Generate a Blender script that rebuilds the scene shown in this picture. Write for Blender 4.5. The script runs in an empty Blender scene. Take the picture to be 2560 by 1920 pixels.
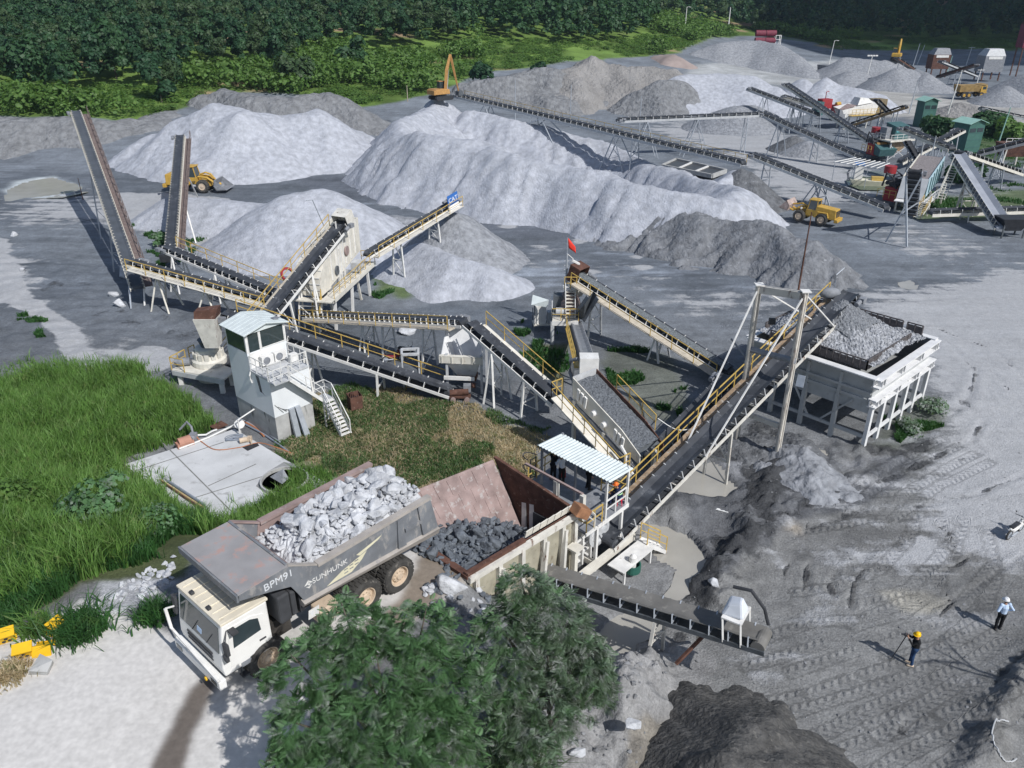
import bpy, bmesh, math, random
import numpy as np
from mathutils import Vector, Matrix
R = math.radians
random.seed(7); rng = np.random.default_rng(7)
S = bpy.context.scene
COL = S.collection
# ------------------------------------------------------------------ camera
CAMH, TH, FP = 25.5, R(26.68), 1980.0
ST, CT = math.sin(TH), math.cos(TH)
cam = bpy.data.cameras.new('camera'); camo = bpy.data.objects.new('camera', cam); COL.objects.link(camo)
camo.location = (0, 0, CAMH); camo.rotation_euler = (math.pi/2-TH, 0, 0)
cam.sensor_width = 36; cam.lens = FP/2560*36; cam.clip_end = 5000; cam.clip_start = 0.5
S.camera = camo
def ray(px, py):
    xr, yr = (px-1280)/FP, (py-960)/FP
    return Vector((xr, CT-yr*ST, -(ST+yr*CT)))
def G(px, py, z=0.0):            # where the sight line of a photo point meets the height z
    d = ray(px, py); t = (CAMH-z)/(-d.z); return Vector((d.x*t, d.y*t, z))
def AT(px, py, Y):               # ... meets the distance Y
    d = ray(px, py); t = Y/d.y; return Vector((d.x*t, Y, CAMH+d.z*t))
def ZA(py, p):                   # height above point p seen at image row py
    d = ray(1280, py); return CAMH+d.z*p[1]/d.y
# ------------------------------------------------------------------ world, sun
SUND = Vector((.69, -.725, 1.0)).normalized()
S.render.engine = 'CYCLES'
S.view_settings.view_transform = 'Standard'; S.view_settings.look = 'None'
S.view_settings.exposure = EXPO if 'EXPO' in globals() else 0.0; S.view_settings.gamma = 1
w = bpy.data.worlds.new('World'); S.world = w; w.use_nodes = True
nt = w.node_tree; nt.nodes.clear()
sky = nt.nodes.new('ShaderNodeTexSky'); sky.sky_type = 'NISHITA'; sky.sun_disc = False
sky.sun_elevation = R(45); sky.sun_rotation = math.atan2(.69, -.725); sky.air_density = 1.0; sky.dust_density = 1.0
bg = nt.nodes.new('ShaderNodeBackground'); bg.inputs[1].default_value = 0.105
wo = nt.nodes.new('ShaderNodeOutputWorld')
nt.links.new(sky.outputs[0], bg.inputs[0]); nt.links.new(bg.outputs[0], wo.inputs[0])
sl = bpy.data.lights.new('sun', 'SUN'); sl.energy = 4.2; sl.angle = R(.5); sl.color = (1, .985, .965)
so = bpy.data.objects.new('sun', sl); COL.objects.link(so)
so.rotation_euler = (-SUND).to_track_quat('-Z', 'Y').to_euler(); so.location = (50, -60, 90)
# ------------------------------------------------------------------ materials
MATS = {}
def mat(name, col, rough=.8, metal=0.0, var=.25, scale=1.5, col2=None, thr=None, bump=0.0, bscale=20.0, spec=.3, streak=None, vcol=None, det=6.0):
    """procedural paint / stone / metal: base colour, mottled by noise, optional second colour (rust, dust) in patches"""
    m = bpy.data.materials.new(name); m.use_nodes = True; MATS[name] = m
    n, l = m.node_tree.nodes, m.node_tree.links
    b = n['Principled BSDF']; b.inputs['Roughness'].default_value = rough; b.inputs['Metallic'].default_value = metal
    b.inputs['Specular IOR Level'].default_value = spec
    geo = n.new('ShaderNodeNewGeometry')
    vec = geo.outputs['Position']
    t1 = n.new('ShaderNodeTexNoise'); t1.inputs['Scale'].default_value = scale; t1.inputs['Detail'].default_value = det
    l.new(vec, t1.inputs['Vector'])
    if vcol:
        va = n.new('ShaderNodeVertexColor'); va.layer_name = vcol; c = va.outputs['Color']
    else:
        rgb = n.new('ShaderNodeRGB'); rgb.outputs[0].default_value = (*col, 1); c = rgb.outputs[0]
    mr = n.new('ShaderNodeMapRange'); mr.inputs['From Min'].default_value = .3; mr.inputs['From Max'].default_value = .7
    mr.inputs['To Min'].default_value = 1-var; mr.inputs['To Max'].default_value = 1+var
    l.new(t1.outputs['Fac'], mr.inputs['Value'])
    mul = n.new('ShaderNodeVectorMath'); mul.operation = 'SCALE'; l.new(c, mul.inputs[0]); l.new(mr.outputs[0], mul.inputs['Scale'])
    out = mul.outputs[0]
    if col2:
        t2 = n.new('ShaderNodeTexNoise'); t2.inputs['Scale'].default_value = scale*1.7; t2.inputs['Detail'].default_value = 9; t2.inputs['Roughness'].default_value = .65
        if streak:
            mp = n.new('ShaderNodeMapping'); mp.inputs['Scale'].default_value = streak; l.new(vec, mp.inputs['Vector']); l.new(mp.outputs[0], t2.inputs['Vector'])
        else: l.new(vec, t2.inputs['Vector'])
        rp = n.new('ShaderNodeMapRange'); rp.inputs['From Min'].default_value = thr; rp.inputs['From Max'].default_value = thr+.1
        l.new(t2.outputs['Fac'], rp.inputs['Value'])
        mx = n.new('ShaderNodeMix'); mx.data_type = 'RGBA'; l.new(rp.outputs[0], mx.inputs['Factor'])
        l.new(out, mx.inputs['A']); mx.inputs['B'].default_value = (*col2, 1); out = mx.outputs['Result']
    l.new(out, b.inputs['Base Color'])
    if bump:
        t3 = n.new('ShaderNodeTexNoise'); t3.inputs['Scale'].default_value = bscale; t3.inputs['Detail'].default_value = 5; l.new(vec, t3.inputs['Vector'])
        bp = n.new('ShaderNodeBump'); bp.inputs['Strength'].default_value = bump; bp.inputs['Distance'].default_value = 1.0/bscale*1.2
        l.new(t3.outputs['Fac'], bp.inputs['Height']); l.new(bp.outputs[0], b.inputs['Normal'])
    return m
RUST = (.13, .06, .035)
white = mat('white_paint', (.70, .69, .665), .55, var=.12, scale=2, col2=(.42, .36, .29), thr=.62, streak=(1, 1, .3))
beige = mat('beige_paint', (.64, .61, .54), .6, var=.14, scale=1.6, col2=(.33, .25, .17), thr=.62, streak=(1, 1, .35))
ivory = mat('rusty_ivory_paint', (.60, .58, .53), .6, var=.15, scale=2, col2=RUST, thr=.57, streak=(1, 1, .25))
palegrey = mat('pale_grey_steel', (.46, .47, .48), .55, var=.15, scale=2, col2=(.3, .3, .3), thr=.6)
darksteel = mat('dark_steel', (.09, .10, .11), .6, var=.3, scale=3, col2=(.2, .19, .18), thr=.62)
blacksteel = mat('black_steel', (.035, .037, .042), .6, var=.3, scale=3)
midsteel = mat('grey_steel', (.22, .23, .25), .6, var=.2, scale=3, col2=(.36, .36, .36), thr=.6)
galv = mat('galvanised_steel', (.42, .45, .49), .45, metal=.3, var=.15, scale=3)
rust = mat('rusty_steel', (.11, .055, .04), .9, var=.35, scale=2.5, col2=(.21, .14, .11), thr=.58, bump=.2)
walkplate = mat('worn_walkway_plate', (.47, .42, .34), .8, var=.2, scale=3, col2=(.28, .22, .16), thr=.60)
rustpost = mat('heavily_rusted_paint', (.55, .52, .47), .7, var=.15, scale=1.2, col2=(.10, .055, .04), thr=.565, streak=(1, 1, .25))
rustlt = mat('rusty_walkway', (.32, .23, .15), .85, var=.3, scale=3, col2=(.45, .40, .34), thr=.55)
pinkrust = mat('pink_worn_plate', (.30, .225, .21), .8, var=.25, scale=1.5, col2=(.42, .39, .375), thr=.56, bump=.1)
yellow = mat('yellow_rail_paint', (.52, .36, .10), .5, var=.15, scale=4, col2=(.36, .22, .06), thr=.64)
rubber = mat('conveyor_rubber', (.045, .049, .057), .5, var=.3, scale=1.2, col2=(.13, .138, .15), thr=.57, spec=.45)
rubberdust = mat('dusty_conveyor_rubber', (.16, .155, .145), .9, var=.2, scale=1.5, col2=(.24, .23, .21), thr=.56)
rubberblue = mat('pale_conveyor_rubber', (.30, .32, .36), .8, var=.12, scale=.8, col2=(.2, .21, .23), thr=.62)
stonebelt = mat('crushed_stone_on_belt', (.15, .165, .175), .95, var=.45, scale=9, bump=.8, bscale=11)
tyre = mat('tyre_rubber', (.055, .053, .05), .9, var=.3, scale=3, col2=(.15, .14, .125), thr=.56)
hubm = mat('beige_hub_paint', (.55, .44, .33), .6, var=.12, scale=3, col2=(.3, .23, .17), thr=.6)
truckgrey = mat('truck_grey_paint', (.18, .19, .205), .55, var=.18, scale=1.6, col2=(.30, .29, .28), thr=.53, streak=(1, 1, .5))
trucksill = mat('dusty_sill', (.36, .33, .30), .75, var=.15, scale=2, col2=(.26, .25, .25), thr=.58)
truckwhite = mat('cab_white_paint', (.80, .79, .76), .35, var=.05, scale=2, col2=(.62, .56, .46), thr=.64, spec=.5)
cabroof = mat('cab_roof_dusty', (.70, .64, .52), .6, var=.1, scale=2, col2=(.5, .44, .33), thr=.6)
truckdark = mat('truck_dark_plastic', (.055, .057, .062), .6, var=.2, scale=3)
chassis = mat('dark_chassis', (.05, .045, .04), .8, var=.4, scale=4)
creamdecal = mat('cream_decal', (.66, .62, .45), .6, var=.08, scale=2)
lettergrey = mat('pale_lettering', (.66, .68, .7), .6, var=.05)
glass = mat('dark_glass', (.035, .05, .055), .08, var=.1, scale=2, spec=.9)
paleroof = mat('pale_sheet_roof', (.60, .65, .645), .5, var=.08, scale=2, col2=(.47, .51, .50), thr=.62)
towerwall = mat('tower_white_panel', (.72, .74, .75), .55, var=.05, scale=.8, col2=(.5, .52, .5), thr=.66, streak=(2, 2, .3))
concrete = mat('concrete', (.40, .40, .39), .9, var=.15, scale=1.2, col2=(.29, .29, .28), thr=.57, bump=.15, bscale=14)
towerbase = mat('stained_concrete', (.40, .40, .39), .9, var=.2, scale=1.5, col2=(.10, .10, .09), thr=.58, streak=(1, 1, .2))
padm = mat('pad_concrete', (.53, .535, .54), .9, var=.12, scale=.7, col2=(.38, .38, .38), thr=.58, bump=.1)
binwhite = mat('bin_white_paint', (.68, .68, .68), .65, var=.1, scale=1.5, col2=(.45, .45, .45), thr=.6)
bingrey = mat('bin_grey_plate', (.40, .41, .41), .7, var=.12, scale=1.2, col2=(.30, .30, .30), thr=.58)
gravel = mat('pale_crushed_stone', (.42, .43, .46), .95, var=.35, scale=7, bump=.9, bscale=8)
darkgravel = mat('dark_crushed_stone', (.19, .2, .215), .95, var=.4, scale=9, bump=.9, bscale=10)
rockpale = mat('pale_blasted_rock', (.47, .48, .50), .9, var=.28, scale=2.2, bump=.5, bscale=9, col2=(.34, .35, .38), thr=.58)
rockdark = mat('dark_blasted_rock', (.12, .135, .155), .8, var=.4, scale=2.5, bump=.5, bscale=9, col2=(.24, .25, .26), thr=.58)
red = mat('red_paint', (.32, .035, .04), .5, var=.15)
redflag = mat('red_flag_cloth', (.75, .05, .03), .7, var=.05)
blue = mat('blue_paint', (.04, .16, .42), .5, var=.1)
teal = mat('teal_sheet', (.06, .13, .135), .6, var=.15, scale=2)
green = mat('green_sheet', (.055, .135, .115), .6, var=.12, scale=1.5)
mint = mat('mint_sheet', (.28, .46, .40), .55, var=.08)
loader = mat('loader_yellow', (.50, .31, .06), .5, var=.15, scale=3, col2=(.32, .22, .1), thr=.6)
orangem = mat('excavator_orange', (.42, .23, .08), .5, var=.15, scale=3, col2=(.3, .2, .13), thr=.6)
maroon = mat('maroon_tank', (.17, .03, .05), .5, var=.2)
terracotta = mat('terracotta_box', (.42, .22, .16), .8, var=.15)
hosem = mat('orange_hose', (.42, .17, .08), .6, var=.1)
hosegrey = mat('grey_hose', (.22, .25, .3), .6, var=.1)
pipewhite = mat('white_pipe', (.68, .68, .66), .5, var=.08)
signyellow = mat('sign_yellow', (.75, .45, .02), .5, var=.08, col2=(.45, .28, .03), thr=.66)
bluesign = mat('blue_sign', (.04, .15, .45), .5, var=.05)
whitesign = mat('white_sign', (.8, .8, .8), .5, var=.03)
bark = mat('bark', (.10, .085, .07), .95, var=.3, scale=6)
skin = mat('skin', (.36, .2, .13), .6, var=.05)
clothblack = mat('black_cloth', (.012, .012, .014), .9, var=.2)
clothnavy = mat('navy_cloth', (.012, .02, .06), .9, var=.2)
clothwhite = mat('white_cloth', (.62, .65, .70), .9, var=.08)
clothblue = mat('pale_blue_cloth', (.45, .56, .72), .9, var=.06)
jean = mat('blue_denim', (.02, .05, .12), .9, var=.2)
helyellow = mat('yellow_helmet', (.85, .5, .01), .35, var=.03)
helorange = mat('orange_helmet', (.75, .17, .03), .35, var=.03)
helwhite = mat('white_helmet', (.82, .82, .82), .35, var=.03)
hairm = mat('black_hair', (.01, .01, .01), .7)
limegreen = mat('lime_vest_stripe', (.45, .75, .4), .6)
paper = mat('white_sheet_paper', (.75, .75, .73), .6)
def leafmat(name, c, var, c2, thr, dust=None, rough=.55):
    m = mat(name, c, rough, var=var, scale=1.3, col2=c2, thr=thr, spec=.35)
    n, l = m.node_tree.nodes, m.node_tree.links; b = n['Principled BSDF']
    tr = n.new('ShaderNodeBsdfTranslucent'); tr.inputs['Color'].default_value = (c[0]*1.6, c[1]*1.6, c[2]*.8, 1)
    ms = n.new('ShaderNodeMixShader'); ms.inputs[0].default_value = .34
    l.new(b.outputs[0], ms.inputs[1]); l.new(tr.outputs[0], ms.inputs[2]); l.new(ms.outputs[0], n['Material Output'].inputs['Surface'])
    return m
leaf_fresh = leafmat('fresh_leaf', (.10, .20, .085), .45, (.215, .26, .21), .52)
leaf_dusty = leafmat('dusty_leaf', (.13, .195, .125), .4, (.31, .335, .315), .49)
grass_tall = leafmat('tall_grass_blade', (.125, .235, .055), .5, (.22, .27, .10), .55)
grass_dark = leafmat('dark_grass_blade', (.04, .115, .03), .35, (.08, .15, .04), .56)
grass_dry = leafmat('dry_grass_blade', (.44, .36, .24), .3, (.14, .18, .07), .52)
scrubm = leafmat('scrub_leaf', (.095, .18, .04), .45, (.15, .21, .05), .55)
forestm = [leafmat('forest_leaf_deep', (.032, .085, .038), .35, (.03, .068, .032), .55), leafmat('forest_leaf_mid', (.044, .105, .042), .35, (.04, .08, .03), .55), leafmat('forest_leaf_olive', (.055, .10, .04), .35, (.06, .07, .034), .56)]
# ------------------------------------------------------------------ mesh builder
def perp(u, up=Vector((0, 0, 1))):
    s = u.cross(up)
    if s.length < 1e-5: s = Vector((1, 0, 0))
    s.normalize(); return s
class MB:
    def __init__(s): s.v = []; s.f = []
    def add(s, vs, fs):
        o = len(s.v); s.v += [Vector(p) for p in vs]; s.f += [tuple(i+o for i in f) for f in fs]; return s
    def box(s, c, size, M=None, yaw=0.0):
        x, y, z = size[0]/2, size[1]/2, size[2]/2
        M = M or Matrix.Rotation(yaw, 3, 'Z'); c = Vector(c)
        vs = [c+M @ Vector(p) for p in ((-x,-y,-z),(x,-y,-z),(x,y,-z),(-x,y,-z),(-x,-y,z),(x,-y,z),(x,y,z),(-x,y,z))]
        return s.add(vs, [(0,3,2,1),(4,5,6,7),(0,1,5,4),(1,2,6,5),(2,3,7,6),(3,0,4,7)])
    def hexa(s, b, t):    # four bottom corners, four top corners
        return s.add(list(b)+list(t), [(0,3,2,1),(4,5,6,7),(0,1,5,4),(1,2,6,5),(2,3,7,6),(3,0,4,7)])
    def beam(s, a, b, w=.1, h=.1, up=Vector((0, 0, 1))):
        a, b = Vector(a), Vector(b); u = (b-a)
        if u.length < 1e-6: return s
        u.normalize(); sd = perp(u, up); n = sd.cross(u); n.normalize()
        q = [sd*(-w/2)+n*(-h/2), sd*(w/2)+n*(-h/2), sd*(w/2)+n*(h/2), sd*(-w/2)+n*(h/2)]
        return s.add([a+p for p in q]+[b+p for p in q], [(0,1,2,3),(7,6,5,4),(0,4,5,1),(1,5,6,2),(2,6,7,3),(3,7,4,0)])
    def tube(s, a, b, r, n=8, r2=None):
        a, b = Vector(a), Vector(b); r2 = r if r2 is None else r2
        u = (b-a).normalized(); sd = perp(u); m = sd.cross(u); vs = []
        for p, rr in ((a, r), (b, r2)):
            for k in range(n):
                t = 2*math.pi*k/n; vs.append(p+sd*(math.cos(t)*rr)+m*(math.sin(t)*rr))
        fs = [(k, (k+1) % n, n+(k+1) % n, n+k) for k in range(n)]+[tuple(range(n))[::-1], tuple(range(n, 2*n))]
        return s.add(vs, fs)
    def path(s, pts, r, n=6):
        pts = [Vector(p) for p in pts]; vs = []; N = len(pts)
        for i, p in enumerate(pts):
            u = (pts[min(i+1, N-1)]-pts[max(i-1, 0)]).normalized(); sd = perp(u); m = sd.cross(u)
            rr = r[i] if isinstance(r, (list, tuple)) else r
            for k in range(n):
                t = 2*math.pi*k/n; vs.append(p+sd*(math.cos(t)*rr)+m*(math.sin(t)*rr))
        fs = [(i*n+k, i*n+(k+1) % n, (i+1)*n+(k+1) % n, (i+1)*n+k) for i in range(N-1) for k in range(n)]
        fs += [tuple(range(n))[::-1], tuple(range((N-1)*n, N*n))]
        return s.add(vs, fs)
    def plate(s, pts, t=.03, nrm=None):
        pts = [Vector(p) for p in pts]; n = nrm or (pts[1]-pts[0]).cross(pts[2]-pts[0]).normalized()
        k = len(pts); vs = [p+n*(t/2) for p in pts]+[p-n*(t/2) for p in pts]
        return s.add(vs, [tuple(range(k)), tuple(range(2*k-1, k-1, -1))]+[(i, k+i, k+(i+1) % k, (i+1) % k) for i in range(k)])
    def prism(s, pts, vec):
        pts = [Vector(p) for p in pts]; vec = Vector(vec); k = len(pts)
        return s.add(pts+[p+vec for p in pts], [tuple(range(k))[::-1], tuple(range(k, 2*k))]+[(i, (i+1) % k, k+(i+1) % k, k+i) for i in range(k)])
    def lathe(s, c, prof, n=20, axis=Vector((0, 0, 1)), caps=True):
        c = Vector(c); axis = Vector(axis).normalized(); a = perp(axis, Vector((0, 0, 1)) if abs(axis.z) < .9 else Vector((1, 0, 0))); b = axis.cross(a); vs = []
        for r, z in prof:
            for k in range(n):
                t = 2*math.pi*k/n; vs.append(c+axis*z+a*(r*math.cos(t))+b*(r*math.sin(t)))
        m = len(prof)
        fs = [(i*n+k, i*n+(k+1) % n, (i+1)*n+(k+1) % n, (i+1)*n+k) for i in range(m-1) for k in range(n)]
        if caps and prof[0][0] > 1e-4: fs.append(tuple(range(n))[::-1])
        if caps and prof[-1][0] > 1e-4: fs.append(tuple(range((m-1)*n, m*n)))
        return s.add(vs, fs)
    def ell(s, c, rad, n=10, m=7):
        c = Vector(c); vs = [c+Vector((0, 0, -rad[2]))]
        for j in range(1, m):
            ph = math.pi*j/m-math.pi/2
            for k in range(n):
                t = 2*math.pi*k/n; vs.append(c+Vector((rad[0]*math.cos(ph)*math.cos(t), rad[1]*math.cos(ph)*math.sin(t), rad[2]*math.sin(ph))))
        vs.append(c+Vector((0, 0, rad[2]))); L = len(vs)-1
        fs = [(0, 1+(k+1) % n, 1+k) for k in range(n)]
        fs += [(1+j*n+k, 1+j*n+(k+1) % n, 1+(j+1)*n+(k+1) % n, 1+(j+1)*n+k) for j in range(m-2) for k in range(n)]
        fs += [(1+(m-2)*n+k, 1+(m-2)*n+(k+1) % n, L) for k in range(n)]
        return s.add(vs, fs)
    def build(s, name, m, parent=None, smooth=False, loc=None, bevel=0.0):
        off = Vector(loc) if loc is not None else Vector((0, 0, 0))
        base = parent.matrix_world_loc if False else Vector((0, 0, 0))
        if parent is not None: base = wloc(parent)
        me = bpy.data.meshes.new(name); me.from_pydata([p-base-off for p in s.v], [], s.f); me.update()
        if m: me.materials.append(m)
        if smooth: me.polygons.foreach_set('use_smooth', [True]*len(me.polygons))
        o = bpy.data.objects.new(name, me); COL.objects.link(o)
        if parent is not None: o.parent = parent
        o.location = off
        if bevel:
            bv = o.modifiers.new('bevel', 'BEVEL'); bv.width = bevel; bv.segments = 2; bv.limit_method = 'ANGLE'
        return o
def wloc(o):          # world location of an unrotated chain of parents
    p = Vector((0, 0, 0))
    while o is not None: p += o.location; o = o.parent
    return p
def npmesh(name, v, f, m, parent=None, smooth=False, cols=None, attrs=None):
    """mesh from numpy arrays: v (n,3), f (m,3|4)"""
    me = bpy.data.meshes.new(name); k = f.shape[1]
    me.vertices.add(len(v)); me.vertices.foreach_set('co', np.ascontiguousarray(v, dtype=np.float32).ravel())
    me.loops.add(f.size); me.loops.foreach_set('vertex_index', np.ascontiguousarray(f, dtype=np.int32).ravel())
    me.polygons.add(len(f)); me.polygons.foreach_set('loop_start', np.arange(0, f.size, k, dtype=np.int32))
    if smooth: me.polygons.foreach_set('use_smooth', np.ones(len(f), dtype=bool))
    if cols is not None:
        a = me.color_attributes.new('Col', 'FLOAT_COLOR', 'POINT'); a.data.foreach_set('color', np.ascontiguousarray(np.c_[cols, np.ones(len(cols))], dtype=np.float32).ravel())
    for nm, arr in (attrs or {}).items():
        a = me.attributes.new(nm, 'FLOAT', 'POINT'); a.data.foreach_set('value', np.ascontiguousarray(arr, dtype=np.float32))
    me.update(calc_edges=True); me.validate()
    if m: me.materials.append(m)
    o = bpy.data.objects.new(name, me); COL.objects.link(o)
    if parent is not None: o.parent = parent
    return o
def tag(o, label, cat, group=None):
    o['label'] = label; o['category'] = cat
    if group: o['group'] = group
    return o
def thing(name, label, cat, loc, group=None, rz=0.0):
    o = bpy.data.objects.new(name, None); o.empty_display_size = .5; COL.objects.link(o); o.location = loc; o.rotation_euler = (0, 0, rz)
    return tag(o, label, cat, group)
def kids(o): return [c for c in bpy.data.objects if c.parent == o]
KID = {}
def dup(root, loc, rz=0.0, label=None, scale=None):
    """a copy of a thing with copies of its parts and sub-parts"""
    if root.name not in KID: KID[root.name] = [(c, [(g) for g in c.children]) for c in root.children]
    r = root.copy(); COL.objects.link(r); r.location = loc; r.rotation_euler = (0, 0, rz)
    if scale: r.scale = scale
    if label: r['label'] = label
    for c, gs in KID[root.name]:
        n = c.copy(); COL.objects.link(n); n.parent = r
        for g in gs:
            d = g.copy(); COL.objects.link(d); d.parent = n
    return r
def text(body, size, loc, rot, m, parent, name='lettering', ext=.004, sx=1.0):
    cu = bpy.data.curves.new(name, 'FONT'); cu.body = body; cu.size = size; cu.extrude = ext; cu.align_x = 'CENTER'; cu.align_y = 'CENTER'
    cu.materials.append(m); o = bpy.data.objects.new(name, cu); COL.objects.link(o)
    bpy.context.view_layer.update(); me = bpy.data.meshes.new_from_object(o.evaluated_get(bpy.context.evaluated_depsgraph_get())); bpy.data.objects.remove(o); bpy.data.curves.remove(cu)
    me.name = name; o = bpy.data.objects.new(name, me); COL.objects.link(o); o.parent = parent
    o.location = loc; o.rotation_euler = rot if not isinstance(rot, Matrix) else rot.to_euler(); o.scale = (sx, 1, 1); return o
# ------------------------------------------------------------------ noise
def vnoise(x, y, seed=0):
    xi = np.floor(x).astype(np.int64); yi = np.floor(y).astype(np.int64); fx = x-xi; fy = y-yi
    fx = fx*fx*(3-2*fx); fy = fy*fy*(3-2*fy)
    def h(a, b):
        n = (a*374761393+b*668265263+seed*974711) & 0x7fffffff
        n = ((n ^ (n >> 13))*1274126177) & 0x7fffffff
        n = n ^ (n >> 16); return (n & 0xffff)/65535.0
    return (h(xi, yi)*(1-fx)+h(xi+1, yi)*fx)*(1-fy)+(h(xi, yi+1)*(1-fx)+h(xi+1, yi+1)*fx)*fy
def fbm(x, y, seed=0, oct=4, gain=.5):
    s = 0; a = 1; t = 0
    for k in range(oct):
        s = s+a*vnoise(x*2**k, y*2**k, seed+k*17); t += a; a *= gain
    return s/t-.5
# ================================================================== terrain
CP = [  # photo point, height of the ground there
 (0,1600,4.50),(200,1490,4.50),(-300,1750,4.50),(0,1920,4.50),(300,1920,4.50),(450,1750,4.50),(650,1920,4.50),(560,1500,4.50),(700,1700,4.50),(900,1560,4.50),(1050,1480,4.50),(1150,1440,4.50),(1045,1330,4.50),(330,1560,4.50),(480,1420,4.43),
 (100,1440,4.28),(250,1420,4.20),(420,1380,3.90),(0,1280,3.30),(200,1260,3.00),(100,1100,1.50),(250,1080,1.05),(400,980,0.08),(0,960,0.45),(430,1250,1.80),(-300,1100,1.88),(-300,1500,4.12),
 (312,1161,.05),(587,1072,.0),(715,1150,.0),(825,1211,.0),(471,1300,.1),(540,1350,3.2),(640,1290,1.0),(800,1260,.2),(900,1280,.6),
 (600,1000,0),(900,1100,0),(1100,1000,0),(700,880,0),(400,880,0),(1000,800,0),(1300,900,0),(1500,850,0),(1700,800,0),(1900,800,0),(2000,680,0),(2300,700,0),(2600,800,0),(2600,1000,0),(2400,1200,0),(2000,1300,0),(2279,1664,0),(2498,1571,0),(2200,1400,0),(1800,1150,0),(1650,1400,-.4),(1650,1200,-.1),(1500,1250,0),(1300,1050,0),(1200,1120,0),(1400,1150,0),
 (1560,1580,-.5),(1950,1620,0),(2400,1850,.3),(2000,1850,.4),(2700,1700,.4),(1800,1920,1.0),
 (1300,640,0),(1000,480,0),(1500,560,0),(700,430,0),(60,600,.3),(0,450,0),(300,450,0),(250,760,0),(100,900,.5),(0,760,.2),(-300,700,.5),
 (1200,1500,3.75),(1260,1480,1.88),(1340,1440,0.22),(1480,1430,0.00),(1440,1640,0.15),(1560,1720,0.75),(1500,1900,1.50),(1700,1750,0.38),(1380,1800,2.25),(1250,1650,3.45),(1250,1920,3.75),(1000,1920,4.20),(1000,1650,4.20),
 (0,400,0),(200,400,0),(600,330,0),(1000,330,0),(1400,300,0),(2000,170,0),(2200,250,0),(2560,350,0),(2400,450,0),(1700,250,0),(2560,170,0),(2050,300,0),(2700,300,0),
]
CW = []
for px, py, z in CP:
    p = G(px, py, z); CW.append((p.x, p.y, z))
CW += [(-120,150,4.5),(-80,150,4.2),(-60,160,4),(-45,175,4),(-20,185,3.5),(0,200,3),(-160,180,7),(-100,190,8),(-50,210,7.5),(-20,230,7),(10,235,6),(30,260,6),
       (-200,230,14),(-120,240,14.5),(-60,260,14),(0,290,14),(50,320,12),(-250,320,22),(-100,330,22),(0,380,22),(60,420,20),
       (100,330,3),(90,380,9),(160,350,0),(230,350,0),(300,330,0),(150,420,8),(220,420,7),(320,400,8),(120,520,24),(220,560,24),(350,520,24),(-300,480,38),(-100,500,38),(60,600,38),
       (250,800,52),(500,700,50),(0,900,62),(-400,800,62),(-500,500,45),(600,300,10),(500,150,0),(300,60,0),(120,10,0),(60,5,1),(-60,5,4.5),(-150,30,4.5),(-250,100,4),(0,1,4.5)]
CW = np.array(CW)
def warp(x, y):
    q = np.maximum(y, 0)+12.0; return np.stack([x/q*1.3, np.log(q)], -1)
_P = warp(CW[:, 0], CW[:, 1]); _n = len(_P)
_K = np.linalg.norm(_P[:, None]-_P[None], axis=-1)
_A = np.zeros((_n+3, _n+3)); _A[:_n, :_n] = _K+np.eye(_n)*-.0
_A[:_n, _n:] = np.c_[np.ones(_n), _P]; _A[_n:, :_n] = _A[:_n, _n:].T
_W = np.linalg.lstsq(_A, np.r_[CW[:, 2], 0, 0, 0], rcond=None)[0]
def H(x, y):
    x = np.asarray(x, float); y = np.asarray(y, float); sh = x.shape; x = x.ravel(); y = y.ravel(); out = np.zeros(len(x))
    for i in range(0, len(x), 60000):
        q = warp(x[i:i+60000], y[i:i+60000]); d = np.sqrt(((q[:, None]-_P[None])**2).sum(-1))
        out[i:i+60000] = d @ _W[:_n]+np.c_[np.ones(len(q)), q] @ _W[_n:]
    return out.reshape(sh)
def PX(x, y, z):
    dz = z-CAMH; depth = y*CT-dz*ST; depth = np.maximum(depth, .1)
    return 1280+FP*x/depth, 960+FP*(-(y*ST+dz*CT))/depth
def inpoly(px, py, poly):
    r = np.zeros(px.shape, bool); n = len(poly)
    for i in range(n):
        x1, y1 = poly[i]; x2, y2 = poly[(i+1) % n]
        if y1 == y2: continue
        c = ((y1 > py) != (y2 > py)) & (px < (x2-x1)*(py-y1)/(y2-y1)+x1); r ^= c
    return r
def Zr(ox, oy, s, pts): return [(ox+a/s, oy+b/s) for a, b in pts]
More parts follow.
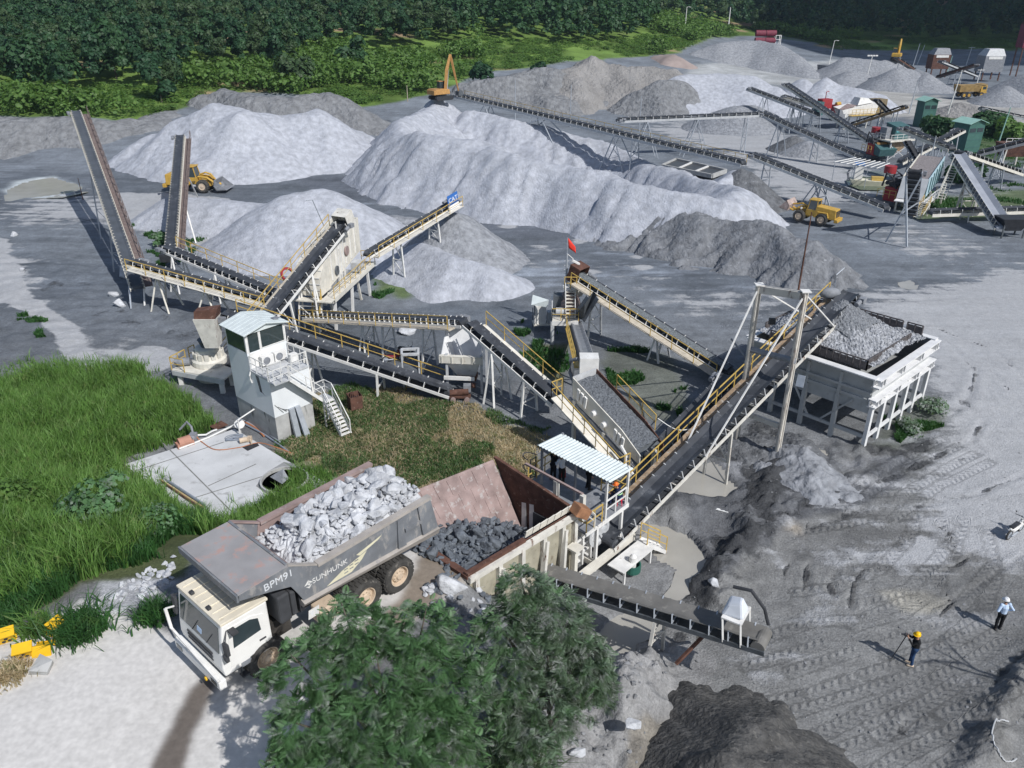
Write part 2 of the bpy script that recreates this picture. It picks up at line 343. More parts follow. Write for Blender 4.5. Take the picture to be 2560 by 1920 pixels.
# puddles: photo outline, level
PUD = [
 ('murky green-grey puddle beside the main conveyor and stairs', Zr(1500,1000,2.592,[(330,780),(440,800),(560,850),(640,930),(700,1040),(660,1120),(590,1190),(570,1260),(500,1300),(400,1260),(460,1190),(485,1110),(380,1040),(300,960),(250,880)]), -.40),
 ('shallow grey puddle below the conveyor leg', Zr(1500,1000,2.592,[(480,600),(640,430),(700,390),(770,410),(830,480),(900,570),(830,625),(700,640),(560,640)]), -.12),
 ('dark settling puddle under the short conveyor', Zr(1200,1400,3.19,[(900,600),(1000,490),(1200,400),(1520,500),(1400,600),(1250,660),(1220,740),(1000,760),(900,740)]), -.5),
 ('small puddle in front of the bin legs', Zr(1500,1000,2.592,[(1150,240),(1330,280),(1470,335),(1470,362),(1380,345),(1250,310)]), -.02),
 ('small puddle at the foot of the slumped sand bank', [(1846,640),(1875,634),(1878,655),(1855,660)], -.03),
 ('long pale puddle along the sand bank', [(2000,680),(2060,690),(2120,700),(2115,710),(2040,708),(2005,700)], -.03),
 ('round pale puddle on the haul yard', [(2245,708),(2275,702),(2297,715),(2285,724),(2255,720)], -.03),
 ('pale puddle between the bank and the yard', [(1930,665),(1960,668),(1970,682),(1945,686)], -.03),
 ('pale pool on the far left flat', [(20,480),(60,458),(130,448),(200,468),(205,480),(150,492),(60,496),(10,505)], .0),
]
# colour zones: photo outline, colour, edge softness in photo px
DARK = (.115,.118,.122); MID = (.205,.208,.214); PALE = (.40,.40,.415); BRIGHT = (.52,.52,.54)
ZN = [
 ([(-900,430),(900,440),(1400,560),(2100,690),(2700,720),(2700,1000),(2300,830),(1800,780),(1400,640),(900,640),(700,560),(-900,560)], (.135,.137,.14), 20),
 ([(-900,560),(420,660),(640,760),(760,840),(760,960),(430,960),(300,900),(-900,960)], (.15,.152,.155), 15),
 ([(640,760),(1300,760),(1330,900),(1240,1000),(1000,1000),(700,960)], (.135,.14,.145), 12),
 ([(1750,1350),(1900,1250),(2200,1080),(2330,1110),(2390,1250),(2470,1370),(2700,1480),(2700,2000),(1700,2000),(1560,1700)], (.20,.198,.192), 18),
 (Zr(1800,1250,2.476,[(330,170),(420,140),(520,190),(520,230),(400,200)]), (.33,.29,.24), 5),
 (Zr(1800,1250,2.476,[(980,560),(1150,540),(1370,580),(1440,640),(1380,700),(1200,700),(1060,640)]), (.29,.275,.24), 8),
 ([(1760,1160),(1960,1080),(2120,1200),(2250,1130),(2300,1160),(2150,1260),(1960,1330),(1800,1480),(1690,1500),(1720,1300),(1660,1230)], (.13,.132,.138), 10),
 ([(1400,1640),(1560,1590),(1700,1600),(1800,1640),(1760,1760),(1620,1960),(1240,1960),(1300,1800)], (.25,.245,.24), 10),
 ([(1560,1960),(1580,1850),(1700,1800),(1850,1960)], (.23,.21,.18), 8),
 ([(-400,1750),(0,1612),(215,1500),(290,1530),(440,1590),(560,1480),(1045,1325),(1185,1440),(1010,1570),(800,1760),(690,1980),(-400,1980)], (.57,.55,.525), 6),
 ([(250,1440),(420,1380),(440,1450),(320,1530),(260,1540)], (.42,.42,.43), 5),
 (Zr(0,900,1.6266,[(870,1270),(890,1320),(830,1430),(780,1540),(740,1700),(590,1700),(660,1560),(720,1440),(770,1340),(830,1290)]), (.14,.12,.105), 3),
 ([(880,1580),(1000,1500),(1060,1340),(1170,1440),(1020,1560),(960,1600)], (.22,.185,.15), 6),
 ([(-400,1590),(0,1580),(220,1460),(450,1440),(540,1330),(640,1290),(480,1290),(310,1170),(480,1060),(430,960),(300,930),(0,945),(-400,950)], (.085,.10,.045), 8),
 ([(560,1340),(660,1230),(800,1215),(900,1260),(700,1330)], (.10,.115,.05), 8),
 ([(690,1140),(720,1050),(800,990),(860,975),(1000,1000),(1200,1040),(1340,1080),(1350,1200),(1230,1170),(1000,1230),(830,1190)], (.22,.20,.125), 10),
 ([(1320,870),(1420,860),(1400,960),(1330,930)], (.13,.13,.07), 12),
 ([(1500,880),(1660,890),(1720,960),(1700,1060),(1560,1030)], (.15,.152,.125), 14),
 ([(2230,1010),(2340,990),(2370,1040),(2240,1130),(2180,1120)], (.13,.135,.115), 8),
 ([(930,680),(1030,690),(1040,740),(940,740)], (.12,.15,.06), 12),
 (Zr(0,400,2.764,[(20,230),(120,150),(350,120),(560,200),(480,260),(200,270)]), (.46,.45,.41), 3),
 ([(1900,170),(2100,190),(2300,240),(2700,270),(2700,330),(2400,300),(2200,290),(2000,200)], (.42,.37,.31), 6),
 ([(1750,160),(2100,150),(2300,230),(2100,230),(1900,210),(1700,190)], (.40,.37,.33), 6),
 ([(2240,500),(2700,460),(2700,540),(2300,545)], (.12,.14,.07), 8),
 ([(2300,290),(2460,280),(2560,330),(2700,420),(2480,400),(2320,350)], (.09,.12,.05), 10),
 ([(2060,420),(2230,430),(2230,480),(2080,480)], (.20,.22,.19), 6),
 ([(700,440),(1100,440),(1300,520),(1500,590),(1300,600),(1000,510),(800,480)], (.13,.13,.135), 8),
]
SST = .0046
DRY = [  # pale dry dust: photo outline, strength (below 1: broken patches)
 ([(2040,800),(2250,740),(2700,640),(2700,1440),(2480,1370),(2350,1240),(2400,1120),(2335,985),(2290,830),(2150,770)], 1.0), ([(1560,720),(2000,700),(2300,730),(2120,790),(1900,800),(1700,800)], .5), ([(1560,740),(1800,760),(1760,830),(1640,800)], .62),
 ([(1150,560),(1500,640),(1900,730),(1600,760),(1250,690)], .34), ([(1700,1250),(2400,1100),(2500,1500),(2200,1500),(1900,1560)], .42), ([(1650,1640),(1900,1600),(2200,1500),(2250,1560),(1950,1700),(1800,1720)], .56),
 (Zr(1800,1250,2.476,[(1180,210),(1250,190),(1330,270),(1440,340),(1370,400),(1240,380),(1200,320)]), 1.0), (Zr(1800,1250,2.476,[(980,110),(1040,100),(1040,130),(985,130)]), .9), (Zr(1800,1250,2.476,[(980,250),(1060,240),(1070,285),(985,290)]), .9),
 (Zr(1800,1250,2.476,[(560,680),(700,700),(900,780),(900,860),(780,900),(560,740)]), .7), (Zr(1800,1250,2.476,[(0,1050),(240,1050),(480,1150),(520,1200),(380,1230),(0,1130)]), .75),
 ([(1960,1110),(2060,1120),(2110,1220),(2040,1250),(1980,1190)], .75), ([(1290,1720),(1440,1660),(1560,1740),(1620,1800),(1560,1960),(1260,1960)], .38),
 ([(290,480),(540,490),(640,520),(560,620),(420,610),(330,560)], 1.0),
 (Zr(0,400,2.764,[(-300,530),(0,530),(60,540),(90,650),(150,720),(200,900),(300,1000),(430,1070),(520,1120),(600,1260),(640,1350),(760,1370),(870,1300),(1080,1280),(1260,1330),(1160,1440),(900,1490),(640,1480),(480,1420),(400,1300),(330,1160),(180,1060),(0,980),(-300,950)]), 1.0),
 (Zr(0,400,2.764,[(-300,330),(20,320),(100,240),(400,190),(620,250),(840,300),(860,400),(560,500),(340,500),(120,470),(0,440),(-300,440)]), .68), (Zr(0,400,2.764,[(430,600),(600,620),(660,700),(420,680)]), .8), (Zr(0,400,2.764,[(780,640),(900,640),(1000,1000),(860,1040)]), .6),
 ([(430,700),(640,760),(640,800),(500,790)], .55), ([(1540,310),(1900,300),(2150,420),(2230,460),(2100,520),(2020,540),(1910,480),(1860,400),(1650,340)], .95), ([(1240,760),(1340,780),(1380,880),(1300,890),(1230,800)], .6), ([(480,400),(560,380),(760,400),(700,450),(560,470)], .55), ([(0,340),(300,400),(300,450),(0,440)], .3), ([(2300,460),(2560,440),(2560,500),(2350,500)], .8), ([(2150,540),(2420,560),(2560,640),(2300,680),(2120,600)], .55)]
MUD = [  # dark wet mud ribbons: photo polyline, width m, strength
 ([(1960,1150),(1900,1240),(1850,1340),(1790,1400),(1760,1500)], 1.5, 1.0), ([(2120,1160),(1990,1290),(1900,1310)], .9, .8), ([(1820,1120),(1900,1090),(1960,1120),(1900,1180)], 2.0, .9), ([(2200,1130),(2300,1120),(2330,1060)], 1.0, .6)]
MUD += [(Zr(1800,1250,2.476,p), w_, k_) for p, w_, k_ in [([(450,360),(405,430),(390,490)], .35, 1), ([(600,340),(540,420),(520,600)], .45, 1), ([(890,430),(830,520),(805,670)], .3, 1), ([(720,430),(690,530),(700,590)], .4, .8), ([(900,330),(940,310),(860,380)], .7, .8), ([(1900,960),(1700,1150),(1560,1350),(1380,1659)], .7, 1), ([(1350,160),(1420,200),(1430,250),(1570,330),(1500,390),(1390,440),(1340,480),(1440,640),(1360,720)], .25, .9), ([(1160,190),(1190,300),(1230,390),(1380,410)], .25, .8), ([(330,180),(520,200),(540,160)], .3, .7), ([(480,640),(700,640),(900,760)], .6, .55), ([(260,300),(600,170),(900,60)], .5, .6), ([(400,700),(540,720),(600,680)], .9, .6), ([(1160,1380),(1120,1480),(1200,1420)], .5, .9)]]
MUD += [([(2080,790),(2300,805),(2480,870),(2620,1000)], .5, .8), ([(2120,830),(2330,850),(2480,930),(2620,1080)], .45, .7), ([(2330,1075),(2420,1000),(2440,930),(2370,860)], .7, .8), ([(2600,1170),(2440,1240),(2290,1270)], .45, .7), ([(2190,1210),(2330,1150),(2430,1100),(2460,1050),(2400,1005)], .6, .9), ([(2420,1090),(2450,1130),(2400,1150)], .6, .8), ([(1980,740),(2200,760),(2400,740)], .8, .6), ([(1500,720),(1750,735),(2000,790)], .7, .6), ([(2570,1380),(2420,1480),(2300,1540)], .4, .6)]
MUD += [([(1560,1640),(1650,1620),(1700,1580)], .9, 1), ([(1450,1640),(1520,1690),(1500,1740)], .6, .8), ([(330,560),(420,620),(470,700)], 1.6, .4), ([(150,700),(330,820),(600,820)], 3.0, .5), ([(1600,560),(1750,640),(2050,700),(2200,700)], 1.5, .6)]
ss = np.arange(-1.40, 1.4001, SST); ys = [3.0]
while ys[-1] < 1100: ys.append(ys[-1]+max(.09, (ys[-1]+4)*.0046))
ys = np.array(ys); TY, TS = np.meshgrid(ys, ss, indexing='ij'); TX = TS*(TY+6)
TZ = H(TX, TY)
qx, qy = PX(TX, TY, TZ)
far = np.clip((TY-170)/60, 0, 1)
noi = fbm(TX*.12, TY*.12, 3, 4)*.5*(1-far*.3)+fbm(TX*.9, TY*.9, 5, 3)*.07*np.clip(1.3-TY/90, 0, 1)
flat = np.clip((TZ-4.0)*3, 0, 1)*np.clip((TY < 28), 0, 1)      # the graded haul ramp
rough = inpoly(qx, qy, [(1700,1500),(1800,1250),(1900,1060),(2120,1100),(2300,1130),(2250,1180),(2000,1300),(1850,1420),(1760,1520)]) | inpoly(qx, qy, [(1380,1620),(1700,1600),(1700,1760),(1600,1960),(1240,1960)])
rough = rough.astype(float)
for _ in range(6): rough[1:-1, 1:-1] = (rough[1:-1, 1:-1]+rough[:-2, 1:-1]+rough[2:, 1:-1]+rough[1:-1, :-2]+rough[1:-1, 2:])/5
TZ = TZ+noi*(1-.85*flat)*.8+rough*(np.abs(fbm(TX*.7, TY*.7, 11, 5, .6))*1.5+fbm(TX*2.6, TY*2.6, 12, 3)*.22-.1)
ridge_m = np.zeros(TX.shape)
for pts, hh, ww in [([(1960,1150),(1905,1240),(1865,1330),(1810,1400),(1790,1490)], .5, .8), ([(2000,1240),(1930,1300),(1870,1420),(1830,1530)], .22, 1.0), ([(2440,1930),(2480,1800),(2560,1700),(2640,1640)], .55, .7), ([(1640,1300),(1690,1250),(1800,1270)], .5, 1.2), ([(1400,1660),(1480,1700),(1540,1800),(1560,1920)], .9, .9), ([(1320,1700),(1400,1780),(1440,1900)], .7, .8), ([(1620,1690),(1600,1760),(1560,1850)], 1.0, 1.0), ([(1250,400),(1280,420)], .1, 1)]:
    W = [G(a, b, .2) for a, b in pts]; best = np.full(TX.shape, 99.0)
    for a, b in zip(W[:-1], W[1:]):
        d = b-a; t = np.clip(((TX-a.x)*d.x+(TY-a.y)*d.y)/(d.x*d.x+d.y*d.y), 0, 1); best = np.minimum(best, np.hypot(TX-a.x-d.x*t, TY-a.y-d.y*t))
    g_ = np.exp(-(best/ww)**2)*(1+fbm(TX*.9, TY*.9, 13, 4)*1.6); TZ += hh*g_; ridge_m = np.maximum(ridge_m, g_)
TZ += ridge_m*(np.abs(fbm(TX*1.5, TY*1.5, 14, 4, .6))*.7-.05)
def ribbon(pts, z=0.0):
    W = [G(a, b, z) for a, b in pts]; best = np.full(TX.shape, 99.0)
    for a, b in zip(W[:-1], W[1:]):
        d = b-a; t = np.clip(((TX-a.x)*d.x+(TY-a.y)*d.y)/(d.x*d.x+d.y*d.y), 0, 1); best = np.minimum(best, np.hypot(TX-a.x-d.x*t, TY-a.y-d.y*t))
    return best
mudm = np.zeros(TX.shape); wob = fbm(TX*.6, TY*.6, 15, 4)*.9
for pts, w_, k_ in MUD:
    w_ = w_*(.55 if w_ < 1 else 1); dd = np.maximum(ribbon(pts)+wob*w_*1.5, 0); k_ = k_*(.72 if w_ < .5 else 1)*np.clip(.75+fbm(TX*.5, TY*.5, 17, 3)*1.8, .1, 1)
    g_ = np.exp(-(dd/w_)**2)*k_; mudm = np.maximum(mudm, g_)
    if w_ < 1: TZ += .07*np.exp(-((dd-w_*1.3)/(w_*.7))**2)*k_-.12*np.exp(-(dd/(w_*.6))**2)*k_
TZ += mudm*(np.abs(fbm(TX*2.2, TY*2.2, 16, 3, .6))*.35-.04)
drym = np.zeros(TX.shape); r_ = random.Random(12)
for i in range(34):
    a_, b_ = (r_.uniform(1180, 1950), 0) if i < 24 else (r_.uniform(950, 1400), 0); b_ = (a_-1100)*.16+r_.uniform(500, 640); w0 = r_.uniform(9, 36); h0 = w0*r_.uniform(.14, .3)
    DRY.append(([(a_+w0*math.cos(t*.8)*r_.uniform(.7, 1.2), b_+h0*math.sin(t*.8)) for t in range(8)], 1.0))
for pl, k_ in DRY:
    jx = fbm(TX*.2, TY*.2, 18, 3)*40; jy = fbm(TX*.2+9, TY*.2, 19, 3)*26
    drym = np.maximum(drym, inpoly(qx+jx, qy+jy, pl)*k_)
def blur(a, r_):
    for ax in (0, 1):
        p_ = np.pad(a, [(r_+1, r_) if i == ax else (0, 0) for i in (0, 1)], mode='edge'); c_ = np.cumsum(p_, axis=ax)
        a = (np.take(c_, range(2*r_+1, c_.shape[ax]), axis=ax)-np.take(c_, range(0, c_.shape[ax]-2*r_-1), axis=ax))/(2*r_+1)
    return a
small = np.zeros(TX.shape)
for pl, k_ in DRY:
    if k_ >= .9 and (max(p[0] for p in pl)-min(p[0] for p in pl)) < 600: small = np.maximum(small, inpoly(qx+fbm(TX*.5, TY*.5, 18, 3)*14, qy+fbm(TX*.5+9, TY*.5, 19, 3)*9, pl)*k_)
drym = np.maximum(blur(blur(drym, 11), 9), blur(small, 2))
padp = [(305,1161),(587,1066),(720,1148),(832,1211),(640,1340),(465,1308)]; inpad = inpoly(qx, qy, padp)
TZ = np.where(inpad, np.minimum(TZ, .25), TZ)
mud = inpoly(qx, qy, [(-900,600),(420,660),(640,760),(600,900),(300,900),(-900,940)])
TZ += mud*fbm(TX*.7, TY*.7, 31, 4)*.5
for lab, poly, lv in PUD:
    px_ = qx+fbm(TX*.8, TY*.8, 77, 3)*14; py_ = qy+fbm(TX*.8+9, TY*.8, 78, 3)*10
    m_ = inpoly(px_, py_, poly); TZ = np.where(m_, np.minimum(TZ, lv-.1), np.where(inpoly(qx, qy, [(a+(a-np.mean([p[0] for p in poly]))*.25, b+(b-np.mean([p[1] for p in poly]))*.25) for a, b in poly]) & ~m_, np.maximum(TZ, lv+.03+np.abs(noi)*.2), TZ))
# keep the pits inside the hopper, and tyre tracks
ncol = np.zeros(TX.shape+(3,)); ncol[:] = (.19, .19, .19)
for poly, c, soft in ZN:
    a = 60.0/np.maximum(TY, 20)
    jx = (fbm(TX*.35, TY*.35, 41, 5, .6)*6*soft+fbm(TX*1.6, TY*1.6, 43, 3)*2*soft); jy = (fbm(TX*.35+31, TY*.35, 42, 5, .6)*4*soft+fbm(TX*1.6+7, TY*1.6, 44, 3)*1.5*soft)
    m_ = inpoly(qx+jx, qy+jy, poly).astype(float)
    for _ in range(2):
        m_[1:-1, 1:-1] = (m_[1:-1, 1:-1]*2+m_[:-2, 1:-1]+m_[2:, 1:-1]+m_[1:-1, :-2]+m_[1:-1, 2:])/6
    ncol = ncol*(1-m_[..., None])+np.array(c)*m_[..., None]
# pale dry streaks on the wet yard
yard = inpoly(qx, qy, [(700,460),(1300,520),(2000,680),(2700,700),(2700,900),(1500,760),(1150,660),(900,560)]) | inpoly(qx, qy, [(1750,1150),(2350,1080),(2700,1500),(2700,2000),(1700,2000),(1700,1500)])
stz = np.clip((fbm(TX*.10+TY*.22, TY*.45-TX*.1, 51, 5, .55)-.10)*6, 0, 1)*yard
ncol = ncol*(1-stz[..., None]*.55)+np.array((.42, .42, .43))*stz[..., None]*.55
stz = np.clip((fbm(TX*.13+5, TY*.3+TX*.1, 57, 5, .6)-.13)*7, 0, 1)*yard
ncol = ncol*(1-stz[..., None]*.5)+np.array((.12, .12, .12))*stz[..., None]*.5
mot = fbm(TX*.22, TY*.22, 71, 6, .6)*1.1+fbm(TX*1.4, TY*1.4, 73, 4, .6)*.7
ncol *= np.clip(1+mot*.75*(1-.8*inpoly(qx, qy, [(-400,1750),(0,1612),(215,1500),(290,1530),(440,1590),(560,1480),(1045,1325),(1185,1440),(1010,1570),(800,1760),(690,1980),(-400,1980)])), .5, 1.6)[..., None]
roadm = inpoly(qx, qy, [(-400,1750),(0,1612),(215,1500),(290,1530),(440,1590),(560,1480),(1045,1325),(1185,1440),(1010,1570),(800,1760),(690,1980),(-400,1980)]).astype(float)
for _ in range(6): roadm[1:-1, 1:-1] = (roadm[1:-1, 1:-1]+roadm[:-2, 1:-1]+roadm[2:, 1:-1]+roadm[1:-1, :-2]+roadm[1:-1, 2:])/5
ncol *= (.97+.03*roadm)[..., None]
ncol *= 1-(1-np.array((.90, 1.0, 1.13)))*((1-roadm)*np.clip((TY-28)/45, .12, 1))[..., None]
# vegetation ground on the hill side
GL = [(-900,300),(0,292),(250,300),(330,306),(480,268),(580,228),(800,242),(900,268),(1010,250),(1100,225),(1200,188),(1400,158),(1560,150),(1700,132),(1760,100),(1900,88),(2000,100),(2100,128),(2560,124),(3400,124)]
gly = np.interp(qx, [p[0] for p in GL], [p[1] for p in GL])
veg = np.clip((gly-qy+fbm(TX*.1, TY*.1, 61, 3)*14)/4, 0, 1)*(TY > 130)
ncol = ncol*(1-veg[..., None])+(np.array((.115, .185, .042))*np.clip(1+fbm(TX*.15, TY*.15, 67, 4)*1.6, .4, 1.8)[..., None])*veg[..., None]
cut = veg*np.clip((fbm(TX*.05, TY*.08, 65, 4)-.16)*8, 0, 1); ncol = ncol*(1-cut[..., None])+np.array((.34, .24, .16))*cut[..., None]
# tyre tracks (height ripple and wheel ruts) : attributes read by the ground material
TRK = [Zr(1800,1250,2.476,p) for p in ([(1880,900),(1560,1100),(1200,1260),(820,1380),(500,1500),(300,1640)], [(1500,140),(1560,400),(1480,620),(1250,800),(900,900)], [(1380,60),(1300,300),(1100,520),(800,640),(500,660)], [(1880,800),(1500,1040),(1160,1170),(760,1300)], [(1900,980),(1640,1150),(1300,1330),(1000,1480),(700,1659)], [(760,1000),(420,1110),(200,1160)], [(740,840),(430,940),(300,980)], [(1640,1250),(1360,1450),(1100,1659)], [(900,740),(1300,640),(1560,330)], [(380,130),(820,60),(1200,20)])]
TRK += [Zr(1800,660,2.592,p) for p in ([(880,1659),(1080,1440),(1400,1250),(1560,1180)], [(1000,1600),(1300,1390),(1659,1230)], [(0,360),(300,410),(700,470)])]
trk_break = np.clip((fbm(TX*.25, TY*.25, 81, 3)+.32)*5, 0, 1)
trm = np.zeros(TX.shape); tru = np.zeros(TX.shape)
for tr in TRK:
    W = [G(a, b, 0) for a, b in tr]
    fine = []
    for i in range(len(W)-1):
        for k in range(8): fine.append(W[i].lerp(W[i+1], k/8))
    fine.append(W[-1]); L = 0
    for i in range(len(fine)-1):
        a, b = fine[i], fine[i+1]; d = b-a; ln = math.hypot(d.x, d.y)
        u = ((TX-a.x)*d.x+(TY-a.y)*d.y)/ln; v = ((TX-a.x)*-d.y+(TY-a.y)*d.x)/ln
        for off in (-1.05, 1.05):
            m_ = (u > -.01) & (u <= ln+.01) & (np.abs(v-off) < .32)
            trm = np.where(m_, 1, trm); tru = np.where(m_, L+u+np.abs(v-off)*.7, tru)
        L += ln
trm = trm*trk_break
for _ in range(2): trm[1:-1, 1:-1] = (trm[1:-1, 1:-1]*2+trm[:-2, 1:-1]+trm[2:, 1:-1]+trm[1:-1, :-2]+trm[1:-1, 2:])/6
ncol *= (1-trm*.07)[..., None]
nr, nc = TX.shape; idx = np.arange(nr*nc).reshape(nr, nc)
FT = np.stack([idx[:-1, :-1], idx[:-1, 1:], idx[1:, 1:], idx[1:, :-1]], -1).reshape(-1, 4)
# the feed hopper and the pit of the pad are real holes in the ground
HB = [G(1172, 1434, 4.5), None]; U = Vector((.68, .733, 0)).normalized(); V = Vector((-U.y, U.x, 0))
HB0 = Vector((HB[0].x, HB[0].y, 4.5))
hu = (TX-HB0.x)*U.x+(TY-HB0.y)*U.y; hv = (TX-HB0.x)*V.x+(TY-HB0.y)*V.y
inside = (hu > -.05) & (hu < 7) & (hv > -.2) & (hv < 5.3)
TZ = np.where(inside, np.minimum(TZ, .2), TZ)
behind = (hu >= 7) & (hu < 14) & (hv > -1.5) & (hv < 6.5); TZ = np.where(behind, np.minimum(TZ, .1), TZ)
gmat = mat('quarry_ground', (.2, .2, .2), .92, var=.12, scale=5, vcol='Col', bump=.32, bscale=11, det=9, spec=.2)
n, l = gmat.node_tree.nodes, gmat.node_tree.links
bp0 = [x for x in n if x.type == 'BUMP'][0]; fn = n.new('ShaderNodeTexNoise'); fn.inputs['Scale'].default_value = 1.6; fn.inputs['Detail'].default_value = 8
geo = [x for x in n if x.type == 'NEW_GEOMETRY'][0]; l.new(geo.outputs['Position'], fn.inputs['Vector'])
bp1 = n.new('ShaderNodeBump'); bp1.inputs['Strength'].default_value = .3; bp1.inputs['Distance'].default_value = .16; l.new(fn.outputs['Fac'], bp1.inputs['Height']); l.new(bp1.outputs[0], bp0.inputs['Normal'])
au = n.new('ShaderNodeAttribute'); au.attribute_name = 'track_u'; am = n.new('ShaderNodeAttribute'); am.attribute_name = 'track_m'
mu = n.new('ShaderNodeMath'); mu.operation = 'MULTIPLY'; mu.inputs[1].default_value = 2*math.pi/.42; l.new(au.outputs['Fac'], mu.inputs[0])
sn = n.new('ShaderNodeMath'); sn.operation = 'SINE'; l.new(mu.outputs[0], sn.inputs[0])
mm = n.new('ShaderNodeMath'); mm.operation = 'MULTIPLY'; l.new(sn.outputs[0], mm.inputs[0]); l.new(am.outputs['Fac'], mm.inputs[1])
bp2 = n.new('ShaderNodeBump'); bp2.inputs['Strength'].default_value = .55; bp2.inputs['Distance'].default_value = .05; l.new(mm.outputs[0], bp2.inputs['Height']); l.new(bp0.outputs[0], bp2.inputs['Normal'])
l.new(bp2.outputs[0], n['Principled BSDF'].inputs['Normal'])
def mth(op, a, b=None, c=None):
    q = n.new('ShaderNodeMath'); q.operation = op
    for i, v in enumerate((a, b, c)):
        if v is None: continue
        if isinstance(v, (int, float)): q.inputs[i].default_value = v
        else: l.new(v, q.inputs[i])
    return q.outputs[0]
def noise(sc, det, ro=.6, off=0):
    q = n.new('ShaderNodeTexNoise'); q.inputs['Scale'].default_value = sc; q.inputs['Detail'].default_value = det; q.inputs['Roughness'].default_value = ro
    m_ = n.new('ShaderNodeVectorMath'); m_.operation = 'ADD'; l.new(geo.outputs['Position'], m_.inputs[0]); m_.inputs[1].default_value = (off, off, 0); l.new(m_.outputs[0], q.inputs['Vector']); return q.outputs['Fac']
mpn = n.new('ShaderNodeMapping'); mpn.inputs['Rotation'].default_value = (0, 0, -.95); mpn.inputs['Scale'].default_value = (.06, .9, 1); l.new(geo.outputs['Position'], mpn.inputs['Vector'])
stn_ = n.new('ShaderNodeTexNoise'); stn_.inputs['Scale'].default_value = 1.0; stn_.inputs['Detail'].default_value = 7; l.new(mpn.outputs[0], stn_.inputs['Vector'])
rda = n.new('ShaderNodeAttribute'); rda.attribute_name = 'road'
for bq, v_ in ((bp0, .55), (bp1, .3)): l.new(mth('MULTIPLY', mth('SUBTRACT', 1.05, rda.outputs['Fac']), v_), bq.inputs['Strength'])
def crisp(attr, nz, amt, lo, hi):
    at = n.new('ShaderNodeAttribute'); at.attribute_name = attr; v = mth('ADD', at.outputs['Fac'], mth('MULTIPLY', mth('SUBTRACT', nz, .5), amt))
    r_ = n.new('ShaderNodeMapRange'); r_.inputs['From Min'].default_value = lo; r_.inputs['From Max'].default_value = hi; l.new(v, r_.inputs['Value']); return r_.outputs[0]
def mixc(f, a, col):
    q = n.new('ShaderNodeMix'); q.data_type = 'RGBA'; l.new(f, q.inputs['Factor']); l.new(a, q.inputs['A'])
    if isinstance(col, tuple): q.inputs['B'].default_value = (*col, 1)
    else: l.new(col, q.inputs['B'])
    return q.outputs['Result']
bs = n['Principled BSDF']; c0 = bs.inputs['Base Color'].links[0].from_socket
fine = noise(10, 8, .8); sp = n.new('ShaderNodeMapRange'); sp.inputs['From Min'].default_value = .3; sp.inputs['From Max'].default_value = .7; sp.inputs['To Min'].default_value = .72; sp.inputs['To Max'].default_value = 1.28; l.new(fine, sp.inputs['Value'])
dcol = n.new('ShaderNodeMix'); dcol.data_type = 'RGBA'; l.new(noise(.5, 8, .6, 50), dcol.inputs['Factor']); dcol.inputs['A'].default_value = (.47, .475, .487, 1); dcol.inputs['B'].default_value = (.27, .276, .287, 1)
l.new(mth('ADD', mth('MULTIPLY', noise(.5, 8, .6, 50), .6), mth('SUBTRACT', mth('MULTIPLY', stn_.outputs['Fac'], .8), .2)), dcol.inputs['Factor'])
fm = crisp('mud', noise(1.1, 9, .65, 20), .9, .42, .60); fd = crisp('dry', mth('ADD', mth('MULTIPLY', noise(.4, 12, .7), .6), mth('MULTIPLY', stn_.outputs['Fac'], .4)), 2.0, .44, .62)
nrd = mth('SUBTRACT', 1, rda.outputs['Fac']); fd = mth('MULTIPLY', fd, nrd); fm = mth('MULTIPLY', fm, nrd); c1 = mixc(fd, c0, dcol.outputs['Result']); c2 = mixc(mth('MULTIPLY', fm, .88), c1, (.062, .064, .068))
smr = n.new('ShaderNodeMapRange'); smr.inputs['From Min'].default_value = .3; smr.inputs['From Max'].default_value = .7; smr.inputs['To Min'].default_value = .72; smr.inputs['To Max'].default_value = 1.28; l.new(mth('ADD', mth('MULTIPLY', stn_.outputs['Fac'], .5), mth('MULTIPLY', noise(2.3, 9, .72, 90), .5)), smr.inputs['Value'])
vm = n.new('ShaderNodeVectorMath'); vm.operation = 'SCALE'; l.new(c2, vm.inputs[0]); l.new(mth('ADD', mth('MULTIPLY', mth('MULTIPLY', sp.outputs[0], smr.outputs[0]), nrd), mth('MULTIPLY', rda.outputs['Fac'], mth('ADD', .85, mth('MULTIPLY', noise(.7, 4, .5, 33), .3)))), vm.inputs['Scale']); l.new(vm.outputs[0], bs.inputs['Base Color'])
cl = noise(3.2, 6, .65, 7); b3 = n.new('ShaderNodeBump'); b3.inputs['Strength'].default_value = 1.0; b3.inputs['Distance'].default_value = .22; l.new(mth('MULTIPLY', cl, fm), b3.inputs['Height']); l.new(bp2.outputs[0], b3.inputs['Normal'])
b4 = n.new('ShaderNodeBump'); b4.inputs['Strength'].default_value = .8; b4.inputs['Distance'].default_value = .04; l.new(fd, b4.inputs['Height']); l.new(b3.outputs[0], b4.inputs['Normal']); l.new(b4.outputs[0], bs.inputs['Normal'])
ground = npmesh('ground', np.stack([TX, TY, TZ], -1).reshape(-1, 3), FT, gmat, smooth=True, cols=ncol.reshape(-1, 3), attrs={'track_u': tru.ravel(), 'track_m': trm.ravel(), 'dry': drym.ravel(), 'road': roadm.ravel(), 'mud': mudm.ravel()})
ground['kind'] = 'structure'
def Hz(x, y):
    """height of the modelled ground at one spot"""
    j = np.searchsorted(ys, y)-1; j = int(np.clip(j, 0, nr-2)); i = int(np.clip((x/(y+6)-ss[0])/SST, 0, nc-2)); return float(TZ[j, i])
watermat = mat('murky_water', (.36, .345, .31), .15, var=.1, scale=.5, spec=.5)
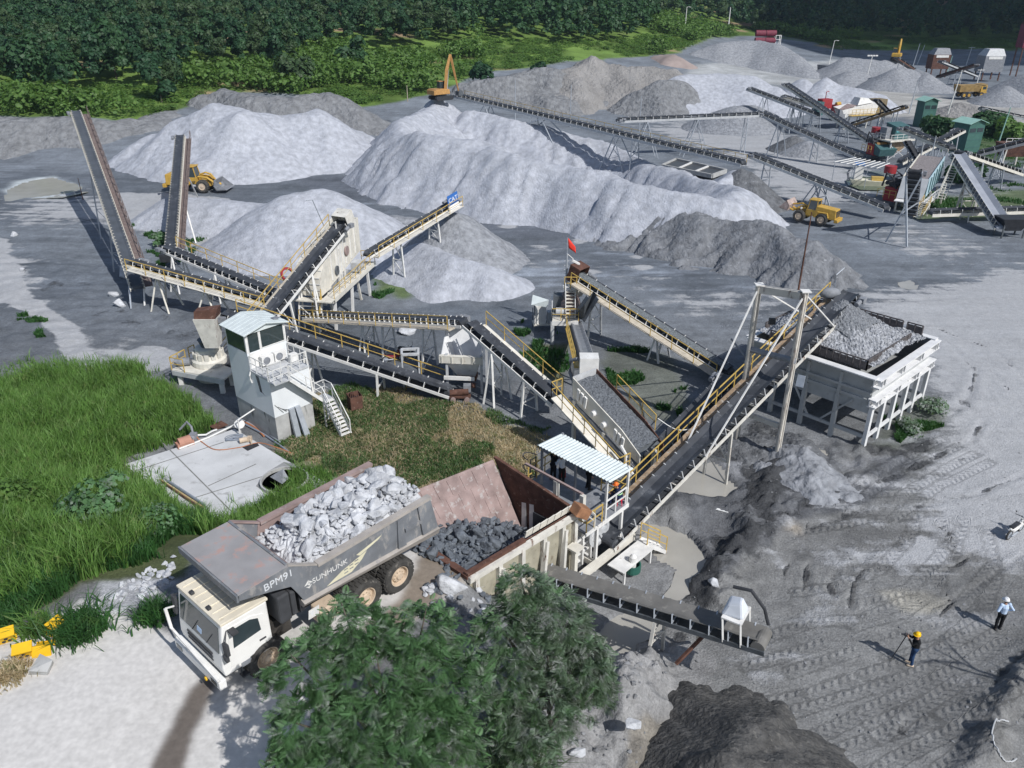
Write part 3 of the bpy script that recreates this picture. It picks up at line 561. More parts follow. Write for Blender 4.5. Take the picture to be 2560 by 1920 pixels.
for lab, poly, lv in PUD:
    cx = np.mean([p[0] for p in poly]); cy = np.mean([p[1] for p in poly])
    m = MB(); m.add([G(cx+(a-cx)*1.15, cy+(b-cy)*1.15, lv) for a, b in poly], [tuple(range(len(poly)))])
    o = m.build('puddle', watermat); o['kind'] = 'structure'; o['label'] = lab
# ================================================================== stockpiles
PILES = []
def pile(name, label, crest, m, tan=.72, rnd=1.0, amp=.35, seed=1, cat='pile', gully=.25, group=None, base=None):
    """crest: photo points with crest heights (px,py,z) or ('w',x,y,z)"""
    P = []
    for c in crest:
        if c[0] == 'w': P.append(Vector(c[1:]))
        else: P.append(G(c[0], c[1], c[2]))
    def zf(x, y):
        best = np.full(x.shape, -99.0)
        segs = list(zip(P[:-1], P[1:])) if len(P) > 1 else [(P[0], P[0]+Vector((.01, 0, 0)))]
        wx = x+fbm(x*.12, y*.12, seed+5, 3)*5*amp/.35*.6; wy = y+fbm(x*.12+40, y*.12, seed+6, 3)*5*amp/.35*.6
        cum = 0.0
        for a, b in segs:
            d = b-a; L2 = max(d.x*d.x+d.y*d.y, 1e-6); t = np.clip(((wx-a.x)*d.x+(wy-a.y)*d.y)/L2, 0, 1)
            dd = np.hypot(wx-a.x-d.x*t, wy-a.y-d.y*t); zc = a.z+(b.z-a.z)*t
            z = zc-tan*(np.sqrt(dd*dd+rnd*rnd)-rnd)
            ang = np.arctan2(wy-a.y-d.y*t, wx-a.x-d.x*t); ph = (cum+t*math.sqrt(L2))*.5+ang*2.6; dn = np.clip(dd/4, 0, 1)
            ph = ph+fbm(x*.25, y*.25, seed+12, 3)*1.3; g1 = (1-2*np.abs(vnoise(ph*.9+seed, dd*.05, seed+9)-.5))**5; g2 = (1-2*np.abs(vnoise(ph*2.9, dd*.1, seed+10)-.5))**4
            z = z-gully*dn*(g1*.55+g2*.25-.1); cum += math.sqrt(L2)
            best = np.maximum(best, z)
        return best+fbm(x*.3, y*.3, seed, 4)*amp*1.6+fbm(x*1.1, y*1.1, seed+2, 5, .68)*amp*.85
    rad = max(p.z for p in P)/tan+5; x0 = min(p.x for p in P)-rad; x1 = max(p.x for p in P)+rad; y0 = min(p.y for p in P)-rad; y1 = max(p.y for p in P)+rad
    ym = sum(p.y for p in P)/len(P); st = max(.16, ym*.0042); st = max(st, math.sqrt((x1-x0)*(y1-y0)/90000))
    xs = np.arange(x0, x1, st); yy = np.arange(y0, y1, st); X, Y = np.meshgrid(xs, yy); Z = zf(X, Y); HH = H(X, Y)
    keep = Z > HH-.45; A = np.arange(X.size).reshape(X.shape)
    kf = keep[:-1, :-1] | keep[:-1, 1:] | keep[1:, 1:] | keep[1:, :-1]
    F = np.stack([A[:-1, :-1], A[:-1, 1:], A[1:, 1:], A[1:, :-1]], -1)[kf]
    used, inv = np.unique(F, return_inverse=True); c = sum(P, Vector((0, 0, 0)))/len(P); c.z = 0
    v = np.stack([X, Y, np.maximum(Z, HH-1.2)], -1).reshape(-1, 3)[used]-np.array(c)
    o = npmesh(name, v, inv.reshape(F.shape), m, smooth=True); o.location = c
    tag(o, label, cat, group); PILES.append(zf); return o
def surf(x, y):
    z = Hz(x, y); xx = np.array([float(x)]); yy = np.array([float(y)])
    for f in PILES: z = max(z, float(f(xx, yy)[0]))
    return z
sandpale = mat('pale_quarry_sand', (.385, .40, .44), .95, var=.2, scale=1.4, col2=(.31, .32, .35), thr=.60, bump=.5, bscale=4.5, det=9, spec=.15)
sandmid = mat('grey_quarry_sand', (.26, .27, .29), .95, var=.25, scale=1.6, col2=(.18, .187, .2), thr=.57, bump=.6, bscale=2.5, det=9, spec=.15)
sandgrey = mat('grey_tailings', (.20, .205, .213), .95, var=.25, scale=.9, col2=(.14, .14, .142), thr=.58, bump=.7, bscale=1.2, det=9, spec=.15)
sandtan = mat('tan_overburden', (.25, .242, .235), .95, var=.2, scale=.3, col2=(.175, .17, .165), thr=.58, bump=.7, bscale=1.2, det=9, spec=.15)
sanddark = mat('dark_wet_sand', (.125, .13, .138), .9, var=.3, scale=1.4, col2=(.26, .268, .285), thr=.58, bump=.7, bscale=3, det=9, spec=.2)
sandbrown = mat('dark_brown_sand', (.085, .083, .08), .95, var=.3, scale=2.2, col2=(.17, .163, .15), thr=.58, bump=.7, bscale=5, det=9)
pile('stockpile', 'huge pale stone-dust ridge below the long conveyor, excavator at its top end', [('w',*AT(1105,250,146)),(1108,262,7.0),(1010,300,7.2),(1000,335,6.4),(1090,335,7.4),(1190,352,7.2),(1310,380,6.8),(1450,415,6.0),(1580,450,5.6),(1700,480,5.2),(1810,500,4.8),(1850,470,4.2),(1760,440,2.6),(1600,392,2.2),(1450,342,3.6),(1320,305,5.2),(1190,278,6.4)], sandpale, .80, 1.2, .6, 3, gully=1.5)
pile('sand_bank', 'dark slumped sand bank with gullies at the right end of the pale ridge', [(1640,515,3.3),(1720,530,3.6),(1810,546,3.7),(1900,566,3.6),(1990,594,3.3),(2060,624,2.5)], mat('slumped_sand', (.175, .182, .195), .95, var=.3, scale=1.2, col2=(.28, .288, .305), thr=.58, bump=.6, bscale=3, det=9), .72, .7, .9, 8, gully=2.3)
pile('stockpile', 'wide white double-humped dust pile behind the yellow wheel loader', [(400,330,4.5),(470,290,7.2),(535,260,8.9),(600,275,8.4),(690,290,7.0),(775,270,7.9),(830,300,6)], sandpale, .68, 1.8, .5, 12, gully=.9)
pile('stockpile', 'white dust pile behind the screening tower, low apron running left', [('w',-41,96,2.6),('w',-36,95,2.7),('w',-30,93,2.5),('w',-25,90,3.4),(730,490,5.3),(800,475,5.6),(850,510,4.4)], sandpale, .6, 1.8, .3, 17, gully=.4)
pile('stockpile', 'pointed grey gravel cone under the conveyor with the blue sign', [(1148,528,5.0)], sandmid, .74, .8, .3, 22, gully=.5)
pile('stockpile', 'low pale sand tongue in front of the pointed gravel cone', [(1060,610,2.6),(1130,640,2.6),(1230,670,2.0)], sandpale, .6, .7, .3, 23, gully=.4)
pile('stockpile', 'small grey sand hump between the white pile and the haul yard', [(985,540,1.8),(1010,545,1.6)], sandmid, .5, 1.2, .2, 24)
pile('spoil_bank', 'long grey tailings bank behind the tall left stacker', [('w',-140,146,4.6),(0,292,5.2),(100,290,5.2),(200,291,5.0),(290,306,4.2),(400,285,4.2),(450,272,4.4)], sandgrey, .55, 1.5, .7, 31, gully=.4)
pile('spoil_bank', 'grey tailings ridge behind the double-humped white pile', [(520,240,6),(570,225,7.0),(640,238,6.6),(720,240,6.4),(800,230,6.7),(870,252,5.2),(930,285,3)], sandgrey, .7, 1.4, .9, 33, gully=.8)
pile('spoil_bank', 'jagged grey overburden ridge behind the excavator conveyor', [(1190,200,6.5),(1280,185,7.5),(1350,168,8.8),(1390,172,8.6),(1440,195,6.5)], sandgrey, .75, .9, 1.0, 35, gully=1.0)
pile('spoil_bank', 'tan pointed spoil heap right of the jagged grey ridge', [(1400,178,8),(1460,165,8.6),(1497,142,10.5),(1530,160,9),(1600,168,8.4),(1700,172,8)], sandtan, .75, .6, 1.0, 37, gully=.9)
pile('stockpile', 'broad pale dust pile with a scooped grey left face behind the level conveyor', [(1700,190,7.2),(1800,184,7.5),(1880,190,7.2),(1930,215,5.4)], sandpale, .7, 1.6, .35, 41, gully=.5)
pile('stockpile', 'grey-faced end of the broad pale pile', [(1600,225,4.6),(1650,200,6.6),(1690,200,6.6)], sandgrey, .75, 1.2, .5, 42, gully=.8)
pile('stockpile', 'big blue-grey gravel pile farthest back near the maroon tanks', [(1740,125,6.5),(1800,106,8.8),(1850,102,9.2),(1900,102,9.2),(1940,110,8.6),(1990,140,5.5),(2020,165,3)], sandmid, .68, 1.5, .4, 44, gully=.3)
pile('stockpile', 'pale pointed dust pile left of the twin behind the crossing conveyors', [(2010,197,6.2)], sandpale, .75, .7, .3, 46, gully=.5)
pile('stockpile', 'pale dust pile running right from a sharp peak behind the mobile crusher', [(2073,194,6.6),(2110,212,5.2),(2160,222,4.6),(2210,238,3.4)], sandpale, .72, .7, .35, 47, gully=.6)
pile('stockpile', 'grey gravel cone with a far excavator standing on top', [(2240,170,4.9),(2275,172,4.6)], sandmid, .6, .8, .3, 48, gully=.4)
pile('stockpile', 'blue-grey double gravel pile right of the far dump truck', [(2115,143,5.6),(2140,144,5.5),(2200,152,4.8),(2228,146,5.2)], sandmid, .6, .9, .35, 49)
pile('stockpile', 'low gravel pile below the double pile', [(2120,175,3.4),(2150,178,3)], sandmid, .55, .9, .3, 50)
pile('stockpile', 'grey gravel pile between the far excavator cone and the rusty screen', [(2290,172,4.2),(2320,185,3.6)], sandmid, .6, .9, .3, 51)
pile('stockpile', 'pale gravel cone at the right edge beside the yellow truck', [(2515,214,3.6)], sandmid, .55, .7, .25, 52)
pile('stockpile', 'grey gravel pile at the far right edge behind the pale cone', [(2570,184,5.0),(2620,190,5)], sandmid, .55, .9, .3, 53)
pile('stockpile', 'dark sand cone under the joined conveyor heads', [(1862,420,4.4),(1880,430,4.0)], sanddark, .8, .5, .25, 54, gully=.6)
pile('stockpile', 'pale dust cone touching the dark sand cone on its left', [(1835,425,4.0),(1800,450,3.2)], sandpale, .75, .6, .3, 55, gully=.6)
pile('stockpile', 'dark little cone on the yard between conveyor legs', [(1990,338,2.1)], sanddark, .6, .4, .15, 56)
pile('stockpile', 'pale little cone beside the dark little cone', [(2022,352,1.7)], sandmid, .5, .5, .15, 57)
pile('stockpile', 'smooth domed grey pile behind the level conveyor', [(1840,266,3.6),(1875,264,3.6)], sandmid, .5, 2.5, .15, 58)
pile('stockpile', 'tan earth heap beside the utility poles on the right', [(2395,255,2.6),(2430,262,2.2)], sandtan, .6, .8, .4, 59)
pile('stockpile', 'pink earth heap left of the big far gravel pile', [(1650,140,6),(1690,135,7),(1700,150,5)], mat('pink_overburden', (.30, .245, .225), .95, var=.2, scale=.3), .7, .8, .6, 60)
pile('earth_mound', 'rutted dark mud mound at the foot of the white frame', [(1880,1130,.5),(1935,1105,.95),(1990,1140,.8)], sanddark, .5, .6, .9, 62, cat='mound', gully=.5)
pile('earth_mound', 'pale washed-out sand fan right of the white frame foot', [(2010,1125,.8),(2040,1170,.7),(2070,1200,.45)], sandmid, .3, .5, .8, 63, cat='mound', gully=1.2)
pile('stockpile', 'dark brown sand heap at the bottom edge of the yard', [(1870,1785,2.9),(1800,1870,3.7),(1930,1885,3.2)], sandbrown, .75, .6, .5, 66, gully=.7)
# ================================================================== vegetation
def blades(n, xy, hmin, hmax, wid, zfun, lean=.35, seed=1):
    r = np.random.default_rng(seed); x, y = xy; z = zfun(x, y); k = len(x)
    h = r.uniform(hmin, hmax, k)*np.clip(.5+1.3*(fbm(x*.4, y*.4, seed+50, 3)+.5), .35, 1.5); a = r.uniform(0, 2*np.pi, k); ln = r.uniform(.1, lean, k)*h; w2 = wid*r.uniform(.6, 1.3, k)/2
    b = r.uniform(0, np.pi, k); dx = np.cos(b)*w2; dy = np.sin(b)*w2; lx = np.cos(a)*ln; ly = np.sin(a)*ln
    p0 = np.stack([x-dx, y-dy, z-.05], -1); p1 = np.stack([x+dx, y+dy, z-.05], -1)
    p2 = np.stack([x+dx*.8+lx*.35, y+dy*.8+ly*.35, z+h*.6], -1); p3 = np.stack([x-dx*.8+lx*.35, y-dy*.8+ly*.35, z+h*.6], -1)
    p4 = np.stack([x+lx*1.2, y+ly*1.2, z+h*np.where(ln > .3*h, .9, 1.0)], -1)
    v = np.stack([p0, p1, p2, p3, p4], 1).reshape(-1, 3); i = np.arange(k)[:, None]*5
    f = np.concatenate([i+np.array([[0, 1, 2]]), i+np.array([[0, 2, 3]]), i+np.array([[3, 2, 4]])]); return v, f
def scatter(poly, n, seed, z=0.0, soft=18, pat=None, thr=0.0):
    """n random ground spots inside a photo outline (denser where the noise pattern is high)"""
    r = np.random.default_rng(seed); xs = []; ys_ = []
    P = [G(a, min(max(b, 300), 1960), z) for a, b in poly]; x0, x1 = min(p.x for p in P)-2, max(p.x for p in P)+2; y0, y1 = max(4, min(p.y for p in P)-3), max(p.y for p in P)+3
    tot = 0
    while tot < n:
        x = r.uniform(x0, x1, n*3); y = r.uniform(y0, y1, n*3); zz = zgrid(x, y); a, b = PX(x, y, zz)
        k = inpoly(a+fbm(x*.4, y*.4, seed, 3)*soft*5, b+fbm(x*.4+9, y*.4, seed+1, 3)*soft*4, poly)
        if pat: k &= (fbm(x*pat, y*pat, seed+3, 3) > thr)
        xs.append(x[k]); ys_.append(y[k]); tot += k.sum()
        if k.sum() == 0: break
    return np.concatenate(xs)[:n], np.concatenate(ys_)[:n]
def zgrid(x, y):
    j = np.clip(np.searchsorted(ys, y)-1, 0, nr-2); i = np.clip((x/(y+6)-ss[0])/SST, 0, nc-1.01).astype(int); return TZ[j, i]
LG = [(-200,1545),(0,1530),(120,1480),(210,1440),(330,1400),(450,1330),(520,1350),(600,1330),(480,1310),(400,1250),(305,1165),(440,1112),(560,1066),(500,1020),(420,960),(330,935),(150,940),(0,955),(-200,960)]
v1, f1 = blades(0, scatter(LG, 66000, 101, 1.5), .45, 1.4, .05, zgrid, .55, 1)
v2, f2 = blades(0, scatter([(a, b-25) for a, b in LG], 9000, 102, 1.5, 40), .2, .8, .05, zgrid, .8, 7); f1 = np.concatenate([f1, f2+len(v1)]); v1 = np.concatenate([v1, v2])
o = npmesh('tall_grass', v1, f1, grass_tall); o['kind'] = 'stuff'; o['label'] = 'tall bright green grass covering the slope left of the truck'
LD = [(-200,1590),(0,1570),(215,1460),(440,1360),(540,1340),(500,1260),(330,1240),(0,1330),(-200,1350)]
v1, f1 = blades(0, scatter(LD, 22000, 103, 3.4), .3, .8, .05, zgrid, .7, 2)
o = npmesh('dark_grass', v1, f1, grass_dark); o['kind'] = 'stuff'; o['label'] = 'darker low grass at the edge of the haul road'
BG = [(560,1340),(640,1270),(700,1215),(750,1190),(830,1215),(870,1260),(760,1320),(640,1350)]
v1, f1 = blades(0, scatter(BG, 9000, 105, 1.5), .4, 1.1, .05, zgrid, .6, 3)
o = npmesh('grass_strip', v1, f1, grass_tall); o['kind'] = 'stuff'; o['label'] = 'green grass between the concrete pad and the truck body'
DG = [(690,1140),(720,1050),(800,985),(860,970),(1000,990),(1200,1030),(1350,1080),(1350,1200),(1230,1170),(1000,1230),(830,1200)]
v1, f1 = blades(0, scatter(DG, 34000, 107, 0), .05, .2, .05, zgrid, 1.6, 4)
o = npmesh('dry_grass', v1, f1, grass_dry); o['kind'] = 'stuff'; o['label'] = 'flattened straw-coloured grass in front of the conveyors'
v1, f1 = blades(0, scatter(DG, 30000, 108, 0, pat=.3, thr=-.13), .08, .28, .06, zgrid, .9, 5)
o = npmesh('green_weeds', v1, f1, leafmat('weed_blade', (.075, .14, .045), .4, (.15, .17, .07), .55)); o['kind'] = 'stuff'; o['label'] = 'low green weeds among the straw-coloured grass'
sc = [([(1500,880),(1660,890),(1720,960),(1700,1060),(1560,1030)], 2600), ([(1320,860),(1420,850),(1410,970),(1330,940)], 900), ([(2230,1010),(2340,985),(2375,1040),(2240,1130),(2170,1110)], 2600), ([(930,680),(1030,690),(1050,740),(940,745)], 1200), ([(430,590),(520,600),(500,660),(400,640)], 1200), ([(2250,470),(2700,470),(2700,545),(2300,545)], 5000), ([(2310,300),(2400,290),(2560,330),(2700,420),(2480,400),(2330,360)], 5000), ([(330,560),(420,600),(440,690),(400,660)], 2500), ([(20,790),(120,800),(130,830),(30,820)], 1200), ([(1300,840),(1330,800),(1370,850),(1340,900)], 1500)]
vv = []; ff = []; off = 0
for i, (pl, k) in enumerate(sc):
    v1, f1 = blades(0, scatter(pl, k, 120+i, 0, pat=.35, thr=.02), .12, .42, .09+.001*max(0, 60-pl[0][1]*.05), zgrid, .8, 20+i); vv.append(v1); ff.append(f1+off); off += len(v1)
o = npmesh('weed_patches', np.concatenate(vv), np.concatenate(ff), grass_dark); o['kind'] = 'stuff'; o['label'] = 'patches of low weeds scattered over the yard'
# trees of the wooded hill: crowns of leaf clumps
def crown_np(seed, h, r0, nq, size, conic=.0, low=.22, jit=.38):
    r = np.random.default_rng(seed); nb = 8
    bc = np.stack([r.normal(0, r0*.40, nb), r.normal(0, r0*.40, nb), r.uniform(low*h+r0*.3, h*.86, nb)], -1)
    fac = 1-np.abs((bc[:, 2]/h-.5))*1.0; bc[:, :2] *= np.clip(fac, .3, 1)[:, None]; br = r0*r.uniform(.45, .75, nb)*np.clip(fac, .5, 1)
    k = r.choice(nb, nq, p=br**2/np.sum(br**2)); d = r.normal(size=(nq, 3)); d /= np.linalg.norm(d, axis=1)[:, None]
    d[:, 2] = np.where(d[:, 2] < -.3, -d[:, 2], d[:, 2])
    c = bc[k]+d*(br[k]*r.uniform(.8, 1.06, nq))[:, None]*np.array([1, 1, .95])
    nrm = d+np.array([0, 0, .25])+r.normal(0, jit, (nq, 3)); nrm /= np.linalg.norm(nrm, axis=1)[:, None]
    t = np.cross(nrm, r.normal(size=(nq, 3))); t /= np.linalg.norm(t, axis=1)[:, None]; b = np.cross(nrm, t); s = size*r.uniform(.5, 1.2, nq)[:, None]
    v = np.stack([c-t*s-b*s*.45, c+t*s*.2-b*s*.75, c+t*s+b*s*.3, c-t*s*.1+b*s*.8], 1).reshape(-1, 3)
    return v, np.arange(nq*4).reshape(-1, 4)
FL = [(-400,280),(0,272),(160,270),(210,228),(330,232),(400,236),(420,262),(445,262),(452,205),(600,200),(700,205),(760,158),(900,142),(1000,134),(1200,112),(1400,118),(1600,110),(1650,62),(1900,84),(2000,96),(2100,104),(2300,112),(2560,112),(3000,112)]
fx_, fy_ = [p[0] for p in FL], [p[1] for p in FL]
r = np.random.default_rng(5); X = r.uniform(-420, 560, 60000); Y = r.uniform(165, 640, 60000); Zt = zgrid(X, Y); a, b = PX(X, Y, Zt)
lim = np.interp(a, fx_, fy_); lim = np.minimum(lim, lim-8+fbm(X*.06, Y*.06, 9, 3)*22)
k = (b < lim) & (a > -260) & (a < 2820) & (b > -160) & ~((np.abs(X/Y+.5) < .03) & (Y > 300))
X, Y, Zt, a, b = X[k], Y[k], Zt[k], a[k], b[k]
order = np.argsort(Y); sel = []; cell = {}
for i in order:                      # keep trunks a few metres apart
    sp = 3.3 if Y[i] < 330 else 4.4; c = (int(X[i]//sp), int(Y[i]//sp))
    if any(((X[i]-X[j])**2+(Y[i]-Y[j])**2) < sp*sp for dx in (-1, 0, 1) for dy in (-1, 0, 1) for j in cell.get((c[0]+dx, c[1]+dy, sp), ())): continue
    cell.setdefault((c[0], c[1], sp), []).append(i); sel.append(i)
sel = np.array(sel)
inview = (a[sel] > -15) & (a[sel] < 2575) & (b[sel] > 0)
near = sel[inview]
# what shows largest: trees whose crown stands clear of those in front of it
near = near[np.argsort(Y[near])][:295]; nearset = set(near.tolist())
protos = []
for s_ in range(7):
    hh = 9.5+(s_ % 4)*1.1; v, f = crown_np(300+s_, hh, 1.9+.25*(s_ % 3), 900, .32); m = forestm[s_ % 3]
    root = thing('forest_tree', 'tree at the front of the wooded hillside, among many alike', 'tree', (0, 0, -500), 'trees of the wooded hillside')
    cr = npmesh('crown', v, f, m, root)
    tb = MB(); tb.path([(0, 0, -.6), (.05, .03, hh*.3), (-.1, .1, hh*.6)], [.16, .12, .05], 6)
    for q in range(3): tb.path([(0, 0, hh*(.25+.1*q)), (math.cos(q*2.1)*.9, math.sin(q*2.1)*.9, hh*(.45+.1*q))], [.07, .03], 5)
    tb.build('trunk', bark, root); protos.append(root)
usedp = set()
for i in near:
    s_ = int(r.integers(0, 7)); sc_ = float(r.uniform(.75, 1.2))*(1.0 if a[i] > 60 else 1.0); root = protos[s_]
    if s_ not in usedp: usedp.add(s_); o = root; o.location = (X[i], Y[i], Zt[i]); o.rotation_euler.z = float(r.uniform(0, 6)); o.scale = (sc_, sc_, sc_)
    else: dup(root, (X[i], Y[i], Zt[i]), float(r.uniform(0, 6)), None, (sc_, sc_, sc_*float(r.uniform(.9, 1.2))))
fv = [[], [], []]; fo = [0, 0, 0]; fq = [[], [], []]
simple = [crown_np(400+s_, 9.5+1.0*(s_ % 3), 2.0, 160, .64) for s_ in range(9)]
for i in sel:
    if int(i) in nearset: continue
    q = int(r.integers(0, 3)) if fbm(X[i]*.02, Y[i]*.02, 3, 2) < .1 else 1; v, f = simple[int(r.integers(0, 9))]; t = float(r.uniform(0, 6.28)); sc_ = float(r.uniform(.8, 1.3))
    c_, s2 = math.cos(t)*sc_, math.sin(t)*sc_
    w_ = np.empty_like(v); w_[:, 0] = v[:, 0]*c_-v[:, 1]*s2+X[i]; w_[:, 1] = v[:, 0]*s2+v[:, 1]*c_+Y[i]; w_[:, 2] = v[:, 2]*sc_+Zt[i]
    fv[q].append(w_)
vs = np.concatenate([np.concatenate(x) for x in fv if x]); ns = [sum(len(y) for y in x) for x in fv]
fo_ = npmesh('forest', vs, np.arange(len(vs)).reshape(-1, 4), forestm[0]); fo_.data.materials.append(forestm[1]); fo_.data.materials.append(forestm[2])
mi = np.repeat(np.arange(3), np.array(ns)//4).astype(np.int32); fo_.data.polygons.foreach_set('material_index', mi)
fo_['kind'] = 'stuff'; fo_['label'] = 'dense dark green forest covering the hill behind the quarry'
# scrub band on the green slope, one mass of bushes
X = r.uniform(-230, 240, 90000); Y = r.uniform(140, 430, 90000); Zt = zgrid(X, Y); a, b = PX(X, Y, Zt)
up = np.interp(a, fx_, fy_); lo = np.interp(a, [p[0] for p in GL], [p[1] for p in GL])
k = (b > up-14) & (b < lo-3) & (a > -260) & (a < 2800) & (fbm(X*.05, Y*.05, 21, 3) > -.16); X, Y, Zt = X[k][:2300], Y[k][:2300], Zt[k][:2300]
vv = []
for i in range(len(X)):
    t_ = .25 if fbm(X[i]*.04, Y[i]*.04, 22, 2) < .04 else .55
    v, f = crown_np(int(i % 11)+500, 1.0, .9, 100, .115, low=.0, jit=.6); s2 = float(r.uniform(.8, 2.2))*(1.0 if t_ < .3 else 1.7)
    vv.append(v*np.array([s2*1.3, s2*1.3, s2*t_*2.2])+np.array([X[i], Y[i], Zt[i]-.2]))
vs = np.concatenate(vv); so_ = npmesh('scrub', vs, np.arange(len(vs)).reshape(-1, 4), scrubm); so_['kind'] = 'stuff'; so_['label'] = 'bright green scrub and grass on the slope below the forest'
# bushes that stand out singly
def bush(px, py, z, w_, h_, label, m, seed, name='bush', cat='bush', nq=520, sz=.26):
    p = G(px, py, z); p.z = surf(p.x, p.y) if z == 0 else Hz(p.x, p.y); v, f = crown_np(seed, h_, w_/2, nq, sz*max(w_, h_)/4, low=.0)
    root = thing(name, label, cat, p); npmesh('crown', v, f, m, root)
    tb = MB(); tb.path([p+Vector((0, 0, -.3)), p+Vector((.05, 0, h_*.6))], [.06*h_**.5, .03], 6); tb.build('trunk', bark, root); return root
for (px, py, Y_, w_, h_, lab, mi_) in [
  (408,272,165,6,9,'dark round tree at the forest edge above the white double-humped pile',0),(745,222,185,8,9,'round olive tree alone on the green slope',2),(895,178,205,7,9,'round bushy tree right of the olive tree on the green slope',1),(1208,190,200,5,6,'dark bush on the grass behind the excavator arm',0),(1362,170,212,5,6,'dark bush under the bare tan cliff',0),(120,270,172,14,11,'broad tree at the left edge above the tailings bank',1),(300,236,185,11,12,'large pale green tree in front of the forest, left of the dark round tree',1)]:
    p = AT(px, py, Y_); z = zgrid(np.array([p.x]), np.array([p.y]))[0]; v, f = crown_np(px, h_, w_/2, 900, .55, low=.02)
    root = thing('slope_tree', lab, 'tree', (p.x, p.y, z)); npmesh('crown', v, f, forestm[mi_], root); MB().path([(p.x, p.y, z-.5), (p.x, p.y, z+h_*.6)], [.2, .06], 6).build('trunk', bark, root)
bush(395,612,0,2.0,1.6,'round dark bush beside the legs of the tall left stacker',leaf_fresh,801)
bush(2330,1035,0,2.2,.7,'low dusty bush at the right corner of the bin legs',leaf_dusty,802,sz=.2)
bush(2270,1080,0,1.8,.6,'low dusty bush in front of the bin legs',leaf_dusty,803,sz=.2)
bush(2335,345,0,6.5,3.0,'dark green tree clump below the mint-roofed hut',forestm[1],804,'hut_bush','bush',900,.4)
bush(2520,345,0,6,2.6,'green tree clump at the right edge behind the conveyors',scrubm,805,'hut_bush','bush',900,.4)
bush(2470,335,0,6,3.6,'green bush behind the leaning blue pole',forestm[1],806,'hut_bush','bush',700,.4)
bush(2400,455,0,5,2.0,'low dark bush under the right-hand stacker',forestm[0],807,'hut_bush','bush',500,.4)
bush(270,1330,3.1,3.4,1.9,'dark leafy shrub in the tall grass left of the dump body',leaf_fresh,808,nq=900,sz=.16)
bush(400,1330,3.1,2.4,1.3,'smaller leafy shrub beside the dark one, nearest the dump body',leaf_fresh,809,nq=600,sz=.16)
bush(60,1270,3.1,2.6,1.3,'yellow-green leafy shrub at the left edge of the grass',scrubm,810,nq=700,sz=.16)
def tuft(px, py, z, n_, h_, sp, label, m, seed):
    p = G(px, py, z); rr = np.random.default_rng(seed); x = rr.normal(p.x, sp, n_); y = rr.normal(p.y, sp, n_)
    v, f = blades(0, (x, y), h_*.5, h_, .055, lambda a_, b_: zgrid(a_, b_), 1.1, seed); v -= np.array([p.x, p.y, p.z])
    o = npmesh('grass_tuft', v, f, m); o.location = p; tag(o, label, 'grass tuft')
tuft(385,1545,4.5,420,.8,.30,'dark bushy grass tuft on pale rubble left of the truck cab',grass_dark,901)
tuft(205,1590,4.4,900,1.0,.42,'large dark grass tuft overhanging the road edge',grass_dark,902)
tuft(95,1585,4.4,300,.7,.3,'grass tuft behind the yellow brackets',grass_tall,903)
tuft(30,1690,4.5,420,.5,.3,'dry grass tuft at the left edge of the road',grass_dry,904)
tuft(1290,1890,4.0,900,1.1,.45,'grey-green reed tuft at the bottom edge between the trees',leafmat('reed_blade', (.12, .18, .10), .3, (.26, .28, .24), .5),905)
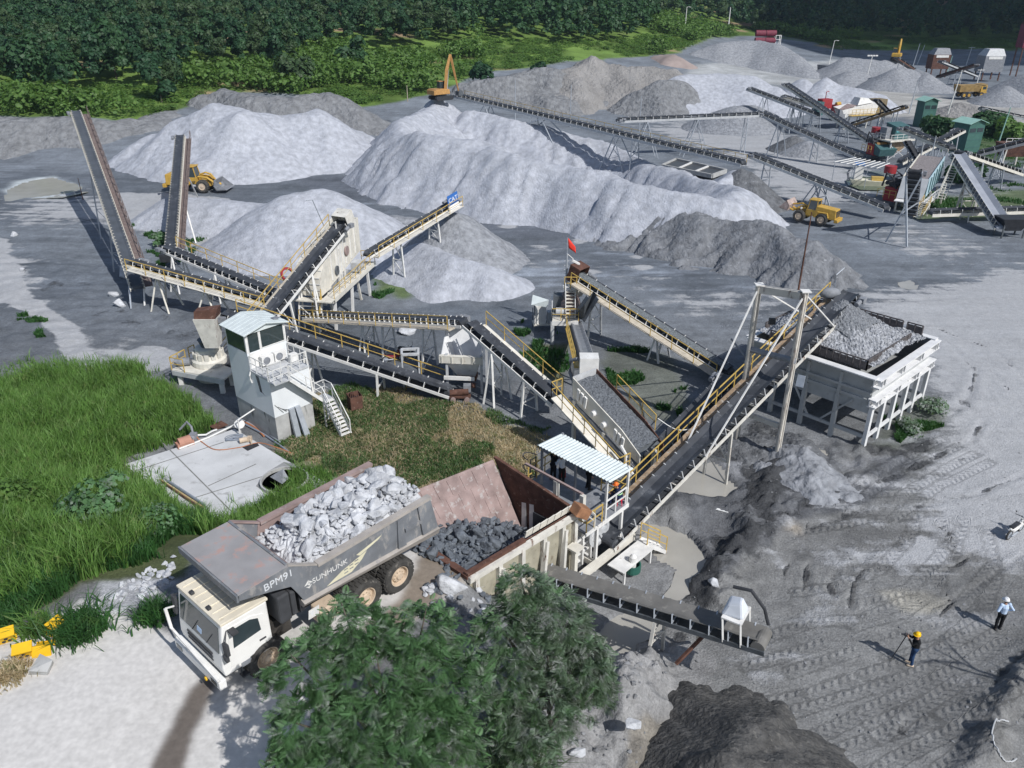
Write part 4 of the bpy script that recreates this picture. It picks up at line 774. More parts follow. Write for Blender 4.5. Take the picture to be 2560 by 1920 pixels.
# ------------------------------------------------------------------ the two big trees in front: pinnate fronds on drooping sprays
def frond(L=.5, nl=9):
    vs = []; fs = []
    for i in range(nl):
        t = (i+1)/(nl+.3); y = t*L; zz = -.22*L*t*t; wd = L*.26*math.sin(math.pi*(.25+.7*t))+.03
        for sgn in (-1, 1):
            o_ = len(vs); dx = sgn*wd; lw = L*.038
            vs += [(0, y, zz), (dx*.5, y+lw*1.6, zz+.012), (dx, y+lw*2.2, zz-.05*L), (dx*.5, y-lw*.4, zz-.01)]; fs.append((o_, o_+1, o_+2, o_+3))
    vs += [(-.004, 0, 0), (.004, 0, 0), (.003, L, -.22*L), (-.003, L, -.22*L)]; o_ = len(vs)-4; fs.append((o_, o_+1, o_+2, o_+3))
    return np.array(vs), np.array(fs)
def bigtree(name, label, base, top, lobes, nfr, m, seed, Lf=.55, m2=None, ymax2=0):
    rr = np.random.default_rng(seed); root = thing(name, label, 'tree', base)
    fv_, ff_ = frond(); V_ = []; k = len(fv_); M2 = []
    lobes = np.array(lobes); wts = lobes[:, 3]**2; wts /= wts.sum()
    sprays = nfr//6
    for s_ in range(sprays):
        q = lobes[rr.choice(len(lobes), p=wts)]; d = rr.normal(size=3); d /= np.linalg.norm(d)
        if d[2] < -.35: d[2] *= -.6
        c = q[:3]+d*q[3]*rr.uniform(.72, 1.05)*np.array([1, 1, .95]); out = d*np.array([1, 1, .35])
        az = math.atan2(out[1], out[0])
        for j in range(6):
            t = az+rr.uniform(-1.7, 1.7); pit = rr.uniform(-.75, .35); sc_ = rr.uniform(.6, 1.15)*Lf/.5; rol = rr.uniform(-.5, .5)
            Rm = np.array(Matrix.Rotation(t-math.pi/2, 3, 'Z') @ Matrix.Rotation(pit, 3, 'X') @ Matrix.Rotation(rol, 3, 'Y'))
            V_.append((fv_*sc_) @ Rm.T+c+rr.normal(0, .05, 3)); M2.append(1 if (m2 and rr.uniform() < np.clip((c[0]-ymax2)/3.0*(1 if ymax2 < 0 else -1)+.3, .08, .8)) else 0)
    v = np.concatenate(V_)-np.array(base); n_ = len(V_); f = (ff_[None]+np.arange(n_)[:, None, None]*k).reshape(-1, 4)
    cr = npmesh('crown', v, f, m, root)
    if m2: cr.data.materials.append(m2); cr.data.polygons.foreach_set('material_index', np.repeat(np.array(M2, dtype=np.int32), len(ff_)))
    tb = MB(); top = Vector(top); b0 = Vector(base)-Vector((0, 0, .6)); mid = b0.lerp(top, .55)+Vector((.15, -.1, 0)); tb.path([b0, b0.lerp(mid, .5), mid, top], [.2, .16, .11, .04], 8)
    for q in lobes:
        e = Vector(q[:3]); st_ = b0.lerp(mid, .6 if e.z < mid.z+.5 else .95); tb.path([st_, st_.lerp(e, .55)+Vector((0, 0, .25)), e, e+(e-st_)*.25], [.085, .06, .035, .01], 6)
    tb.build('trunk', bark, root); return root
LB = Vector((-3.4, 15.0, Hz(-3.4, 15.0)))
def lobe(px, py, Y, rpx):
    p = AT(px, py, Y); t = Y/ray(px, py).y; return (p.x, p.y, p.z, rpx*t/FP)
bigtree('leafy_tree', 'big fresh green tree in front of the truck, hiding its middle wheels', (LB.x, LB.y, LB.z), (LB.x, LB.y, 9.0),
   [lobe(880,1585,16.2,95),lobe(1050,1595,16.4,92),lobe(780,1690,15.4,105),lobe(950,1690,15.6,120),lobe(1110,1710,15.8,98),lobe(775,1820,14.4,90),lobe(900,1850,14.2,120),lobe(1060,1840,14.6,110),lobe(735,1900,13.8,60),lobe(980,1950,13.4,130),lobe(1140,1860,15.2,70),lobe(820,1960,13.2,95)], 6600, leaf_fresh, 61, .37, leaf_dusty, -1.0)
bigtree('leafy_tree', 'dust-greyed tree right of the fresh green one, under the feed hopper', (1.1, 18.3, Hz(1.1, 18.3)), (1.1, 18.3, 7.0),
   [lobe(1310,1480,19.8,66),lobe(1375,1555,19.4,96),lobe(1265,1590,18.8,76),lobe(1425,1660,18.6,98),lobe(1270,1700,17.8,90),lobe(1470,1730,18.2,66),lobe(1370,1780,17.2,80),lobe(1290,1810,16.8,65),lobe(1465,1650,18.8,50),lobe(1330,1880,16.0,65)], 6400, leaf_dusty, 63, .35, leaf_fresh, .1)
# ================================================================== helpers for machines
def railing(pts, m, parent, h=1.0, sp=1.6, r=.024, name='guard_rail', mid=True, up=Vector((0, 0, 1))):
    b = MB(); pts = [Vector(p) for p in pts]
    for i in range(len(pts)-1):
        a, c = pts[i], pts[i+1]; L = (c-a).length; k = max(1, round(L/sp))
        for j in range(k+(i == len(pts)-2)): p = a.lerp(c, j/k); b.beam(p, p+up*h, r*2, r*2, Vector((0, 1, 0)))
        b.beam(a+up*h, c+up*h, r*2, r*2)
        if mid: b.beam(a+up*h*.52, c+up*h*.52, r*1.5, r*1.5)
    return b.build(name, m, parent)
def stairs(top, bot, w_, m, parent, name='stair', rails=None, steps=None, side=(1, -1), hand=.95):
    top, bot = Vector(top), Vector(bot); d = bot-top; u = Vector((d.x, d.y, 0)).normalized(); s = Vector((u.y, -u.x, 0)); b = MB()
    n_ = steps or max(4, int(abs(d.z)/.22))
    for q in (1, -1): b.beam(top+s*(q*w_/2), bot+s*(q*w_/2), .05, .2)
    for k in range(n_): b.box(top.lerp(bot, (k+.5)/n_), (.24, w_, .04), yaw=math.atan2(u.y, u.x))
    o = b.build(name, m, parent)
    if rails:
        for q in side:
            railing([top+s*(q*w_/2), bot+s*(q*w_/2)], rails, parent, hand, 1.3, .025, 'handrail')
    return o
def conveyor(label, A, B, w=.9, frame=white, belt=rubber, walk=0, walkm=None, railm=None, legs=(), idsp=1.2, load=None, name='belt_conveyor', group=None, drive=True, depth=.34, hood=None, idm=None, wk=.65, both=False, legm=None, trough=.14, railmid=True, fh=.2):
    A, B = Vector(A), Vector(B); L = (B-A).length; u = (B-A)/L; s = perp(u); n = s.cross(u); mid = (A+B)/2
    root = thing(name, label, 'conveyor', (mid.x, mid.y, Hz(mid.x, mid.y)), group)
    def P(t, x, z): return A+u*t+s*x+n*z
    q = w/2; pr = [(-q, trough*w), (-q*.42, 0), (q*.42, 0), (q, trough*w), (q, trough*w-.03), (q*.42, -.035), (-q*.42, -.035), (-q, trough*w-.03)]
    b = MB(); b.prism([P(0, x, z) for x, z in pr], u*L)
    b.prism([P(.1, x, z-depth-.1) for x, z in ((-q*.9, 0), (q*.9, 0), (q*.9, -.02), (-q*.9, -.02))], u*(L-.2))
    for e in (0, L): b.tube(P(e, -q*.95, -depth*.5-.04), P(e, q*.95, -depth*.5-.04), depth*.5+.05, 12)
    b.build('belt', belt, root)
    f = MB(); xo = q+.1
    for e in (-1, 1):
        f.beam(P(-.25, e*xo, -depth), P(L+.25, e*xo, -depth), .07, fh, n); 
    k = max(2, int(L/2.5))
    for i in range(k+1): f.beam(P(L*i/k, -xo, -depth-.03), P(L*i/k, xo, -depth-.03), .06, .1, n)
    f.build('frame', frame, root)
    idm = idm or frame; d = MB()
    for e in (-1, 1): d.beam(s*(e*xo)-n*(depth-.08), s*(e*(q+.02))+n*(trough*w+.03), .05, .05); d.beam(s*(e*(q+.02))+n*(trough*w+.02), s*(e*(q-.08))+n*(trough*w-.05), .05, .05)
    d.beam(-s*xo-n*(depth-.12), s*xo-n*(depth-.12), .05, .05, n)
    d.tube(-s*(q*.42)-n*.09, s*(q*.42)-n*.09, .05, 6)
    cnt = max(2, int(L/idsp)); cnt = min(cnt, 95); first = None
    for i in range(cnt):
        p = P(L*(i+.5)/cnt, 0, 0)
        if first is None: first = d.build('idler', idm, root, loc=(0, 0, 0)); first.data.transform(Matrix.Translation(wloc(root))); first.location = p-wloc(root)
        else: o = first.copy(); COL.objects.link(o); o.location = p-wloc(root)
    sides = ([walk] if walk else [])+([-walk] if both and walk else [])
    for e in sides:
        x1 = xo+.05; x2 = x1+wk; g = MB(); g.prism([P(.2, e*x1, -depth), P(.2, e*x2, -depth), P(.2, e*x2, -depth-.05), P(.2, e*x1, -depth-.05)], u*(L-.5))
        for i in range(k+1): g.beam(P(.2+(L-.5)*i/k, e*x1, -depth-.09), P(.2+(L-.5)*i/k, e*x2, -depth-.09), .06, .06, n)
        g.build('walkway', walkm or frame, root)
        if railm: railing([P(.3, e*(x2-.03), -depth), P(L-.4, e*(x2-.03), -depth)], railm, root, 1.0, 1.9, .027, mid=railmid)
    if walk == 0 and railm: railing([P(.3, xo, -depth), P(L-.4, xo, -depth)], railm, root, .9, 1.9, .025)
    for lg in legs:
        t, sa, sl = lg[0], lg[1], lg[2]; lm = legm or frame; tt = t*L
        tops = []
        for e in (-1, 1):
            tp = P(tt, e*xo, -depth-.1)
            for al in ((-sl, sl) if sl else (0,)):
                ft = tp+s*(e*sa)+Vector((u.x, u.y, 0)).normalized()*al; ft.z = surf(ft.x, ft.y)-.05
                if len(lg) > 3: ft.z = lg[3]
                if tp.z-ft.z > .3: MB().beam(tp, ft, .13, .13).build('leg', lm, root); tops.append((tp, ft))
        if len(tops) >= 2:
            br = MB(); a0, a1 = tops[0], tops[-1]
            br.beam(a0[0].lerp(a0[1], .55), a1[0].lerp(a1[1], .55), .08, .08)
            if tops[0][0].z-tops[0][1].z > 2.2: br.beam(a0[0].lerp(a0[1], .1), a1[0].lerp(a1[1], .55), .06, .06); br.beam(a0[0].lerp(a0[1], .55), a1[0].lerp(a1[1], .95), .06, .06)
            br.build('brace', lm, root)
    if drive:
        dm = MB(); e = -(walk or 1); dm.box(P(L-.3, e*(xo+.25), -depth*.3), (.5, .35, .35), yaw=math.atan2(u.y, u.x)); dm.tube(P(L-.7, e*(xo+.25), 0), P(L-1.15, e*(xo+.25), 0), .16, 10); dm.build('drive_motor', midsteel, root)
    if hood:
        hb = MB(); hs = hood[1] if isinstance(hood, tuple) else .9; hm = hood[0] if isinstance(hood, tuple) else hood
        for e in (-1, 1): hb.plate([P(L-.4, e*(xo+.04), -depth), P(L+hs, e*(xo+.04), -depth-.3), P(L+hs, e*(xo+.04), .75), P(L-.4, e*(xo+.04), .75)], .03, s)
        hb.plate([P(L+hs, -xo-.04, -depth-.3), P(L+hs, xo+.04, -depth-.3), P(L+hs, xo+.04, .75), P(L+hs, -xo-.04, .75)], .03, u)
        hb.plate([P(L-.4, -xo-.04, .76), P(L-.4, xo+.04, .76), P(L+hs, xo+.04, .76), P(L+hs, -xo-.04, .76)], .03, n)
        hb.build('head_box', hm, root)
    if load:
        g = MB(); kk = max(6, int(L/.5)); rr = random.Random(int(L*100)); pv = None; vs = []; fs = []
        for i in range(kk+1):
            t = .1+(L-.2)*i/kk; hh = .1+rr.random()*.06; wv = q*(.74+rr.random()*.1)
            vs += [P(t, -wv, trough*w*.7), P(t, -wv*.4, .06+hh*.8), P(t, wv*.3, .07+hh), P(t, wv, trough*w*.7)]
        for i in range(kk):
            for j in range(3): fs.append((i*4+j, i*4+j+1, (i+1)*4+j+1, (i+1)*4+j))
        g.add(vs, fs); o = g.build('crushed_stone', load, smooth=True); o['kind'] = 'stuff'; o['label'] = 'crushed stone riding on a conveyor belt'
    return root, P, L
def rockmesh(seed, m, flat=1.0):
    rr = random.Random(seed); bm = bmesh.new()
    for i in range(15):
        v = Vector((rr.gauss(0, 1), rr.gauss(0, 1), rr.gauss(0, 1))).normalized()*rr.uniform(.75, 1.1); bm.verts.new((v.x*.6, v.y*.48, v.z*.42*flat))
    r_ = bmesh.ops.convex_hull(bm, input=bm.verts[:]); 
    for v in [v for v in bm.verts if not v.link_faces]: bm.verts.remove(v)
    bmesh.ops.bevel(bm, geom=bm.edges[:], offset=.025, segments=1, affect='EDGES')
    me = bpy.data.meshes.new('rock'); bm.to_mesh(me); bm.free(); me.materials.append(m); return me
ROCKP = [rockmesh(i, rockpale) for i in range(14)]; ROCKD = [rockmesh(50+i, rockdark) for i in range(12)]
def rock(meshes, p, s_, label, group, rr, name='rock'):
    o = bpy.data.objects.new(name, rr.choice(meshes)); COL.objects.link(o); o.location = p; o.rotation_euler = (rr.uniform(-.6, .6), rr.uniform(-.6, .6), rr.uniform(0, 6.3))
    o.scale = (s_*rr.uniform(.8, 1.25), s_*rr.uniform(.8, 1.1), s_*rr.uniform(.75, 1.15)); return tag(o, label, 'rock', group)
def heap(name, label, m, f, x0, x1, y0, y1, st, M=None):
    nx, ny = int((x1-x0)/st)+1, int((y1-y0)/st)+1; vs = []; fs = []
    for j in range(ny):
        for i in range(nx): x, y = x0+(x1-x0)*i/(nx-1), y0+(y1-y0)*j/(ny-1); p = Vector((x, y, f(x, y)+random.uniform(-.06, .06))); vs.append(M @ p if M else p)
    for j in range(ny-1):
        for i in range(nx-1): a = j*nx+i; fs.append((a, a+1, a+nx+1, a+nx))
    o = MB().add(vs, fs).build(name, m); o['kind'] = 'stuff'; o['label'] = label; return o
def rockmass(name, label, m, meshes, items):
    V_ = []; F_ = []; o_ = 0
    for p, s_ in items:
        me = random.choice(meshes); Mx = Matrix.Translation(p) @ Matrix.Rotation(random.uniform(0, 6.3), 4, 'Z') @ Matrix.Rotation(random.uniform(-.7, .7), 4, 'X') @ Matrix.Diagonal((s_*random.uniform(.8, 1.2), s_, s_*random.uniform(.75, 1.1), 1))
        V_ += [Mx @ v.co for v in me.vertices]; F_ += [tuple(i+o_ for i in q.vertices) for q in me.polygons]; o_ += len(me.vertices)
    o = MB(); o.v = V_; o.f = F_; o = o.build(name, m); o['kind'] = 'stuff'; o['label'] = label; return o
# ================================================================== the dump truck (x forward, y left, z up; origin under the rear axle)
RZ = 4.5
TRUCK = thing('dump_truck', 'white-cabbed three-axle dump truck with grey body heaped with pale rock', 'dump truck', (0, 0, 0))
def wheelset():
    b = MB(); prof = [(.001, .02), (.10, .03), (.12, -.02), (.25, -.04), (.30, -.10), (.33, -.10), (.36, .0), (.40, .02), (.41, -.3), (.001, -.3)]
    return prof
def make_wheel(x, y, side):
    r = MB(); ax = Vector((0, side, 0)); c = Vector((x, y, .68))
    r.lathe(c, [(.001, .03), (.11, .03), (.13, -.03), (.24, -.05), (.27, -.12), (.34, -.12), (.36, .01), (.40, .02), (.40, -.40), (.001, -.40)], 24, ax)
    for k in range(10): a = k*.628; r.tube(c+Vector((math.cos(a)*.2, side*-.05, math.sin(a)*.2)), c+Vector((math.cos(a)*.2, side*.0, math.sin(a)*.2)), .022, 6)
    w_ = r.build('wheel', hubm, TRUCK, smooth=False)
    t = MB(); t.lathe(c, [(.39, .02), (.44, .05), (.58, .06), (.65, .02), (.675, -.05), (.675, -.35), (.65, -.42), (.58, -.46), (.44, -.45), (.39, -.42), (.39, .02)], 36, ax, False)
    for k in range(26):
        a = k*2*math.pi/26
        for off, d in ((-.04, 0), (-.25, .12)):
            cc = c+Vector((math.cos(a+d)*.68, side*(off-.07), math.sin(a+d)*.68)); Mx = Matrix.Rotation(-(a+d), 3, 'Y'); t.box(cc, (.05, .2, .09), Mx)
    t.build('tyre', tyre, w_, loc=None)
for x in (0, 1.5):
    for y, s_ in ((1.45, 1), (-1.45, -1)): make_wheel(x, y, s_)
    for y, s_ in ((.93, 1), (-.93, -1)): make_wheel(x, y, s_)
for y, s_ in ((1.32, 1), (-1.32, -1)): make_wheel(5.3, y, s_)
b = MB()
for y in (-.45, .45): b.box((2.6, y, 1.08), (8.0, .16, .34))
for x in (0, 1.5, 5.3): b.tube((x, -1.2, .68), (x, 1.2, .68), .14, 10); b.box((x, 0, .72), (.5, .6, .42))
for x in (-1.0, 2.6, 3.9): b.box((x, 0, 1.08), (.2, .9, .28))
b.box((4.55, .4, 1.3), (.7, 1.3, .7)); b.tube((3.4, -.9, 1.1), (4.3, -.9, 1.1), .28, 10)
b.build('chassis', chassis, TRUCK)
b = MB(); b.box((2.95, 1.12, .95), (.75, .55, .62)); b.build('fuel_tank', hubm, TRUCK, bevel=.05)
# cab
b = MB()
cabp = [(5.02, .95), (6.70, .95), (6.74, 1.25), (6.70, 1.72), (6.52, 2.82), (5.02, 2.82)]
b.prism([(x, -1.3, z) for x, z in cabp], (0, 2.6, 0)); b.build('cab', truckwhite, TRUCK, bevel=.05)
b = MB(); b.box((5.76, 0, 2.86), (1.58, 2.62, .09))
for i in range(7): b.box((5.76, -1.05+i*.35, 2.915), (1.4, .035, .03))
b.build('roof', cabroof, TRUCK, bevel=.03)
for y in (-.55, .45): MB().box((6.42, y, 2.97), (.12, .16, .10)).build('roof_lamp', truckdark, TRUCK, bevel=.02)
fr = Vector((6.52-6.70, 0, 2.82-1.72)).normalized(); 
def front(z, y, o=.012): t = (z-1.72)/1.1; return (6.70-.18*t+o, y, z)
b = MB(); b.plate([front(1.80, -1.16), front(1.80, 1.16), front(2.68, 1.12), front(2.68, -1.12)], .02); b.build('windscreen', glass, TRUCK)
b = MB(); b.plate([front(1.95, -.1, .03), front(1.93, .16, .03), front(2.1, .18, .03), front(2.12, -.08, .03)], .01); b.build('dash_paper', clothblue, TRUCK)
b = MB()
for k in range(3): b.box((6.735, 0, 1.30+k*.13), (.03, 1.5, .07))
b.build('grille', truckdark, TRUCK)
for y in (-.4, .45): MB().beam(front(1.8, y, .03), front(2.3, y+.35, .03), .02, .02).build('wiper', blacksteel, TRUCK)
b = MB(); b.box((6.86, 0, .80), (.24, 2.75, .34)); b.box((6.80, 0, .58), (.12, 2.4, .1)); b.build('bumper', truckwhite, TRUCK, bevel=.03)
b = MB(); b.beam((6.98, -1.36, 1.42), (6.98, 1.36, 1.06), .07, .07)
for y in (-1.34, -.5, .5, 1.34): b.beam((6.90, y, .9), (6.98, y, 1.24-.13*y), .05, .05, Vector((0, 1, 0)))
b.beam((6.98, -1.36, 1.42), (7.0, -1.40, 2.2), .09, .06, Vector((0, 1, 0))); b.beam((6.75, -1.3, 2.2), (7.0, -1.40, 2.2), .04, .04); b.build('front_guard', white, TRUCK)
for y in (-1.05, 1.05): MB().box((6.985, y, .80), (.02, .34, .16)).build('headlight', glass, TRUCK)
MB().lathe((6.99, .55, .6), [(.07, 0), (.07, .04), (.001, .05)], 10, (1, 0, 0)).build('indicator_lamp', signyellow, TRUCK)
for sy in (1, -1):
    d = MB(); y = sy*1.306; dp = [(5.18, 1.30), (6.02, 1.12), (6.48, 1.22), (6.46, 1.75), (6.36, 2.62), (5.62, 2.62), (5.22, 2.45)]
    d.plate([(x, y, z) for x, z in dp], .03, Vector((0, 1, 0))); dr = d.build('door', truckwhite, TRUCK)
    g = MB(); g.plate([(x, y+sy*.02, z) for x, z in [(5.36, 1.92), (6.30, 1.84), (6.24, 2.52), (5.66, 2.52), (5.40, 2.40)]], .012, Vector((0, 1, 0))); g.build('window', glass, dr)
    MB().box((5.36, y+sy*.03, 1.55), (.22, .03, .05)).build('handle', truckdark, dr)
    m_ = MB(); m_.box((6.62, sy*1.55, 2.18), (.10, .22, .42)); m_.box((6.66, sy*1.52, 1.84), (.10, .2, .2)); m_.box((6.30, sy*1.50, 2.62), (.2, .3, .07)); m_.tube((6.4, sy*1.28, 2.6), (6.62, sy*1.55, 2.4), .02, 5); m_.build('mirror', truckdark, TRUCK)
    MB().box((6.0, sy*1.315, 1.03), (.34, .02, .16)).build('side_vent', midsteel, TRUCK)
    st_ = MB(); st_.box((5.95, sy*1.22, .55), (.5, .22, .05)); st_.beam((5.72, sy*1.24, .55), (5.72, sy*1.24, .95), .04, .04, Vector((0, 1, 0))); st_.beam((6.18, sy*1.24, .55), (6.18, sy*1.24, .95), .04, .04, Vector((0, 1, 0))); st_.build('step', truckdark, TRUCK)
b = MB(); b.box((4.62, 1.25, 2.42), (.42, .75, 1.05)); b.box((4.28, 1.2, 2.40), (.2, .8, .95)); b.build('air_cleaner', truckdark, TRUCK, bevel=.06)
MB().box((4.0, 1.45, 2.25), (.16, .2, .8)).build('hose_bundle', blacksteel, TRUCK); b = MB(); b.box((4.55, -1.2, 2.3), (.6, .8, .9)); b.build('radiator_box', blacksteel, TRUCK)
mg = MB(); mg.plate([(3.75, 1.45, 1.62), (3.35, 1.45, 1.62), (3.40, 1.45, 1.28), (3.80, 1.45, 1.28)], .02, Vector((0, 1, 0))); mg = mg.build('mud_guard', white, TRUCK)
text('91', .3, (3.57, 1.468, 1.46), (math.pi/2, 0, math.pi), lettergrey, mg)
# body
def sidewall(sy):
    y0 = sy*1.62; sw = MB()
    poly = [(-1.72, 2.05), (-1.42, 3.40), (3.35, 3.36), (4.33, 3.92), (6.0, 3.87), (6.02, 3.70), (5.1, 3.42), (4.35, 3.16), (4.15, 2.75), (3.95, 2.28), (-.2, 1.86)]
    sw.prism([(x, y0, z) for x, z in poly], (0, sy*.07, 0)); o = sw.build('side_wall', truckgrey, TRUCK)
    l_ = MB(); l_.prism([(x, y0-sy*.02, z) for x, z in [(-1.60, 2.3), (-1.36, 3.42), (3.4, 3.36), (3.6, 2.4)]], (0, sy*.012, 0)); l_.build('wear_liner', pinkrust, o)
    c = MB(); c.beam((-1.46, y0+sy*.0, 3.44), (3.35, y0+sy*.0, 3.38), .24, .12); c.beam((3.35, y0, 3.38), (4.33, y0, 3.95), .14, .06); c.build('top_rail', pinkrust if sy < 0 else trucksill, o)
    g = MB(); g.hexa([(-1.75, y0+sy*.07, 1.72), (4.05, y0+sy*.07, 2.14), (4.05, y0-sy*.25, 2.12), (-1.75, y0-sy*.25, 1.70)], [(-1.72, y0+sy*.20, 2.02), (4.05, y0+sy*.20, 2.32), (4.05, y0, 2.40), (-1.72, y0, 2.08)]); g.build('sill', trucksill, o)
    r_ = MB()
    r_.hexa([(-1.66, y0+sy*.07, 2.1), (-.95, y0+sy*.07, 2.12), (-.95, y0+sy*.16, 2.12), (-1.66, y0+sy*.16, 2.1)], [(-1.40, y0+sy*.07, 3.38), (-.80, y0+sy*.07, 3.38), (-.80, y0+sy*.13, 3.38), (-1.40, y0+sy*.13, 3.38)])
    r_.hexa([(-.18, y0+sy*.07, 2.15), (.18, y0+sy*.07, 2.17), (.18, y0+sy*.15, 2.17), (-.18, y0+sy*.15, 2.15)], [(-.1, y0+sy*.07, 3.3), (.12, y0+sy*.07, 3.3), (.12, y0+sy*.12, 3.3), (-.1, y0+sy*.12, 3.3)])
    r_.beam((-.95, y0+sy*.1, 2.72), (-.18, y0+sy*.1, 2.74), .1, .12); r_.build('rib', truckgrey if sy > 0 else pinkrust, o)
    return o, y0+sy*.078
swl, yl = sidewall(1); swr, yr_ = sidewall(-1)
text('BPM91', .36, (4.72, yl, 3.64), (math.pi/2, math.radians(-1), math.pi), lettergrey, swl, sx=1.0)
text('SUNHUNK', .27, (2.93, yl, 2.88), (math.pi/2, 0, math.pi), white, swl, sx=1.05)
lg = MB()
for q in ((0, .13), (0, -.13)): pass
for a_, c_ in ((((-.16, 0), (0, .15), (.05, .10), (-.07, 0)), 0), (((.16, 0), (0, .15), (-.0, .07), (.07, .01)), 0), (((-.12, -.05), (0, -.17), (.12, -.05), (0, -.10)), 0), (((-.05, 0), (.02, -.07), (.07, -.03), (.01, .04)), 0)):
    lg.prism([(3.75-x, yl, 2.88+z) for x, z in a_], (0, .006, 0))
lg.build('emblem', white, swl)
dc = MB()
dc.prism([(x, yl, z) for x, z in [(3.12, 2.38), (2.5, 2.62), (1.46, 2.84), (1.7, 2.6), (2.14, 2.36)]], (0, .005, 0))
dc.prism([(x, yl, z) for x, z in [(1.89, 2.90), (.80, 3.10), (.95, 3.0), (1.75, 2.80)]], (0, .005, 0))
dc.build('decal', creamdecal, swl)
dm_ = MB()
for k in range(6): dm_.box((2.35-(k % 3)*.22, yl+.008, 2.47+(k//3)*.13+(k % 3)*.05), (.15, .006, .035))
dm_.build('decal_mark', truckgrey, swl)
b = MB(); b.plate([(-1.72, -1.6, 2.0), (-1.72, 1.6, 2.0), (3.7, 1.6, 2.35), (3.7, -1.6, 2.35)], .08); b.build('bed_floor', rust, TRUCK)
b = MB(); b.plate([(3.3, -1.62, 2.4), (3.3, 1.62, 2.4), (4.36, 1.62, 3.92), (4.36, -1.62, 3.92)], .07); b.build('front_wall', pinkrust, TRUCK)
canm = mat('canopy_plate', (.30, .29, .29), .6, var=.12, scale=1.1, col2=(.40, .27, .24), thr=.54)
b = MB(); b.plate([(4.33, -1.66, 3.93), (4.33, 1.66, 3.93), (6.02, 1.66, 3.89), (6.02, -1.66, 3.89)], .05); cn = b.build('canopy', canm, TRUCK)
b = MB(); b.box((6.06, 0, 3.79), (.06, 3.4, .24)); b.beam((4.36, -1.62, 3.97), (4.36, 1.62, 3.97), .08, .05); b.build('canopy_lip', truckgrey, cn)
TRUCK.location = (-5.48, 24.92, RZ); TRUCK.rotation_euler = (0, 0, math.atan2(-.744, -.668)); TRUCK.scale = (1.074,)*3
TM = Matrix.Translation(TRUCK.location) @ Matrix.Rotation(math.atan2(-.744, -.668), 4, 'Z') @ Matrix.Scale(1.074, 4)
rr = random.Random(3)
def hz_(x, y): 
    e = min(1, max(0, (1.58-abs(y))/1.0))*min(1, max(0, (3.9-x)/1.1)); return 3.02+.78*e**.8-.05*abs(x-.8)-(.25 if x < -1 else 0)
heap('truck_rubble', 'small grey rubble filling between the rocks on the truck', rockpale, lambda x, y: hz_(x, y)-.13, -1.6, 3.75, -1.58, 1.58, .09, TM)
RL = 'pale grey broken rock heaped in the dump truck body, among many alike'
for i in range(150):
    x = rr.uniform(-1.6, 3.6); y = rr.uniform(-1.45, 1.45); s_ = rr.choice([.26, .3, .34, .4, .5, .62]) if i > 30 else rr.uniform(.6, .95)
    if i < 30 and x > 2.6: x -= .5
    p = TM @ Vector((x, y, hz_(x, y)+s_*.06)); rock(ROCKP, p, s_*.95, RL, 'rocks on the dump truck', rr)
its = []
for i in range(420):
    x = rr.uniform(-1.62, 3.75); y = rr.uniform(-1.5, 1.5); its.append((TM @ Vector((x, y, hz_(x, y)-.02)), rr.uniform(.10, .30)))
rockmass('truck_rubble', 'small pale stones between the big rocks on the truck', rockpale, ROCKP, its)
# ================================================================== feed hopper
def HL(a, b, z): return HB0+U*a+V*b+Vector((0, 0, z-4.5))
hop = thing('feed_hopper', 'rusty steel feed hopper with beige stiffened outer wall behind the truck', 'hopper', HL(3.3, 2.4, 0))
W_ = 4.9
b = MB(); LA, LBk = HL(-.6, W_+.35, 5.5), HL(6.5, W_+.05, 4.75)
b.plate([LA, LBk, HL(6.7, 3.2, 1.3), HL(.3, 3.3, 1.8)], .06); lw = b.build('left_wall', pinkrust, hop)
b = MB(); u_ = (LBk-LA)
for i in range(9):
    for j in range(4):
        t0 = (i+.08+.35*(j % 2))/9; c0 = LA.lerp(LBk, min(t0, .97)); d0 = HL(.3, 3.3, 1.8).lerp(HL(6.7, 3.2, 1.3), min(t0, .97)); q0 = c0.lerp(d0, .04+j*.2); q1 = c0.lerp(d0, .04+j*.2+.185); e = u_*(.096)
        if t0 < .9: b.plate([q0+Vector((.02, -.02, .05)), q0+e+Vector((.02, -.02, .05)), q1+e+Vector((.02, -.02, .05)), q1+Vector((.02, -.02, .05))], .025)
b.build('wear_plates', pinkrust, lw)
b = MB(); b.plate([HL(6.62, W_+.05, 4.8), HL(6.75, -.05, 4.0), HL(6.9, .9, .6), HL(6.9, 3.2, .6)], .06); b.beam(HL(6.62, W_+.05, 4.85), HL(6.75, -.05, 4.05), .16, .1); fw = b.build('end_wall', rust, hop)
b = MB(); b.box(HL(6.72, 2.0, 1.9), (.1, .9, 1.7), yaw=math.atan2(U.y, U.x)); b.build('opening', blacksteel, fw)
for q in (2.6, 3.1): MB().box(HL(6.78, q, 2.2), (.1, .28, 2.2), yaw=math.atan2(U.y, U.x)).build('chain_curtain', white, fw)
b = MB(); b.plate([HL(-.2, 0, 4.5), HL(6.6, 0, 4.0), HL(6.7, 1.0, .8), HL(.3, 1.2, 1.3)], .06); b.build('right_wall', rust, hop)
b = MB(); b.plate([HL(-.1, -.1, 4.5), HL(-.1, W_+.2, 4.6), HL(.3, 3.4, 1.6), HL(.3, 1.1, 1.6)], .06); b.build('back_wall', rust, hop)
b = MB(); b.beam(HL(-.15, -.2, 4.54), HL(-.15, W_+.2, 4.6), .3, .16); b.build('dump_lip', rust, hop)
b = MB(); b.plate([HL(.2, 1, 1.2), HL(6.7, .9, .7), HL(6.7, 3.3, .7), HL(.2, 3.4, 1.2)], .06); b.build('hopper_floor', rust, hop)
